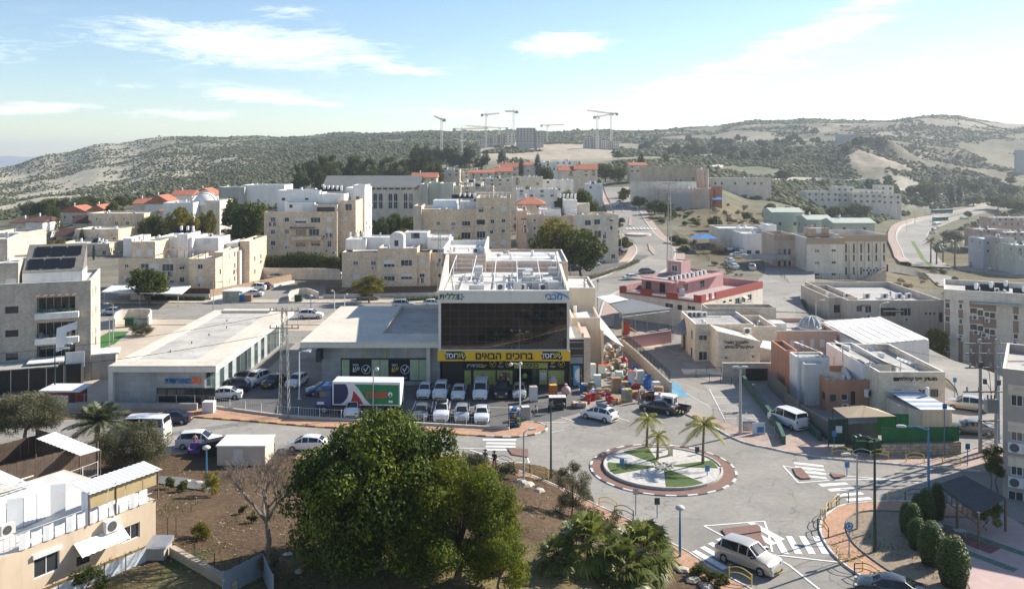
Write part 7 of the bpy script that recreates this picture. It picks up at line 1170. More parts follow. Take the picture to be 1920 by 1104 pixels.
def branches(mb,p,d,l,r,k,rg):
 e=p+d*l;mid=p+d*l*.5+Vector((rg.uniform(-1,1),rg.uniform(-1,1),rg.uniform(-.5,.5)))*l*.08;mb.tube([p,mid,e],[r,r*.82,r*.62],6 if k>3 else 4,False)
 if k==0:return
 for j in range(3 if k>1 else 4):
  nd=(d+Vector((rg.uniform(-1,1),rg.uniform(-1,1),rg.uniform(-.25,.7)))*.72).normalized();branches(mb,p+d*l*rg.uniform(.65,1),nd,l*rg.uniform(.62,.82),r*.58,k-1,rg)
q=GT(502,1038,40);o=thing('bare_tree','leafless tree on the brown slope left of the dark tree','tree',q);mb=MB();rgb=random.Random(12);mb.tube([(0,0,-.2),(.1,0,.8),(-.1,0,2.2)],[.24,.18,.15],7);mb.build('trunk',BARKG,o,False);mb=MB();
for k in range(4):branches(mb,Vector((-.1,0,2.0)),Vector((math.cos(k*1.57+.4)*.55,math.sin(k*1.57+.4)*.55,.85)).normalized(),1.75,.13,5,rgb)
mb.build('branches',BARKG,o,False)
def fan_palm(label,loc,h,r,n,seed,name='fan_palm'):
 rg=random.Random(seed);o=thing(name,label,'palm',loc);MB().tube([(0,0,-.3),(.05,0,h*.5),(0,0,h)],[.3,.24,.2],9).build('trunk',BARKP,o,False);Q,rn=[],[];st=MB()
 for k in range(n):
  a=k*2.4+rg.uniform(-.2,.2);el=R(80-135*(k/n)**.9)+rg.uniform(-.12,.12);d=Vector((math.cos(a)*math.cos(el),math.sin(a)*math.cos(el),math.sin(el)));b0=Vector((0,0,h));c_=b0+d*r*.52;c_.z-=.08*r;st.tube([b0,b0.lerp(c_,.5)+Vector((0,0,.06)),c_],.025,3,False);s_=d.cross(Vector((0,0,1)));s_=s_.normalized()if s_.length>.1 else Vector((1,0,0));up=s_.cross(d);m_=17;cr=rg.random()
  for j in range(m_):
   t=R(-105+210*j/(m_-1));bd=(d*math.cos(t)+s_*math.sin(t))*1.0;ln=r*.52*(.72+.28*math.cos(t))*rg.uniform(.9,1.08);mid=c_+bd*ln*.55+up*.03;tip=c_+bd*ln+Vector((0,0,-ln*(.22+.25*rg.random())));wd=(d*-math.sin(t)+s_*math.cos(t))*ln*.085
   Q+=[c_,mid-wd,tip,mid+wd];rn.append(min(1,max(0,.5*cr+.5*rg.random()*(1 if k<n*.75 else 1.6))))
 st.build('leaf_stalks',F_PALM,o,False);place('fans',quads_mesh('fans',F_PALM,[tuple(v)for v in Q],rn),o);return o
def feather_palm(label,loc,h,r,n,m,seed,tr=.16,droop=1.0,lean=0.0,name='feather_palm',up=70):
 rg=random.Random(seed);o=thing(name,label,'palm',loc);mb=MB();pts=[(lean*t*t,0,h*t-.25*(t==0))for t in(0,.25,.5,.75,1)];mb.tube(pts,[tr*1.5,tr*1.05,tr,tr*.9,tr*.85],9);mb.build('trunk',BARKP,o,False);Q,rn=[],[];st=MB();T=Vector((lean,0,h))
 for k in range(n):
  a=k*2.4+rg.uniform(-.25,.25);el=R(up-95*(k/n));hd=Vector((math.cos(a),math.sin(a),0));P_=[]
  for i in range(11):t=i/10;P_.append(T+hd*r*(t*math.cos(el)+.12*t)+Vector((0,0,r*(t*math.sin(el)-droop*.55*t*t))))
  st.tube(P_[::2],[.035,.03,.022,.016,.012,.006],4,False);cr=rg.random()
  for i in range(1,28):
   t=i/28;f=t*10;j=min(9,int(f));c_=P_[j].lerp(P_[j+1],f-j);tg_=(P_[j+1]-P_[j]).normalized();sd=tg_.cross(Vector((0,0,1))).normalized();ln=r*.27*(math.sin(math.pi*(.12+.8*t))**.7)
   for s_ in(-1,1):dr=(sd*s_+tg_*.55+Vector((0,0,-.25-.35*rg.random()))).normalized();tip=c_+dr*ln;wd=tg_*r*.018;Q+=[c_-wd,c_+dr*ln*.5-wd*1.2,tip,c_+dr*ln*.5+wd*1.2];rn.append(min(1,.55*cr+.45*rg.random()))
 st.build('leaf_stalks',m,o,False);place('fronds',quads_mesh('fronds',m,[tuple(v)for v in Q],rn),o);return o
for i,(x,yb,Y,h,r,n)in enumerate(((1205,1095,60.5,2.3,2.7,42),(1105,1112,58,1.7,2.6,40),(1165,1120,57,1.3,2.4,36),(1045,1118,57,.9,1.7,26))):X_=(x-960)*Y/F_PX;fan_palm(('tallest fan palm at the bottom centre right','left large fan palm at the bottom edge','low fan palm between the two large ones','small fan palm left of the others')[i],(X_,Y,hgt(X_,Y)),h,r,n,20+i)
q=GT(182,838,60);feather_palm('date palm beside the red and yellow kerb on the left',q,2.6,3.3,34,F_DATE,3,.26,.75,.2,'date_palm',82)
for i,(x,yb,h,r,sd)in enumerate(((1213,838,2.9,1.75,5),(1318,869,3.8,2.25,6),(1233,860,2.3,1.45,9))):q=G(x,yb,.2);feather_palm(('left rear palm on the roundabout island','tallest palm on the right of the roundabout island','middle drooping palm in the ring of stones')[i],(*q,.2),h,r,15 if i<2 else 13,F_PALMY,sd,.12,1.15,.12,'queen_palm',66)
for i,(x,yb,h)in enumerate(((1745,498,15),(1756,500,13),(1768,496,14),(1790,504,15))):q=GT(x,yb,200);feather_palm('tall thin palm on the valley roundabout',q,h*.72,3.2,16,F_DATE,30+i,.3,1.0,.2,'tall_palm').__setitem__('group','palms on the valley roundabout')
tops=[((0,0,.5+.28*k),.62*math.sin(math.pi*(.25+.62*k/8))**.7,1.0)for k in range(9)];TOPI=(leaf_mesh('foliage',F_HEDGE,tops,7000,.11,.55,6,.2,.45,.9),MB().lathe([(.02,0),(.48,.1),(.56,.8),(.5,1.8),(.3,2.6),(.02,2.9)],10).mesh('branches',mat('hedge_core',(.02,.03,.01),.95,.2),True))  # branches mesh here is an added dark core that closes gaps between the leaves
for i,(x,yb,s,sz)in enumerate(((1722,985,1.0,.85),(1737,990,1.1,1.05),(1757,975,1.0,1.0),(1712,1010,1.25,.9),(1720,1030,1.15,.78),(1747,1060,1.5,1.05),(1788,1100,1.7,1.15),(1700,1000,.9,.8))):
 q=G(x,yb);o=thing('topiary_bush',('farthest light','tall dark','slim dark','round left','low left','large middle','largest nearest','small leftmost')[i]+' clipped dome bush beside the chequered terrace','topiary',(*q,.08),i,'clipped dome bushes on the corner');o.scale=(s,s,sz);place('foliage',TOPI[0],o);place('branches',TOPI[1],o)
for i,(x,yt,yb,Y)in enumerate(((738,398,430,285),(715,405,430,280),(770,402,432,280),(660,425,470,235),(508,380,420,262),(985,345,372,300),(1110,372,400,262),(650,468,500,212),(858,440,470,212),(838,445,470,214))):tp('round',x,yt,yb,Y,('small tree before the arched windows of the hall','shrubby tree left before the hall','shrubby tree right before the hall','tree beside the lit end wall of the four-storey flats','tree at the left corner of the four-storey flats','tree behind the small hipped roof','green tree at the kerb beside the roadside flats','round tree above the middle flats, left','bright round tree behind the clinic roof','second round tree behind the clinic roof')[i])
rgx=random.Random(77)
for k in range(70):x=rgx.uniform(0,1200);Yq=rgx.choice((250,262,275,300,320,345,365,390));p=((x-960)*Yq/F_PX,Yq);tree(rgx.choice(('round','round','olive','bush','autumn','cypress')),(p[0],p[1],hgt(*p)),rgx.uniform(.55,.95),'garden tree between the second-row flats and houses','garden trees of the second row')
for k in range(30):
 x=rgx.uniform(1330,1720);p=GT(x,rgx.uniform(384,440),260)
 if min(math.hypot(p[0]-a_[0],p[1]-a_[1])for a_ in VL_)<17:continue
 tree(rgx.choice(('round','bush','olive')),p,rgx.uniform(.5,.9),'tree beside the lane between white school and green halls','trees round the green halls')
 # ------------------------------------------------------------ vehicles
g1='cars parked along the shop front'
for k,c,x,y,lab in(('hatch','white',797,741,'white hatchback, leftmost in the row along the shop front'),('suv','white',827,742,'white crossover with dark roof glass, second in the shop front row'),('sedan','white',861,743,'white saloon left of the white van at the shop front'),('van','white',902,742,'white van with black grille before the supermarket posters'),('suv','black',941,741,'black jeep right of the white van'),('hatch','silver',974,742,'silver car under the twin-globe lamp at the entrance')):carp(k,c,x,y,-92,lab,g1,cat='van' if k=='van' else 'car')
g2='cars parked behind the white fence'
for k,c,x,y,lab in(('hatch','white',662,776,'small white car behind the fence below the truck'),('sedan','grey',790,781,'grey car half hidden behind the tree top'),('suv','white',828,782,'white car with dark roof load behind the fence'),('hatch','silver',866,784,'silver grey car behind the fence, second from the right'),('sedan','white',903,785,'white car behind the fence, nearest the fruit stand')):carp(k,c,x,y,-88,lab,g2)
p=G(828,782);q=thing('roof_load','dark rolled load on the roof of the white car behind the fence','luggage',(p[0],p[1],1.75));MB().tube([(-.5,-.3,.15),(.5,.2,.15)],.28,9).build('roll',TRIM,q,False);MB().tube([(-.12,-.34,-.1),(-.08,-.34,.45)],.03,5).build('strap',STEELD,q,False)
g3='cars parked between the two shop buildings'
for k,c,x,y,dg,lab in(('sedan','white',420,747,186,'white saloon nearest the pavement beside the glazed shop'),('suv','navy',434,733,184,'navy car behind the nearest white saloon'),('sedan','black',452,716,186,'black car deep in the lane beside the glazed shop'),('suv','white',480,720,-110,'white crossover facing out, left of the black one'),('sedan','black',515,722,-105,'black saloon left of the lattice pylon'),('hatch','white',557,722,-102,'white car right of the lattice pylon'),('sedan','blue',607,738,200,'blue car behind the truck cab')):carp(k,c,x,y,dg,lab,g3)
carp('sedan','navy',320,793,184,'dark navy saloon driving left past the red and yellow kerb');carp('van','white',262,822,180,'white minibus half hidden by the olive tree',s=1.25,cat='minibus',nm='minibus');carp('suv','white',375,838,2,'white people carrier stopped beside the purple sofas');o=carp('hatch','white',1124,786,141,'white car with grey roof box turning into the car park',s=1.04,nm='moving_car')
b=MB();b.lathe([(.001,0),(.3,.02),(.4,.1),(.36,.24),(.2,.32),(.001,.33)],12);rbx=place('roof_box',b.mesh('roof_box',paint('grey'),True),o,(-.35,0,1.5));rbx.scale=(2.1,1,1)
carp('sedan','black',1236,772,146,'black saloon seen from behind at the yard entrance',nm='moving_car');carp('suv','champagne',1404,1060,-46,'silver off-roader crossing the zebra at the bottom right',s=1.04,nm='moving_car');o=carp('sedan','black',1668,1118,158,'black car cut by the bottom edge at the brick corner')
carp('van','white',1477,797,114,'old white minibus parked on the driveway',cat='minibus',nm='minibus');carp('suv','champagne',1812,768,150,'champagne car on the lane behind the club');carp('sedan','grey',1822,812,165,'dark car behind the stone bend of the club wall');carp('sedan','grey',470,852,175,'grey car behind the white booth, seen through the bare tree');carp('hatch','white',575,843,178,'white car seen through the bare tree');None
t=thing('flatbed_buggy','small white cab buggy with dark flat bed beside the black saloon','utility vehicle',(*G(1268,772),.02),R(146));MB().prism([(.1,-.62),(1.5,-.62),(1.5,.62),(.1,.62)],.35,1.75).build('cab',paint('white'),t,False);MB().box(.12,1.47,-.63,.63,1.76,1.84).build('cab_roof',paint('white'),t,False)
for a in((.098,-.5,.5),(1.502,-.5,.5)):MB().box(a[0]-.012,a[0]+.012,a[1],a[2],1.0,1.62).build('window_glass',CGLASS,t,False)
for s_ in(-1,1):MB().box(.3,1.3,s_*.63-.01,s_*.63+.01,1.0,1.6).build('window_glass',CGLASS,t,False)
MB().box(-1.6,.05,-.66,.66,.5,.6).box(-1.6,-1.54,-.66,.66,.6,.85).box(-1.6,.05,-.66,-.6,.6,.85).box(-1.6,.05,.6,.66,.6,.85).build('flat_bed',TRIM,t,False)
for x in(-1.1,1.0):
 for s_ in(-1,1):wv=place('wheel',WHEEL_ME,t,(x,s_*.6,.3));wv.rotation_euler=(R(90),0,0);wv.scale=(.9,.9,.8)
lo=thing('dairy_lorry','white box lorry with blue, red and green painted side and blue cab','truck',(*G(690,771),.0),R(177.5));MB().box(-4.0,3.9,-1.25,1.25,1.05,3.75).build('cargo_box',mat('lorry_white',(.66,.68,.70),.5,.04,1),lo,False);LB,LG,LR=mat('lorry_blue',(.012,.03,.10),.5,.03),mat('lorry_green',(.01,.20,.075),.5,.03),mat('lorry_red',(.36,.025,.03),.5,.03)
yy=1.262;sidex=lambda u:3.9-u*7.9;sz_=lambda v:1.12+v*2.45
def side(name,pts,m,d=0.0):MB().quad(*[(sidex(u),yy+d,sz_(v))for u,v in pts]).build(name,m,lo,False)
side('blue_panel',[(.02,.03),(.12,.03),(.17,.12),(.215,.3),(.235,.5),(.23,.75),(.2,.97),(.02,.97)],LB);side('green_panel',[(.56,.03),(.98,.03),(.98,.95),(.32,.97),(.38,.78),(.44,.5),(.49,.25)],LG);side('red_sail',[(.25,.03),(.46,.03),(.41,.3),(.36,.5),(.31,.66),(.3,.4),(.28,.2)],LR)
lt=letters('lorry_letters','תנובה'[::-1],1.05,TXTR,None,(0,0,0),0,.01,.035);lt.parent=lo;lt.location=(sidex(.66),yy+.012,sz_(.48));lt.rotation_euler=(R(90),0,R(180));side('logo_disc',[(.855+.032*math.cos(a),.5+.115*math.sin(a))for a in[2*math.pi*k/18 for k in range(18)]],TXTW,.006);side('logo_sail',[(.835,.42),(.875,.42),(.855,.55)],LB,.012);side('white_label',[(.83,.12),(.89,.12),(.89,.22),(.83,.22)],TXTW,.006)
CABB=mat('cab_blue',(.02,.07,.20),.4,.05,coat=.4);MB().prism([(4.05,-1.2),(6.0,-1.2),(6.0,1.2),(4.05,1.2)],.7,1.9).prism([(4.05,-1.18),(5.85,-1.1),(5.85,1.1),(4.05,1.18)],1.9,2.75).build('cab',CABB,lo,False);MB().box(4.1,5.2,-1.0,1.0,2.76,3.2).build('wind_deflector',CABB,lo,False);MB().box(5.86,5.9,-1.0,1.0,1.95,2.65).build('windscreen',CGLASS,lo,False);MB().box(4.6,5.5,1.14,1.17,1.95,2.55).build('side_window',glass('cab_window',(.10,.09,.05),.1),lo,False);MB().box(4.9,5.7,1.205,1.215,1.1,1.4).build('door_plate',TXTW,lo,False);MB().box(-4,4.2,-.5,.5,.6,1.04).build('chassis',TRIM,lo,False);MB().box(5.5,5.9,1.3,1.5,1.9,2.5).build('mirror',TRIM,lo,False)
for x in(-2.9,-1.7,4.9):
 for s_ in(-1,1):wv=place('wheel',WHEEL_ME,lo,(x,s_*1.05,.5));wv.rotation_euler=(R(-90)*s_,0,0);wv.scale=(1.54,1.54,1.5);place('rim',RIM_ME,wv)
for k,c,x,y,dg,lab in(('suv','white',583,597,0,'white car on the back street between the low shops'),('sedan','grey',690,563,2,'dark car behind the yellowing tree'),('suv','silver',757,577,3,'silver car behind the low roof edge, left'),('hatch','white',812,575,3,'white car behind the low roof edge beside the clinic'),('hatch','silver',518,524,4,'silver car below the dark climbing hedge'),('suv','black',488,543,175,'dark car in the side lane, behind the white one'),('sedan','white',474,556,178,'white car in the side lane by the recycling shed'),('suv','white',640,516,60,'white car against the middle flats'),('sedan','silver',215,590,5,'silver car under the carport corner'),('suv','white',480,545,178,'white car in the side lane, upper')):carp(k,c,x,y,dg,lab,'cars on the back street',terrain=True)
for i,x in enumerate((703,764)):p_=at(x,424,292);car('sedan','silver' if i else 'white',(p_.x,292,hgt(p_.x,292)+.1),R(5),('left' if i==0 else 'right')+' car parked before the synagogue hall',full=False)
cs=(('navy',1076,507),('white',1094,503),('white',1112,498),('silver',1122,494),('red',1131,490),('navy',1139,487),('lightblue',1146,484),('red',1152,480),('black',1160,477),('white',1164,473));on=('first','second','third','fourth','fifth','sixth','seventh','eighth','ninth','tenth')
for i,(c,x,y)in enumerate(cs):carp('sedan' if i%2 else 'hatch',c,x,y+1,14,f'{c} car, {on[i]} from the left in the slanted row by the curving road','slanted row of cars by the curving road',terrain=True)
for i,(k,c,x,y,dg,lab)in enumerate((('sedan','white',1185,525,15,'white car on the curving road behind the kindergarten'),('hatch','grey',1213,513,20,'grey car on the curving road above the kindergarten'),('suv','lightblue',1160,384,100,'pale blue car parked at the road fork, upper'),('sedan','lightblue',1163,388,20,'pale blue car parked at the road fork, lower'),('sedan','white',1116,382,80,'white car parked on the left kerb by the flats'),('hatch','silver',1120,386,80,'silver car parked on the left kerb by the flats'),('suv','white',1113,360,80,'white car on the left kerb further up'),('hatch','grey',1120,356,80,'grey car on the left kerb further up'),('sedan','grey',1126,352,80,'grey saloon beside the lorry up the road'),('van','white',1134,348,80,'white van near the top of the road'),('suv','black',1163,341,70,'black car at the top of the road'),('hatch','grey',1127,362,-95,'dark car coming down the main road'),('sedan','white',1372,471,60,'white car by the white school, left'),('suv','grey',1388,469,80,'grey car by the white school, middle'),('hatch','white',1391,475,80,'white car by the white school, right'),('sedan','white',1383,484,5,'white car crossing the school lane'),('suv','silver',1410,506,80,'silver car on the right of the school lane'),('hatch','white',1369,496,100,'white car parked on the bank, upper'),('hatch','white',1375,504,100,'white car parked on the bank, lower'),('hatch','white',1434,592,-80,'white car coming down behind the school roof'),('sedan','silver',1420,473,0,'silver car beside the footbridge'))):carp(k,c,x,y,dg,lab,'cars on the main road and school lane',False,True)
for i,(k,c,x,y,dg,lab)in enumerate((('sedan','white',1710,419,200,'white car on the left lane of the valley road'),('sedan','grey',1718,414,200,'grey car on the left lane of the valley road'),('hatch','white',1747,405,200,'white car leading the long bus'),('sedan','white',1749,438,120,'white car behind the white coach'),('sedan','black',1746,434,120,'black car behind the white coach'),('suv','silver',1826,500,0,'silver car on the valley roundabout'),('sedan','white',1865,507,0,'white car right of the valley roundabout'),('sedan','white',1685,427,150,'white car by the sandy kiosk'),('sedan','silver',1775,456,20,'silver car beside the valley palms'))):carp(k,c,x,y,dg,lab,'cars on the valley road',False,True)
def bus(label,x,y,deg,L_,c,art=False):
 p=GT(x,y,200);o=thing('city_bus',label,'bus',(p[0],p[1],p[2]+.4),R(deg),'buses on the valley road');n=2 if art else 1;col=mat('bus_'+c,{'green':(.06,.22,.16),'white':(.62,.64,.65)}[c],.4,.05,coat=.3)
 for k in range(n):
  a,b=-L_/2+L_*k/n+.1,-L_/2+L_*(k+1)/n-.1;MB().box(a,b,-1.25,1.25,.35,1.4).box(a,b,-1.25,1.25,2.35,2.75).box(a,a+.2,-1.25,1.25,1.4,2.35).build('body',col,o,False);MB().box(a+.21,b-.02,-1.22,1.22,1.4,2.35).build('window_band',CGLASS,o,False);MB().box(a+.2,b-.2,-1.1,1.1,2.76,3.0).build('roof',mat('bus_roof',(.66,.67,.66),.5,.05),o,False)
  for xw in(a+1.4,b-1.8):
   for s_ in(-1,1):wv=place('wheel',WHEEL_ME,o,(xw,s_*1.14,.48));wv.rotation_euler=(R(90),0,0);wv.scale=(1.45,1.45,1.2)
bus('long green articulated bus on the far lane of the valley road',1766,402,205,19,'green',True);bus('green bus on the near lane of the valley road',1763,417,25,12,'green');bus('white coach behind the green bus',1756,427,50,10,'white');bus('green bus waiting beside the valley palms',1764,470,80,11,'green')
# ------------------------------------------------------------ street furniture
def lp(x,yb,h,label,**k):p=G(x,yb);return lamp(p[0],p[1],h,label,**k)
lp(1640,1036,8.6,'tall dark green lamp post with two round heads on the brick corner',m=GREENM,arms=((1.5,176),(1.1,160)),r=.1,head='dark');lp(1607,993,6.0,'slender grey lamp post on the earth bed',m=METAL,arms=((.7,190),));lp(1741,965,7.2,'blue lamp post with long arm behind the hedges',m=BLUEM,arms=((1.9,172),),r=.1);lp(1388,816,7.2,'concrete pole with flat lamp by the school railing',m=CONC,arms=((.2,0),(.2,180)),r=.14);lp(1033,897,6.7,'dark green lamp post beside the wispy shrub',m=GREENM,arms=((1.2,20),),head='dark');lp(982,903,4.6,'thin grey lamp post left of the dark green one',m=METAL,arms=((.6,30),));lp(975,772,5.6,'white lamp post with two globes before the supermarket',m=FRAMEW,arms=((1.1,195),(.05,0)),head='ball');lp(700,778,5.2,'grey lamp post in front of the dairy lorry',m=METAL,arms=((.5,40),),head='ball');lp(561,748,5.8,'white twin-head lamp post right of the lattice pylon',m=FRAMEW,arms=((.9,15),(.9,-15)))
p=GT(387,918,50);lamp(p[0],p[1],3.4,'short blue lamp post on the brown slope',m=BLUEM,arms=(),z=p[2]);p=G(1275,1045);lamp(p[0],p[1],3.5,'blue lamp post with white mushroom head beside the fan palms',m=BLUEM,arms=(),z=.0);lp(212,640,6.0,'tall grey lamp post on the plaza, upper',m=METAL,arms=((.9,180),));lp(205,665,5.4,'grey lamp post on the plaza beside the flats',m=METAL,arms=((.2,0),));lp(400,590,6.0,'grey street lamp at the end of the brown fence',m=METAL,arms=((1.0,30),));lp(627,585,4.0,'white street lamp on the back street, left',m=FRAMEW,arms=((.5,160),),head='ball');lp(646,588,3.6,'white street lamp on the back street, right',m=FRAMEW,arms=((.4,20),),head='ball');lp(583,582,2.6,'blue post on the back street kerb',m=BLUEM,arms=());lp(103,758,6.5,'dark green lamp post before the arcade',m=GREENM,arms=((1.0,30),));lp(122,735,6.0,'green lamp post beside the white board',m=GREENM,arms=((.3,0),));lp(1530,640,6.5,'grey lamp post behind the white shed',m=METAL,arms=((.9,10),));lp(1873,830,9.5,'blue tall lamp post behind the transformer poles',m=BLUEM,arms=((1.1,20),));lp(1650,640,6.0,'grey lamp post beside the long white shed',m=METAL,arms=((1.6,30),))
for i,(x,y,h)in enumerate(((1195,442,9.5),(1126,392,8),(1253,418,9),(1346,438,8),(1700,440,9),(1715,425,9),(1735,405,9),(1806,385,9),(1069,525,7),(1165,475,7),(1330,410,8),(1242,385,8))):p=GT(x,y,120);lamp(p[0],p[1],h,('tall white lamp on the small upper roundabout','lamp post by the cars up the main road','lamp on the median below the academy','lamp post beside the large blue tent','lamp post on the valley road median, nearest','lamp post on the valley road median, second','lamp post on the valley road median, third','farthest lamp post on the valley road','lamp post behind the clinic roof','lamp post at the end of the slanted car row','thin lamp on the dry slope','lamp post below the academy terrace')[i],m=FRAMEW if i==0 else METAL,arms=((1.2,10+i*30),),z=p[2])
def sign(label,x,yb,h,m=BLUEM,shape='round',face=None,deg=0):p=G(x,yb);o=thing('road_sign',label,'sign',(*p,.05),R(deg));MB().tube([(0,0,-.1),(0,0,h)],.04,6).build('post',BLUEM,o,False);f=MB();f=f.tube([(0,-.05,h-.2),(0,-.02,h-.2)],.3,16)if shape=='round' else f.box(-.22,.22,-.06,-.03,h-.55,h);f.build('plate',face or BLUEM,o,False);return o
o=sign('round blue roundabout sign on the brick corner',1592,1047,2.6);ar=MB()
for k in range(3):
 for j in range(4):a,b=R(120*k+22*j),R(120*k+22*(j+1));ar.quad(*[(r*math.cos(t),-.056,2.4+r*math.sin(t))for r,t in((.13,a),(.19,a),(.19,b),(.13,b))])
ar.build('white_arrows',FRAMEW,o,False);sign('grey-backed sign post beside the fan palms, left',1192,965,2.2,shape='rect',face=METAL);sign('dark sign post beside the fan palms, right',1232,970,1.6,shape='rect',face=GREENM);sign('small blue sign on the left of the roundabout island',1166,882,1.1,shape='rect');sign('small blue sign on the right of the roundabout island',1326,895,1.1,shape='rect');sign('small blue sign at the back of the roundabout island',1307,855,.9,shape='rect',face=GREENM);sign('blue marker post on the upper traffic island',1588,892,1.3,shape='rect');sign('blue parking sign on the lane behind the club',1790,745,2.4,shape='rect');sign('blue sign post on the pavement before the gate',1564,845,2.0,shape='rect');sign('blue pole on the pink pavement',1814,875,2.2,shape='rect');sign('blue plain post below the cabin',1771,862,5.5,shape='rect');sign('blue road sign at the back street bend',1121,545,2.4,shape='rect')
BL=STEELD
for i,(x,y,dg,m1,m2)in enumerate(((1577,856,-10,YELM,YELM),(1616,861,-8,METAL,METAL),(1649,862,-6,YELM,YELM),(1716,868,-5,YELM,YELM),(1784,873,-5,YELM,YELM),(1683,939,2,YELM,YELM),(1716,939,-3,BL,BL),(1580,946,35,BL,BL),(1566,953,48,YELM,YELM),(1550,967,62,BL,YELM),(1542,981,80,YELM,BL),(1543,1000,100,BL,BL),(1595,1066,-40,YELM,YELM),(1625,1084,-40,BL,BL),(1655,1101,-40,YELM,YELM),(1388,1091,-40,YELM,YELM),(1140,955,-35,YELM,YELM),(1170,971,-35,BL,BL),(978,884,-25,BL,YELM),(1012,897,-25,YELM,YELM),(945,874,-22,YELM,BL))):
 bow((G(x,y)),R(dg),m1,m2,('yellow' if m2 is YELM else 'dark' if m2 is BL else 'grey')+' bow barrier '+('before the green gate','before the waste bins','left of the rubble wall','before the middle of the rubble wall','at the right end of the rubble wall','left of a dark one on the lower right road','behind the earth bed on the lower right road','at the top of the brick corner','second on the brick corner bend','third on the brick corner bend','fourth on the brick corner bend','left of the earth bed','nearest the roundabout sign','between two yellow ones at the bottom','at the bottom edge of the brick corner','beside the off-roader','left of the fan palms','just behind the fan palms','before the thin lamp post','between the two lamp posts','left of the thin lamp post')[i])
fence('car_park_fence','white post and wire fence along the supermarket car park',[G(346,757),G(520,781),G(640,789),G(955,806)],1.0,FRAMEW,z=.25,bay=2.3,bars=.3);wall_run('kerb_wall','low white wall under the car park fence',[G(346,757.5),G(520,781.5),G(640,789.5),G(955,806.5)],.3,.22,KERBN);fence('railing','grey railing with banners beside the school car park',[G(1337,785),G(1430,815),G(1452,822)],1.1,METAL,z=.1,bay=1.8,bars=.14);fence('railing','green handrail of the school ramp',[G(1305,708),G(1330,715),G(1372,722)],1.0,GREENM,bay=1.8,bars=.3);fence('railing','green railing beside the ramp, upper',[G(1325,700),G(1380,704)],1.0,GREENM,bay=1.8,bars=.3);fence('bank_fence','green fence along the bank beside the main road',gt2((1262,440),(1300,462),(1330,490)),1.6,GREENM,bay=4,bars=.4,zf=hgt);fence('bank_fence','green fence down the bank left of the low school',gt2((1462,520),(1490,560),(1520,600)),1.8,GREENM,bay=3,bars=.3,zf=hgt);fence('institute_fence','dark fence on the stone wall below the institute',[(at(1470,515,222).x,221),(at(1600,525,222).x,219)],1.5,GREENM,z=-1.2,bay=4,bars=.3);wall_run('stone_bank_wall','rough stone retaining wall below the institute',[(at(1468,530,220).x,221),(at(1600,530,220).x,218)],3.0,.6,st_,z=-4.2)
fence('roof_access_rail','white guard rail at the end of the lane between the shops',[G(537,612),G(600,606)],1.2,METAL,z=.2,bay=2,bars=.3)
bn=thing('banner','picture banner on the railing beside the concrete pole, left','banner',(*G(1405,812),.3));p=G(1405,811);MB().box(p[0]-.75,p[0]+.65,p[1]-.1,p[1]-.06,.2,1.3).build('sheet',mat('banner_photo',(.45,.36,.30),.6,.4,3),bn);MB().box(p[0]-.75,p[0]+.65,p[1]-.12,p[1]-.1,1.1,1.22).build('print_band',TXTB,bn);bn=thing('banner','white and blue banner on the railing beside the concrete pole, right','banner',(*G(1422,816),.3));p=G(1421,815);MB().box(p[0]-.6,p[0]+.75,p[1]-.1,p[1]-.06,.1,1.35).build('sheet',mat('banner_white',(.6,.64,.68),.6,.15,3),bn);MB().box(p[0]-.1,p[0]+.6,p[1]-.12,p[1]-.1,.3,.9).build('print_patch',TXTB,bn)
GALV=mat('pylon_steel',(.30,.29,.27),.6,.1,2,metal=.3)
def pylon(label,x,yb,h,w0,w1,arms=True,gt=False):
 p=GT(x,yb,100)if gt else(*G(x,yb),0);o=thing('lattice_pylon',label,'pylon',p);mb=MB();n=int(h/1.0);f=lambda k:w0+(w1-w0)*k/n;c=[(1,1),(-1,1),(-1,-1),(1,-1)]
 for k in range(n):
  z0,z1,a,b=h*k/n,h*(k+1)/n,f(k)/2,f(k+1)/2
  for i in range(4):
   j=(i+1)%4;mb.tube([(c[i][0]*a,c[i][1]*a,z0),(c[i][0]*b,c[i][1]*b,z1)],.045,4,False);mb.tube([(c[i][0]*a,c[i][1]*a,z0),(c[j][0]*b,c[j][1]*b,z1)],.028,3,False)
 mb.build('lattice',GALV,o,False)
 if arms:
  for z in(h-.4,h-2.4):
   MB().box(-1.7,1.7,-.06,.06,z,z+.12).build('cross_arm',GALV,o,False)
   for x_ in(-1.6,-.9,.9,1.6):MB().lathe([(.02,z+.12),(.09,z+.2),(.05,z+.28),(.09,z+.36),(.02,z+.45)],8,x_,0).build('insulator',mat('insulator',(.22,.10,.06),.4,.1),o,False)
 return o
pylon('tall lattice pylon before the car park lane',533,782,12.5,1.1,.5);pylon('thin lattice mast beside the clinic roof',824,552,14,.8,.4,gt=True);pylon('tall lattice mast beside the upper roundabout',1255,512,23,1.2,.5,gt=True)
tr=thing('transformer_poles','pair of grey concrete poles carrying transformers and crossarms','utility pole',(*G(1852,850),0));tx,ty=G(1852,850)
for d in(-.75,.85):MB().tube([(tx+d,ty,-.3),(tx+d,ty,11.5)],[.2,.13],8).build('pole',CONC,tr)
for z,w_ in((3.3,1.1),(6.2,2.6),(8.6,2.4),(10.0,2.4),(11.0,2.4)):MB().box(tx-w_,tx+w_,ty-.3,ty-.18,z,z+.14).build('cross_arm',GALV,tr)
MB().box(tx-.5,tx+.6,ty-.9,ty-.25,4.3,5.6).build('transformer',mat('transformer_grey',(.36,.37,.36),.5,.1),tr)
for x_ in(-.3,.05,.4):MB().lathe([(.02,5.6),(.1,5.7),(.06,5.8),(.1,5.9),(.02,6.1)],8,tx+x_,ty-.55).build('bushing',MATS['insulator'],tr)
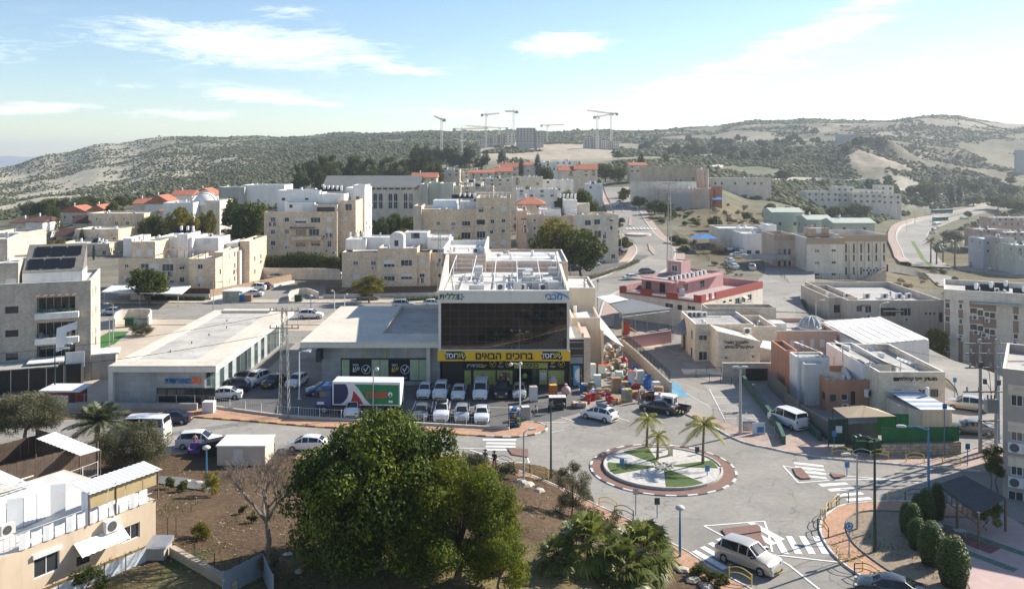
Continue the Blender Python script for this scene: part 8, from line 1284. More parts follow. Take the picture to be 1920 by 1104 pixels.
for x_,z in((-1.9,8.7),(-1.2,8.7),(.2,8.7),(1.2,8.7),(1.9,8.7),(-1.8,10.1),(0,10.1),(1.8,10.1),(-2.2,6.3),(2.2,6.3),(-1.0,6.3),(1.1,11.1),(-1.1,11.1)):MB().lathe([(.02,z),(.12,z+.1),(.07,z+.22),(.12,z+.34),(.02,z+.5)],8,tx+x_,ty-.24).build('insulator',mat('insulator_pale',(.40,.36,.31),.5,.1),tr)
for x_,z in((-.9,9.2),(.9,7.4),(-.5,7.5)):MB().tube([(tx+x_,ty-.5,z),(tx+x_*.3,ty-.8,z-.9),(tx,ty-.6,6.2)],.03,5).build('jumper',TRIM,tr);MB().tube([(tx+x_,ty-.4,z-.4),(tx+x_,ty-.4,z+.1)],.2,8).build('switch',GRILL,tr)
bc=MB();n=8
for k in range(n):z0,z1=3.3*k/n,3.3*(k+1)/n;bc.tube([(tx-.7,ty-.1,z0),(tx+.8,ty-.1,z1)],.035,3).tube([(tx+.8,ty-.1,z0),(tx-.7,ty-.1,z1)],.035,3)
bc.build('bracing',CONC,tr)
def wire(label,pts,r=.016):
 o=None;P_=[]
 for a,b in zip(pts[:-1],pts[1:]):
  a,b=Vector(a),Vector(b);P_+=[a.lerp(b,t/12)-Vector((0,0,(b-a).length*.018*4*(t/12)*(1-t/12)))for t in range(12)]
 P_.append(Vector(pts[-1]));tag(MB().tube(P_,r,4).build('overhead_wire',TRIM),label,'wire')
py=Vector((*G(533,782),12));p2=Vector((*GT(824,552,100)[:2],13.5));p3=Vector((*GT(1255,512,100)[:2],23));far=at(-60,700,100)
wire('black cable from the pylon to the left edge across the grey shop',[py+Vector((0,0,-2.2)),far],.025);wire('upper cable from the pylon towards the left edge',[py,far+Vector((0,0,2))],.02);wire('cable from the pylon to the mast behind the clinic',[py,p2]);wire('second cable from the pylon to the mast behind the clinic',[py+Vector((1.5,0,0)),p2+Vector((0,0,-1.5))]);wire('cable from the clinic mast to the upper mast',[p2,p3]);wire('second cable from the clinic mast to the upper mast',[p2+Vector((1,0,-1.2)),p3+Vector((0,0,-2))]);wire('cable from the transformer poles to the right edge',[(tx+1.9,ty-.2,9.2),(tx+14,ty-12,8.5)]);wire('cable from the transformer poles over the club',[(tx-1.9,ty-.2,9.2),(tx-18,ty+40,9)])
GB=mat('bin_green',(.015,.06,.03),.6,.1,2)
def bin_(label,x,y,m=GB,s=1.0,rz=0.0):p=G(x,y);o=thing('waste_bin',label,'bin',(*p,.1),rz);MB().prism([(-.6*s,-.45*s),(.6*s,-.45*s),(.6*s,.45*s),(-.6*s,.45*s)],0.12,1.0*s).build('tub',m,o,False);MB().box(-.65*s,.65*s,-.5*s,.5*s,1.0*s,1.12*s).build('lid',m,o,False);[MB().box(a-.06,a+.06,b-.06,b+.06,0,.13).build('wheel',TYRE,o,False)for a in(-.5*s,.5*s)for b in(-.35*s,.35*s)]
bin_('left green waste container before the tan shade sail',1614,849,s=1.15);bin_('right green waste container before the rubble wall',1638,851,s=1.15);bin_('blue recycling container at the white shed',452,566,mat('bin_blue',(.03,.13,.30),.6,.1),1.3);bin_('brown container beside the blue recycling one',466,566,mat('bin_brown',(.25,.16,.10),.6,.1),1.2);bin_('green container in the round shelter on the back street',560,566,s=1.2);bin_('dark container in the plaza shelter',245,612,s=1.3)
sh=building('recycling_shed','small white-roofed recycling shed beside the back street',G(436,568),cat='shed');p=G(436,566);MB().box(p[0]-1.8,p[0]+1.6,p[1]-.8,p[1]+1.4,0,2.2).build('wall',mat('mural_panel',(.33,.34,.28),.8,.4,1.2),sh);MB().prism([(p[0]-2.1,p[1]-1),(p[0]+1.9,p[1]-1),(p[0]+3.2,p[1]+4),(p[0]-.5,p[1]+4)],2.25,2.4).build('roof',WHITE,sh)
wall_run('bin_shelter','curved white bin shelter wall on the back street',[G(541,568),G(548,556),G(575,552),G(597,560)],1.3,.25,LIMEW,cat='shelter');wall_run('bin_shelter','stone bin shelter wall on the plaza beside the small lawn',[G(215,617),G(224,600),G(280,597),G(278,612)],1.7,.25,LIMEW,cat='shelter')
pg=building('pergola','dark roofed pergola on posts at the right corner',G(1800,960),cat='pergola');zt_=2.7;c4=[G(1757,910,zt_),G(1808,893,zt_),(*G(1885,935,zt_),),G(1835,965,zt_)];MB().prism(c4,zt_,zt_+.12).build('roof',mat('pergola_roof',(.055,.06,.065),.85,.25,1,fine=.2),pg)
c4v=[Vector(c)for c in c4]
for i in(0,3):
 for t in(0,.5,1):q=c4v[0].lerp(c4v[3],t)if i==0 else c4v[1].lerp(c4v[2],t);MB().box(q.x-.07,q.x+.07,q.y-.07,q.y+.07,0,zt_).build('post',WOOD,pg)
for k in range(9):q=c4v[0].lerp(c4v[3],k/8.0);MB().box(q.x-.03,q.x+.03,q.y-.03,q.y+.03,zt_-.7,zt_).build('lattice_slat',WOOD,pg)
for z in(.0,.7):a,b=c4v[0],c4v[3];MB().tube([(a.x,a.y,zt_-.05-z),(b.x,b.y,zt_-.05-z)],.05,4).build('lattice_rail',WOOD,pg)
tr_=tag(MB().prism(gp((1750,975),(1885,968),(1960,1010),(1960,1200),(1830,1130),(1780,1020)),.08,.13).build('terrace',mat('terrace_pink',(.50,.36,.33),.85,.1,1)),kind='structure');GT_=mat('tile_green',(.10,.19,.13),.85,.1,1);RT_=mat('tile_dark_red',(.22,.09,.09),.85,.1,1);a0=Vector(G(1772,985));e1=(Vector(G(1860,1016))-a0).normalized();e2=Vector((e1.y,-e1.x))
for i in range(9):
 for j in range(7):
  if j in(0,4)or(j in(1,2)and i<6):q=a0+e1*i*.8+e2*j*.8;MB().prism([tuple(q+e1*a+e2*b)for a,b in((.02,.02),(.78,.02),(.78,.78),(.02,.78))],.13,.14).build('tile',GT_ if j in(0,4)else RT_,tr_)
for i,(x,y)in enumerate(((1755,990),(1770,1018),(1800,1000))):
 q=G(x,y,.5);o=thing('garden_table',('small white garden table by the topiary','white tray table nearest the big topiary','grey folded garden table by the pergola post')[i],'table',(*q,.13));MB().box(-.45,.45,-.3,.3,.62,.66).build('top',FRAMEW if i<2 else METAL,o,False);[MB().tube([(a,b,0),(a*.8,b*.8,.62)],.02,4).build('leg',METAL,o,False)for a in(-.38,.38)for b in(-.24,.24)]
 # ------------------------------------------------------------ the house at the lower left
PEACHW=mat('peach_wall',(.66,.53,.39),.9,.07,.4,stain=.12);CLOTH=mat('white_cloth',(.80,.80,.80),.85,.07,1.5);CORR=mat('corrugated_white',(.80,.80,.79),.55,.04,1);PLANK=mat('grey_plank',(.17,.125,.09),.9,.25,2,fine=.2);ALU=mat('pale_plank',(.55,.52,.47),.7,.15,3)
hb=building('peach_house','peach house with cloth-hung white roof terrace at the lower left',(-28,56),2.0,cat='house');AH=R(58);u_=Vector((math.cos(AH),math.sin(AH)));c0=Vector((-29.7,53.3))-u_*5;V=Vol((c0.x,c0.y),14.3,11,-1,6.05,AH);T5b=zm(0,824)
wins(V,'F',T5b,[(970,700,130,140,'s'),(345,940,190,190,'s'),(615,895,100,90,'d'),(52,990,26,140,'s')]);V.build(hb,PEACHW,mat('terrace_white',(.62,.60,.56),.85,.15,.6),.0)
u0,_=V.uv('F',40,1030)
for k in range(13):
 a=u0-.2+k*.74;
 if a>13.6:break
 hh=[1.0,.85,.95,.7,1.0,.9,.8,1.05,.75,.95,.9,1.0,.85][k];p=[V.P('F',a+.04,6.1,.04+.05*(k%2)),V.P('F',a+.40,6.1,.10-.05*(k%2)),V.P('F',a+.70,6.12,.03),V.P('F',a+.70,6.1+hh,.02),V.P('F',a+.40,6.1+hh*.96,.07),V.P('F',a+.04,6.1+hh,.03)];MB().quad(p[0],p[1],p[4],p[5]).quad(p[1],p[2],p[3],p[4]).build('cloth',CLOTH,hb)
railing(V,'F',.1,14.2,6.05,-.06,hb,METAL,1.05)
for k in range(9):q=V.P('F',1.2+k*.95,6.1,-3.2-.12*(k%3));q2=V.P('F',1.2+k*.95+.9,6.1,-3.2-.12*((k+1)%3));MB().quad(q,q2,q2+Vector((0,0,1.9)),q+Vector((0,0,2.0))).build('cloth_screen',CLOTH,hb)
def slope(name,pts,m,n,par,amp=.05):
 A_,B_,C_,D_=[Vector(p)for p in pts];mb=MB()
 for k in range(n):t0,t1=k/n,(k+1)/n;z0,z1=Vector((0,0,amp*(k%2))),Vector((0,0,amp*((k+1)%2)));mb.quad(A_.lerp(B_,t0)+z0,A_.lerp(B_,t1)+z1,D_.lerp(C_,t1)+z1,D_.lerp(C_,t0)+z0)
 return mb.build(name,m,par)
slope('corrugated_roof',[V.P('F',9.2,8.1,.35),V.P('F',14.6,8.1,.35),V.P('F',14.6,8.3,-1.7),V.P('F',9.2,8.3,-1.7)],CORR,30,hb);
for u in(9.3,11.2,14.4):MB().tube([V.P('F',u,6.05,.1),V.P('F',u,8.2,.1)],.05,5).build('roof_post',WOOD,hb)
TP=mat('tan_panel',(.50,.38,.20),.6,.12,1)
for k in range(4):vbox(V,'F',9.4+k*1.28,10.62+k*1.28,7.1,8.1,.05,.09,'tan_panel',TP,hb)
vbox(V,'F',9.2,9.3,6.1,8.1,-.6,.1,'hanging_cloth',CLOTH,hb);rgp=random.Random(9)
vbox(V,'F',-.2,8.4,6.06,7.75,-9.8,-3.7,'lean_to',CLOTH,hb);slope('lean_to_roof',[V.P('F',-.4,7.8,-3.5),V.P('F',8.6,7.8,-3.5),V.P('F',8.6,8.1,-10),V.P('F',-.4,8.1,-10)],CORR,40,hb,.04)
for k in range(30):a,o_=rgp.uniform(.3,6.0),-rgp.uniform(4.2,9.6);q=V.P('F',a,8.1+.05*(k%5),o_);d=rgp.uniform(-.35,.35);e=V.P('F',a+rgp.uniform(2.2,4.0),8.12+.06*(k%4),o_+d);MB().tube([q,e],.055,4).build('stored_plank',ALU if k%4 else PLANK,hb)
for k in range(3):MB().quad(V.P('F',.3+k*2.8,6.3,-3.6),V.P('F',2.9+k*2.8,6.35,-3.6),V.P('F',2.9+k*2.8,6.9,-6.4),V.P('F',.3+k*2.8,6.85,-6.4)).build('white_sheet',CORR,hb)
ac_px(V,'F',206,985,hb,1.25);ac_px(V,'F',10,990,hb,1.0);slope('striped_awning',[V.P('F',u0+3.3,4.55,1.0),V.P('F',u0+6.7,4.55,1.0),V.P('F',u0+6.7,5.2,.05),V.P('F',u0+3.3,5.2,.05)],CORR,16,hb);vbox(V,'F',V.h['F'][1][0]-.1,V.h['F'][1][0]+V.h['F'][1][2]+.1,V.h['F'][1][1]+V.h['F'][1][3],V.h['F'][1][1]+V.h['F'][1][3]+.28,.0,.14,'shutter_box',FRAMEW,hb)
MB().prism([V.P('F',-6,0,1.5).xy,V.P('F',-.2,0,1.5).xy,V.P('F',-.2,0,-8).xy,V.P('F',-6,0,-8).xy],0,6.6).build('neighbour_room',PEACHW,hb);MB().prism([V.P('F',-6.2,0,1.8).xy,V.P('F',.2,0,1.8).xy,V.P('F',.2,0,-3).xy,V.P('F',-6.2,0,-3).xy],6.65,6.95).build('red_roof',TILE,hb)
pf=thing('plastic_fence','white plastic sheet fence below the peach house','fence',(*V.P('F',5,0,2.3).xy,2));
for k in range(6):a,b=V.P('F',3.0+k*1.5,1.6,2.2),V.P('F',4.48+k*1.5,1.6,2.2);MB().quad(a,b,b+Vector((0,0,2.5)),a+Vector((0,0,2.5))).build('sheet',mat('plastic_sheet',(.62,.65,.68),.4,.12,2),pf);MB().tube([a,a+Vector((0,0,2.7))],.03,4).build('post',WOOD,pf)
sb=thing('garden_shed','small grey box shed with glass lid beside the peach house','shed',(*G(300,1050,3),2.5));q=V.P('F',13.0,0,1.7);MB().box(q.x-.2,q.x+1.0,q.y-1.0,q.y+.4,1.5,3.9).build('wall',mat('shed_beige',(.42,.37,.30),.85,.15,1),sb);MB().prism([(q.x-.3,q.y-1.1),(q.x+1.1,q.y-1.1),(q.x+1.1,q.y+.5),(q.x-.3,q.y+.5)],3.92,lambda x,y:3.96+.15*(y-q.y+1.4)).build('lid',METAL,sb)
la,lb=GT(322,1040,40),GT(440,1112,40);wall_run('garden_wall','low stone wall running down the slope beside the lawn',[la[:2],lb[:2]],.55,.35,LIMEB,zf=hgt);mf=[GT(470,1100,40),GT(492,1082,40),GT(520,1112,40)];sheet_fence('metal_sheet_fence','blue-grey metal sheet fence at the bottom edge',[(mf[0][0]-1.2,mf[0][1]-1.6),mf[1][:2],(mf[2][0],mf[2][1]-1)],1.5,mat('sheet_bluegrey',(.30,.34,.38),.5,.1,2,metal=.2),board=.22,zf=hgt)
for i,(x,y)in enumerate(((314,1008),(330,1012),(364,1060),(402,1080),(448,1092))):q=GT(x,y,40);tag(MB().tube([(q[0],q[1],q[2]-.1),(q[0],q[1],q[2]+1.4)],.03,5).tube([(q[0]-.06,q[1],q[2]+1.38),(q[0]+.06,q[1],q[2]+1.42)],.02,4).build('iron_stake',STEELD),('first','second','third','fourth','fifth')[i]+' rusty stake from the left above the lawn wall','stake','rusty stakes along the slope')
sheet_fence('timber_fence','long grey timber fence above the peach house roof',[G(-40,925,2),G(183,866,2)],2.2,PLANK,z=1.6,board=.24);sheet_fence('timber_fence','dark timber fence at the back of the yard',[G(-40,880,1.2),G(68,850,1.2)],2.0,mat('dark_plank',(.10,.07,.05),.9,.25,2),z=1.0,board=.24);sheet_fence('timber_fence','dark timber side wall under the corrugated roof',[G(68,850,1.2),G(150,868,1.6)],2.6,mat('dark_plank',(.10,.07,.05),.9,.25,2),z=1.0,board=.24)
cr=building('corrugated_shelter','white corrugated shelter roof over the timber yard',(-42,78),1.0,cat='shelter');pts=[(*G(67,822,4.0),4.0),(*G(102,809,4.0),4.0),(*G(188,843,3.7),3.7),(*G(150,854,3.7),3.7)];slope('roof',[pts[1],pts[2],pts[3],pts[0]],CORR,24,cr)
for p in pts:MB().tube([(p[0],p[1],.5),p],.06,5).build('post',WOOD,cr)
fence('white_railing','white metal railing before the timber fence',[G(95,915,3.0),G(183,882,3.0)],1.2,FRAMEW,z=2.6,bay=1.6,bars=.14)
bo=building('white_booth','white flat booth beside the bare tree',(-38,84),cat='booth');a,b=at(407,872,85),at(497,872,85);MB().box(a.x,b.x,85,88.2,-.2,1.8).build('wall',CREAM,bo);MB().box(a.x-.1,b.x+.1,84.9,88.3,1.81,1.95).build('roof',WHITE,bo);MB().box(a.x+1.6,a.x+2.5,84.95,85,0,1.6).build('door',SHUT,bo)
bb=thing('rubbish_container','open black rubbish container left of the white booth','container',(*G(400,850),0));q=G(398,850);MB().prism([(q[0]-1.0,q[1]-.7),(q[0]+1.0,q[1]-.7),(q[0]+1.0,q[1]+.7),(q[0]-1.0,q[1]+.7)],0.1,lambda x,y:1.35+.22*(x-q[0])).build('tub',TRIM,bb);MB().box(q[0]-1.1,q[0]+1.1,q[1]-.8,q[1]-.68,1.0,1.15).build('rim',TRIM,bb)
PUR=mat('purple_cloth',(.16,.10,.30),.85,.1,2)
for i,x in enumerate((363,378)):q=G(x,851);o=thing('discarded_sofa',('left' if i==0 else 'right')+' purple sofa seat dumped on the kerb','sofa',(*q,.1),.1*i);MB().box(-.42,.42,-.4,.4,.1,.45).build('seat',PUR,o,False);MB().box(-.42,.42,.25,.45,.45,.95).build('backrest',PUR,o,False);[MB().box(s_*.42-.07,s_*.42+.07,-.4,.4,.1,.62).build('armrest',PUR,o,False)for s_ in(-1,1)]
pth=[GT(x,y,40)for x,y in((292,893),(340,897),(385,905),(385,922),(330,914),(292,908))];tag(MB().quad(*[(p[0],p[1],p[2]+.1)for p in pth[::-1]]).build('garden_path',ASPH2),kind='structure')
rgs=random.Random(4);RK=[MB().lathe([(.05,-.3),(.8,-.2),(1.0,.1),(.6,.5),(.05,.6)],n_).mesh('rock',mat('pale_rock',(.52,.45,.36),.95,.2,2,bump=.4))for n_ in(5,6,7)]
for i,(x,y,s)in enumerate(((976,905,.5),(990,912,.6),(1012,922,.5),(1063,985,.5),(1066,1000,.6),(352,905,.35),(372,908,.4),(540,1040,.3),(560,1075,.3),(1280,1075,.5),(1300,1090,.5),(1325,1102,.5))):q=GT(x,y,40);o=tag(link('garden_rock',rgs.choice(RK)),('pale boulder at the top left of the pavement bank','second pale boulder on the pavement bank','third pale boulder on the pavement bank','boulder below the wispy shrub','lower boulder below the wispy shrub','stone on the path edge, left','stone on the path edge by the blue lamp','stone below the bare tree','stone beside the dark bush','white boulder right of the fan palms','second white boulder right of the fan palms','third white boulder at the bottom edge')[i],'rock','boulders in the garden');o.location=(q[0],q[1],q[2]+.05);o.scale=(s*1.3,s,s*.7);o.rotation_euler=(0,0,i)
n_=11000;rr=np.random.default_rng(8);LX=rr.uniform(-46,9,n_);LY=rr.uniform(50,84,n_);ok=fbm(LX/4,LY/4,3,2)>.42;ok&=(LX<4+.25*(80-LY));LX,LY=LX[ok],LY[ok];LZ=hgt_a(LX,LY)+.02;s_=rr.uniform(.05,.13,len(LX));an=rr.uniform(0,6.28,len(LX));dx,dy=np.cos(an)*s_,np.sin(an)*s_;tl=rr.uniform(0,.06,len(LX))
tag(link('leaf_litter',quads_mesh('leaf_litter',foliage('litter',(.14,.10,.06),(.30,.22,.13),(.45,.38,.26),.1,.9,.1),np.stack([np.stack([LX-dx,LY-dy,LZ],-1),np.stack([LX+dy*.5,LY-dx*.5,LZ+tl],-1),np.stack([LX+dx,LY+dy,LZ+tl],-1),np.stack([LX-dy*.5,LY+dx*.5,LZ],-1)],1),rr.random(len(LX)))),'dry leaves and stones strewn over the brown slope','leaf litter',kind='stuff')
n_=26000;GX=rr.uniform(-46,34,n_);GY=rr.uniform(50,84,n_);gz=fbm(GX/3,GY/3,3,6);ok=((GX<6)&(gz>.50))|((GX>24)&(GX<33)&(GY>62)&(GY<74)&(gz>.52));ok&=~((GX>6)&(GX<24));GX,GY=GX[ok],GY[ok];GZ=hgt_a(GX,GY)+np.where(GX>20,.09,0);hh=rr.uniform(.08,.28,len(GX));an=rr.uniform(0,6.28,len(GX));dx,dy=np.cos(an)*.03,np.sin(an)*.03;lx,ly=rr.normal(size=len(GX))*.06,rr.normal(size=len(GX))*.06
tag(link('grass_tufts',quads_mesh('grass_tufts',foliage('grass_blade',(.07,.10,.02),(.17,.18,.05),(.30,.26,.10),.3,.8,.1),np.stack([np.stack([GX-dx,GY-dy,GZ],-1),np.stack([GX+dx,GY+dy,GZ],-1),np.stack([GX+lx+dx*.3,GY+ly+dy*.3,GZ+hh],-1),np.stack([GX+lx-dx*.3,GY+ly-dy*.3,GZ+hh],-1)],1),rr.random(len(GX)))),'thin grass growing in patches on the slope and corner bed','grass',kind='stuff')
for k in range(14):a=k*.449;o=link('stone',RK[k%3],isl,False);o.location=(RC[0]+.1+.75*math.cos(a)*(1+.25*(k%2)),RC[1]+.75*math.sin(a)*(1+.25*(k%2)),.22);o.scale=(.2,.16,.16);o.rotation_euler=(0,0,k)
o=thing('stone_marker','small stone marker block on the roundabout island','marker',(*G(1257,853,.2),.2));MB().box(-.22,.22,-.12,.12,0,.95).build('block',LIMEL,o,False);MB().box(-.26,.26,-.16,.16,-.02,.08).build('foot',LIMEL,o,False)
# ------------------------------------------------------------ goods stacked in and before the shop yard
CARD=mat('cardboard',(.36,.24,.14),.9,.2,1.5);WRAP=mat('stretch_wrap',(.58,.65,.60),.35,.12,2);BLUEP=mat('blue_plastic',(.03,.12,.36),.5,.08);REDPL=mat('red_plastic',(.36,.03,.03),.5,.08);WOODP=mat('pallet_wood',(.34,.24,.15),.9,.2,3);BAGW=mat('bag_white',(.66,.64,.61),.7,.12,2);BAGP=mat('bag_pink',(.52,.40,.38),.7,.15,2);ORP=mat('orange_goods',(.48,.13,.04),.6,.15,3);YLP=mat('yellow_goods',(.65,.45,.04),.6,.15,3);GRYP=mat('grey_goods',(.30,.30,.30),.7,.15,2);GRNP=mat('green_goods',(.07,.20,.08),.7,.2,2)
def pallet(o):
 b=MB().box(-.6,.6,-.5,.5,.11,.15)
 for y in(-.44,0,.44):b.box(-.6,.6,y-.05,y+.05,0,.11)
 b.build('pallet',WOODP,o,False)
def goods(kind,x,y,label,m=None,m2=None,h=1.3,rz=0.0,s=1.0):
 q=G(x,y);o=thing({'wrap':'wrapped_pallet','boxes':'box_stack','bin':'plastic_bin','bag':'goods_sack','rack':'goods_stand','heap':'goods_heap','case':'steel_case'}[kind],label,'goods',(*q,.02),rz,'goods in and before the shop yard');o.scale=(s,s,s);r_=random.Random(int(x*7+y))
 if kind=='wrap':
  pallet(o);b=bmesh.new();bmesh.ops.create_cube(b,size=1);bmesh.ops.subdivide_edges(b,edges=b.edges[:],cuts=3,use_grid_fill=True)
  for v in b.verts:v.co.x*=1.12+r_.uniform(-.05,.05);v.co.y*=.95+r_.uniform(-.05,.05);v.co.z=(v.co.z+.5)*h+.16+r_.uniform(-.03,.03)
  me=bpy.data.meshes.new('load');b.to_mesh(me);b.free();me.materials.append(m or WRAP);place('load',me,o);MB().box(-.55,.55,-.48,.48,h+.16,h+.2).build('top_sheet',m2 or BAGW,o,False)
 elif kind=='boxes':
  pallet(o)
  for k in range(int(h/.34)):
   for j in range(3):MB().box(-.56+j*.38+r_.uniform(-.04,.04),-.2+j*.38,-.42+r_.uniform(-.05,.05),.42,.16+k*.34,.48+k*.34).build('box',(m or CARD)if(j+k)%4 or not m2 else m2,o,False)
 elif kind=='bin':MB().lathe([(.02,.02),(.3,.02),(.38,.8*h),(.42,.82*h),(.36,.8*h),(.3,.3*h),(.02,.28*h)],14).build('tub',m or BLUEP,o,False);MB().tube([(.3,0,.75*h),(.5,0,.6*h)],.03,5).build('handle',m or BLUEP,o,False)
 elif kind=='bag':
  b=bmesh.new();bmesh.ops.create_icosphere(b,subdivisions=2,radius=.6)
  for v in b.verts:v.co*=1+r_.uniform(-.12,.12);v.co.z=max(.0,v.co.z*h*.8+h*.42)
  me=bpy.data.meshes.new('sack');b.to_mesh(me);b.free();me.materials.append(m or BAGW);me.polygons.foreach_set('use_smooth',[True]*len(me.polygons));place('sack',me,o);MB().tube([(0,0,h*.85),(.03,0,h*1.05)],[.12,.2],7).build('tied_neck',m or BAGW,o,False)
 elif kind=='rack':
  [MB().box(a-.03,a+.03,c-.03,c+.03,0,h).build('post',STEELD,o,False)for a in(-.6,.6)for c in(-.35,.35)];cs_=[REDPL,ORP,YLP,GRNP,BLUEP,BAGW]
  for k in range(4):
   z=.15+k*h/4.2;MB().box(-.62,.62,-.4,.4,z,z+.04).build('shelf',STEELD,o,False)
   for j in range(4):MB().box(-.56+j*.29,-.31+j*.29,-.36,.3,z+.05,z+.05+r_.uniform(.22,.36)).build('pack',cs_[r_.randrange(6)],o,False)
 elif kind=='case':MB().box(-1.2,1.2,-.7,.7,.2,h).build('case',m or GRYP,o,False);[MB().box(-1.22+k*.62,-.64+k*.62,-.72,.72,h+.01,h+.1).build('lid',BAGW,o,False)for k in range(4)]
 else:
  for k in range(11):a=r_.uniform(0,6.28);rr_=r_.uniform(.1,.85);sz=r_.uniform(.18,.36);z=max(0,(.85-rr_)*h*.75);b=MB().prism([(-sz,-sz*.8),(sz,-sz*.8),(sz*.9,sz*.8),(-sz*.9,sz*.8)],z,z+sz*1.3);p_=b.build('item',[CARD,m or CARD,m2 or BAGW,GRYP,CARD][k%5],o,False);p_.location=(rr_*math.cos(a),rr_*math.sin(a),0);p_.rotation_euler=(0,r_.uniform(-.2,.2),a)
GL=[('wrap',1120,733,'tall pale green wrapped pallet nearest the beige pier',None,None,2.3),('wrap',1110,712,'pale wrapped pallet behind the tall one by the pier',None,None,2.4),('wrap',1106,694,'white wrapped pallet deep beside the beige pier',None,None,1.6),('wrap',1128,706,'wrapped pallet with orange top in the yard lane',None,ORP,1.7),('boxes',1155,735,'tall stack of cardboard boxes in the yard middle',CARD,None,2.0),('wrap',1161,722,'wrapped white pallet behind the cardboard stack',None,None,2.0),('wrap',1183,722,'large wrapped white pallet with red print',BAGW,REDPL,2.0),('wrap',1200,720,'wide pale wrapped load against the yard wall',WRAP,BAGW,2.0),('bag',1175,722,'red sack with white lid on top of the yard goods',REDPL,None,1.2),('bag',1192,733,'red and white sack beside the standing woman',REDPL,None,1.0),('boxes',1175,752,'box stack with yellow top left of the woman',GRYP,YLP,1.6),('bin',1212,738,'tall blue plastic bin behind the woman',BLUEP,None,2.2),('bin',1216,730,'second blue plastic bin by the yard wall',BLUEP,None,2.2),('wrap',1230,735,'white leaning panels against the yard wall',BAGW,None,1.4),('case',1243,755,'dark grey case behind the black saloon',GRYP,None,1.2),('bin',1226,752,'red tub beside the grey case',REDPL,None,.8),('bin',1215,754,'dark tub left of the red tub',TRIM,None,.9),('bag',1112,745,'white sack pile before the wrapped pallets',BAGW,None,1.0),('heap',1100,750,'red and white goods heap on the asphalt',REDPL,BAGW,1.0),('bin',1102,757,'large red plastic tub in front of the goods heap',REDPL,None,1.1),('bin',1092,735,'blue plastic tub before the goods',BLUEP,None,.9),('boxes',1134,740,'flat pallet with cardboard boxes on the asphalt',CARD,None,.7),('heap',1140,700,'cardboard heap in the middle of the yard',CARD,BAGW,1.8),('heap',1148,682,'large cardboard heap behind the wrapped pallets',CARD,GRYP,2.6),('heap',1130,672,'brown heap of boxes under the white canopy',CARD,BAGW,2.6),('heap',1160,692,'heap of boxes and bags by the yard wall',CARD,GRNP,2.2),('heap',1150,662,'farthest heap of boxes under the canopy',CARD,GRYP,2.6),('heap',1172,700,'green and white heap against the wall',GRNP,BAGW,1.6),('case',1115,682,'grey chest with white lids by the pier',GRYP,None,1.9),('bin',1190,698,'blue tub on the goods by the wall',BLUEP,None,1.0),('bag',1170,688,'red bag on top of the far goods',REDPL,None,1.6),('heap',1186,712,'mixed heap beside the large wrapped pallet',GRNP,BAGW,1.4),('boxes',1196,712,'short box stack behind the blue bins',CARD,BAGW,1.3),('bag',1061,740,'white and pink goods bag at the shop corner',BAGP,None,1.3),('wrap',1037,742,'stand of orange and yellow goods before the black crate',ORP,YLP,1.5),('bag',1036,729,'grey and white bags above the orange goods',BAGP,None,1.9),('case',1045,766,'large black crate on the asphalt by the bending man',TRIM,None,1.7),('wrap',1000,752,'tall white wrapped drink pallet at the entrance',BAGW,BAGP,2.0),('rack',965,800,'colourful fruit and snack stand at the end of the fence',None,None,2.3),('rack',946,731,'dark drinks rack before the shop windows',None,None,2.3),('wrap',985,786,'grey wrapped block beside the snack stand',GRYP,None,1.6),('heap',1085,763,'low white carton heap beside the white car',BAGW,CARD,.5)]
rgg=random.Random(21);KW=(('left','right'),('near','far','middle'));n_g=0
for row,(xa,ya,xb,yb)in enumerate(((1140,655,1170,690),(1112,660,1140,700),(1165,690,1215,735),(1140,705,1185,745),(1205,735,1240,760),(1095,735,1150,760))):
 wh=('against the far wall under the canopy','beside the supermarket pier','along the green fence wall','in the middle of the yard','beside the black saloon','at the front edge of the yard')[row]
 for k in range(8):
  t=(k+.5)/8;kd,nm_,m_=rgg.choice((('heap','mixed heap',CARD),('boxes','box pile',CARD),('bag','white sack',BAGW),('bin','grey tub',GRYP),('bag','pink sack',BAGP),('heap','green crate heap',GRNP),('bin','white tub',BAGW),('bin','red tub',REDPL),('boxes','wooden crate pile',WOODP),('bag','blue sack',BLUEP),('heap','orange goods heap',ORP)))
  GL.append((kd,xa+(xb-xa)*t+rgg.uniform(-12,12),ya+(yb-ya)*t+rgg.uniform(-9,9),f'small {nm_} {wh}, {on[k]} in its line',m_,rgg.choice((BAGW,REDPL,None,BLUEP)),rgg.uniform(.6,1.4)))
for i,g_ in enumerate(GL):goods(g_[0],g_[1],g_[2],g_[3],g_[4],g_[5],g_[6],rz=.25*math.sin(i*2.1),s=.82 if g_[0]in('case','wrap')else 1.0)
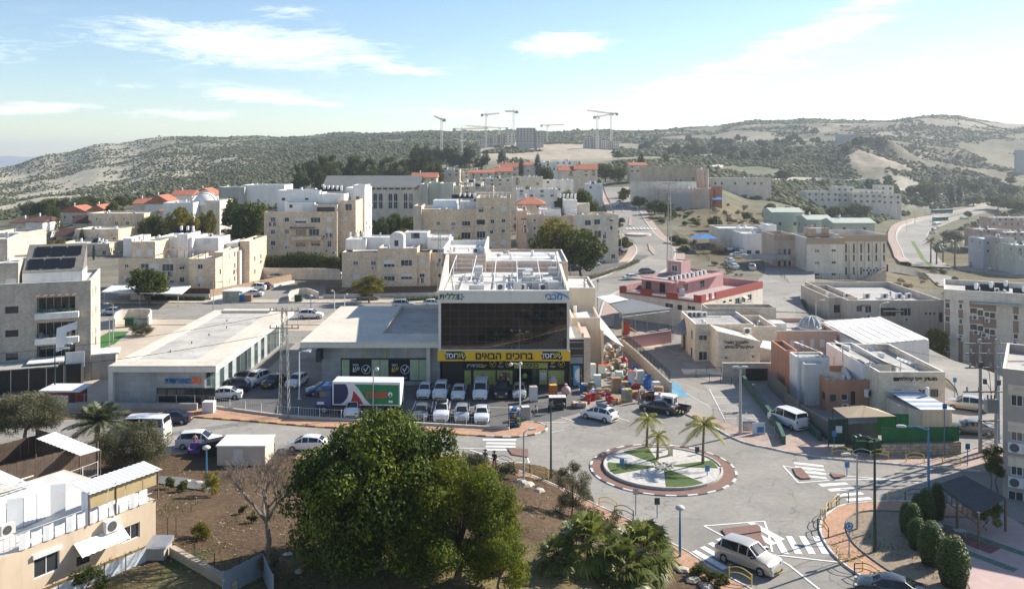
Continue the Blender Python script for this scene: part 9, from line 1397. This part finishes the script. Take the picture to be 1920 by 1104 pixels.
# ------------------------------------------------------------ people
SKIN=mat('skin',(.42,.26,.18),.7,.05);HAIR=mat('hair',(.02,.015,.012),.7,.05)
def person(label,loc,rz,shirt,legs,pose='walk',skirt=None,hat=False,s=1.0):
 J={'pel':(0,0,.95),'che':(0,0,1.32),'nec':(0,0,1.48),'hea':(0,.02,1.62),'top':(0,.02,1.74),'hl':(.1,0,.92),'kl':(.11,.10,.50),'al':(.11,-.05,.09),'tl':(.11,.12,.05),'hr':(-.1,0,.92),'kr':(-.11,-.02,.50),'ar':(-.11,-.22,.11),'tr':(-.11,-.06,.05),'sl':(.19,0,1.40),'el':(.25,-.06,1.14),'wl':(.24,.06,.92),'fl':(.235,.1,.82),'sr':(-.19,0,1.40),'er':(-.25,.05,1.14),'wr':(-.24,.2,.98),'fr':(-.235,.26,.90)}
 if pose=='bend':
  for k in('che','nec','hea','top','sl','sr','el','er','wl','wr','fl','fr'):x,y,z=J[k];t=R(48);dz=z-.95;J[k]=(x,y+dz*math.sin(t),.95+dz*math.cos(t))
  for a,b in(('l',1),('r',-1)):sx_=J['s'+a];J['e'+a]=(.24*b,sx_[1]+.12,sx_[2]-.25);J['w'+a]=(.2*b,sx_[1]+.25,sx_[2]-.42);J['f'+a]=(.19*b,sx_[1]+.3,sx_[2]-.5)
  for a in 'lr':x=J['a'+a][0];J['k'+a]=(x,.08,.5);J['a'+a]=(x,-.02,.09);J['t'+a]=(x,.15,.05)
 E=[('pel','che'),('che','nec'),('nec','hea'),('hea','top'),('pel','hl'),('hl','kl'),('kl','al'),('al','tl'),('pel','hr'),('hr','kr'),('kr','ar'),('ar','tr'),('che','sl'),('sl','el'),('el','wl'),('wl','fl'),('che','sr'),('sr','er'),('er','wr'),('wr','fr')]
 RD=dict(pel=.145,che=.155,nec=.06,hea=.095,top=.075,hl=.10,hr=.10,kl=.068,kr=.068,al=.045,ar=.045,tl=.04,tr=.04,sl=.075,sr=.075,el=.046,er=.046,wl=.034,wr=.034,fl=.03,fr=.03);K_=list(J);me=bpy.data.meshes.new('body');me.from_pydata([J[k]for k in K_],[(K_.index(a),K_.index(b))for a,b in E],[]);ob=bpy.data.objects.new('body',me);COL.objects.link(ob);ob.modifiers.new('s','SKIN')
 if not me.skin_vertices:
  bpy.context.view_layer.objects.active=ob
 for k,sv in zip(K_,me.skin_vertices[0].data):sv.radius=(RD[k],RD[k]*(.78 if k in('pel','che')else 1));sv.use_root=(k=='pel')
 m_=ob.modifiers.new('b','SUBSURF');m_.levels=1;dg=bpy.context.evaluated_depsgraph_get();me2=bpy.data.meshes.new_from_object(ob.evaluated_get(dg));bpy.data.objects.remove(ob);me2.name='body'
 for q in(shirt,legs,SKIN,TRIM):me2.materials.append(q)
 hz,wz=Vector(J['hea']),[Vector(J['wl']),Vector(J['wr'])];nk=Vector(J['nec'])
 for p_ in me2.polygons:c=p_.center;p_.use_smooth=True;p_.material_index=3 if c.z<.1 else 1 if c.z<.93 and abs(c.x)<.2 and(c.y<.25)else 2 if(c-hz).length<.17 or any((c-w_).length<.1 for w_ in wz)else 0
 o=thing('person',label,'person',loc,rz);o.scale=(s,s,s);place('body',me2,o);t=Vector(J['top']);b=MB();b.lathe([(.001,.085),(.07,.07),(.105,.0),(.108,-.07),(.09,-.11)],10);hh=place('hair' if not hat else 'hat',b.mesh('hair',HAIR,True),o,t+Vector((0,-.015,-.03)))
 if hat:place('hat_brim',MB().lathe([(.09,0),(.2,.0),(.2,.015),(.09,.03)],14).mesh('hat_brim',HAIR),o,t+Vector((0,0,-.05)))
 if skirt:place('skirt',MB().lathe([(.15,1.0),(.2,.8),(.26,.42),(.25,.40)],14).mesh('skirt',skirt,True),o)
 return o
BLK=mat('black_cloth',(.012,.012,.014),.9,.1);WSH=mat('white_shirt',(.66,.66,.66),.9,.05);GRT=mat('grey_cloth',(.16,.16,.17),.9,.1);PKD=mat('pink_cloth',(.42,.26,.26),.9,.15,4);VEST=mat('hi_vis_vest',(.35,.75,.08),.8,.05);TANC=mat('tan_cloth',(.40,.30,.20),.9,.1)
q=GT(927,884,50);person('man in black walking behind the grey bush',(q[0],q[1],hgt(q[0],q[1])+.1),R(160),BLK,BLK,hat=True);q=GT(910,880,50);person('man in dark clothes half hidden left of the walking man',(q[0],q[1],hgt(q[0],q[1])+.1),R(170),GRT,BLK,hat=True)
person('man in dark coat bending beside the black crate',(*G(1029,776),.02),R(-60),GRT,BLK,'bend');person('man in white shirt and black trousers bending by the wrapped goods',(*G(1001,782),.02),R(200),WSH,BLK,'bend');person('woman in pink dress standing among the yard goods',(*G(1198,755),.02),R(100),TANC,PKD,skirt=PKD);person('worker in lime vest in the supermarket entrance',(*G(984,722),.03),R(180),VEST,BLK);q=G(365,846);person('person in pink top standing by the purple sofas',(*q,.1),R(30),PKD,GRT)
# ------------------------------------------------------------ the hazy air
hz=MB().box(-26000,26000,-400,8800,-70,135).build('haze',None);hz.data.materials.clear();hm=bpy.data.materials.new('haze');hm.use_nodes=True;n=hm.node_tree.nodes;n.remove(n['Principled BSDF']);pv=n.new('ShaderNodeVolumePrincipled');pv.inputs['Color'].default_value=(.80,.88,.97,1);pv.inputs['Density'].default_value=.00014;pv.inputs['Anisotropy'].default_value=.35;hm.node_tree.links.new(pv.outputs[0],n['Material Output'].inputs['Volume']);hz.data.materials.append(hm);tag(hz,'pale haze filling the air over the town and hills','haze',kind='stuff')
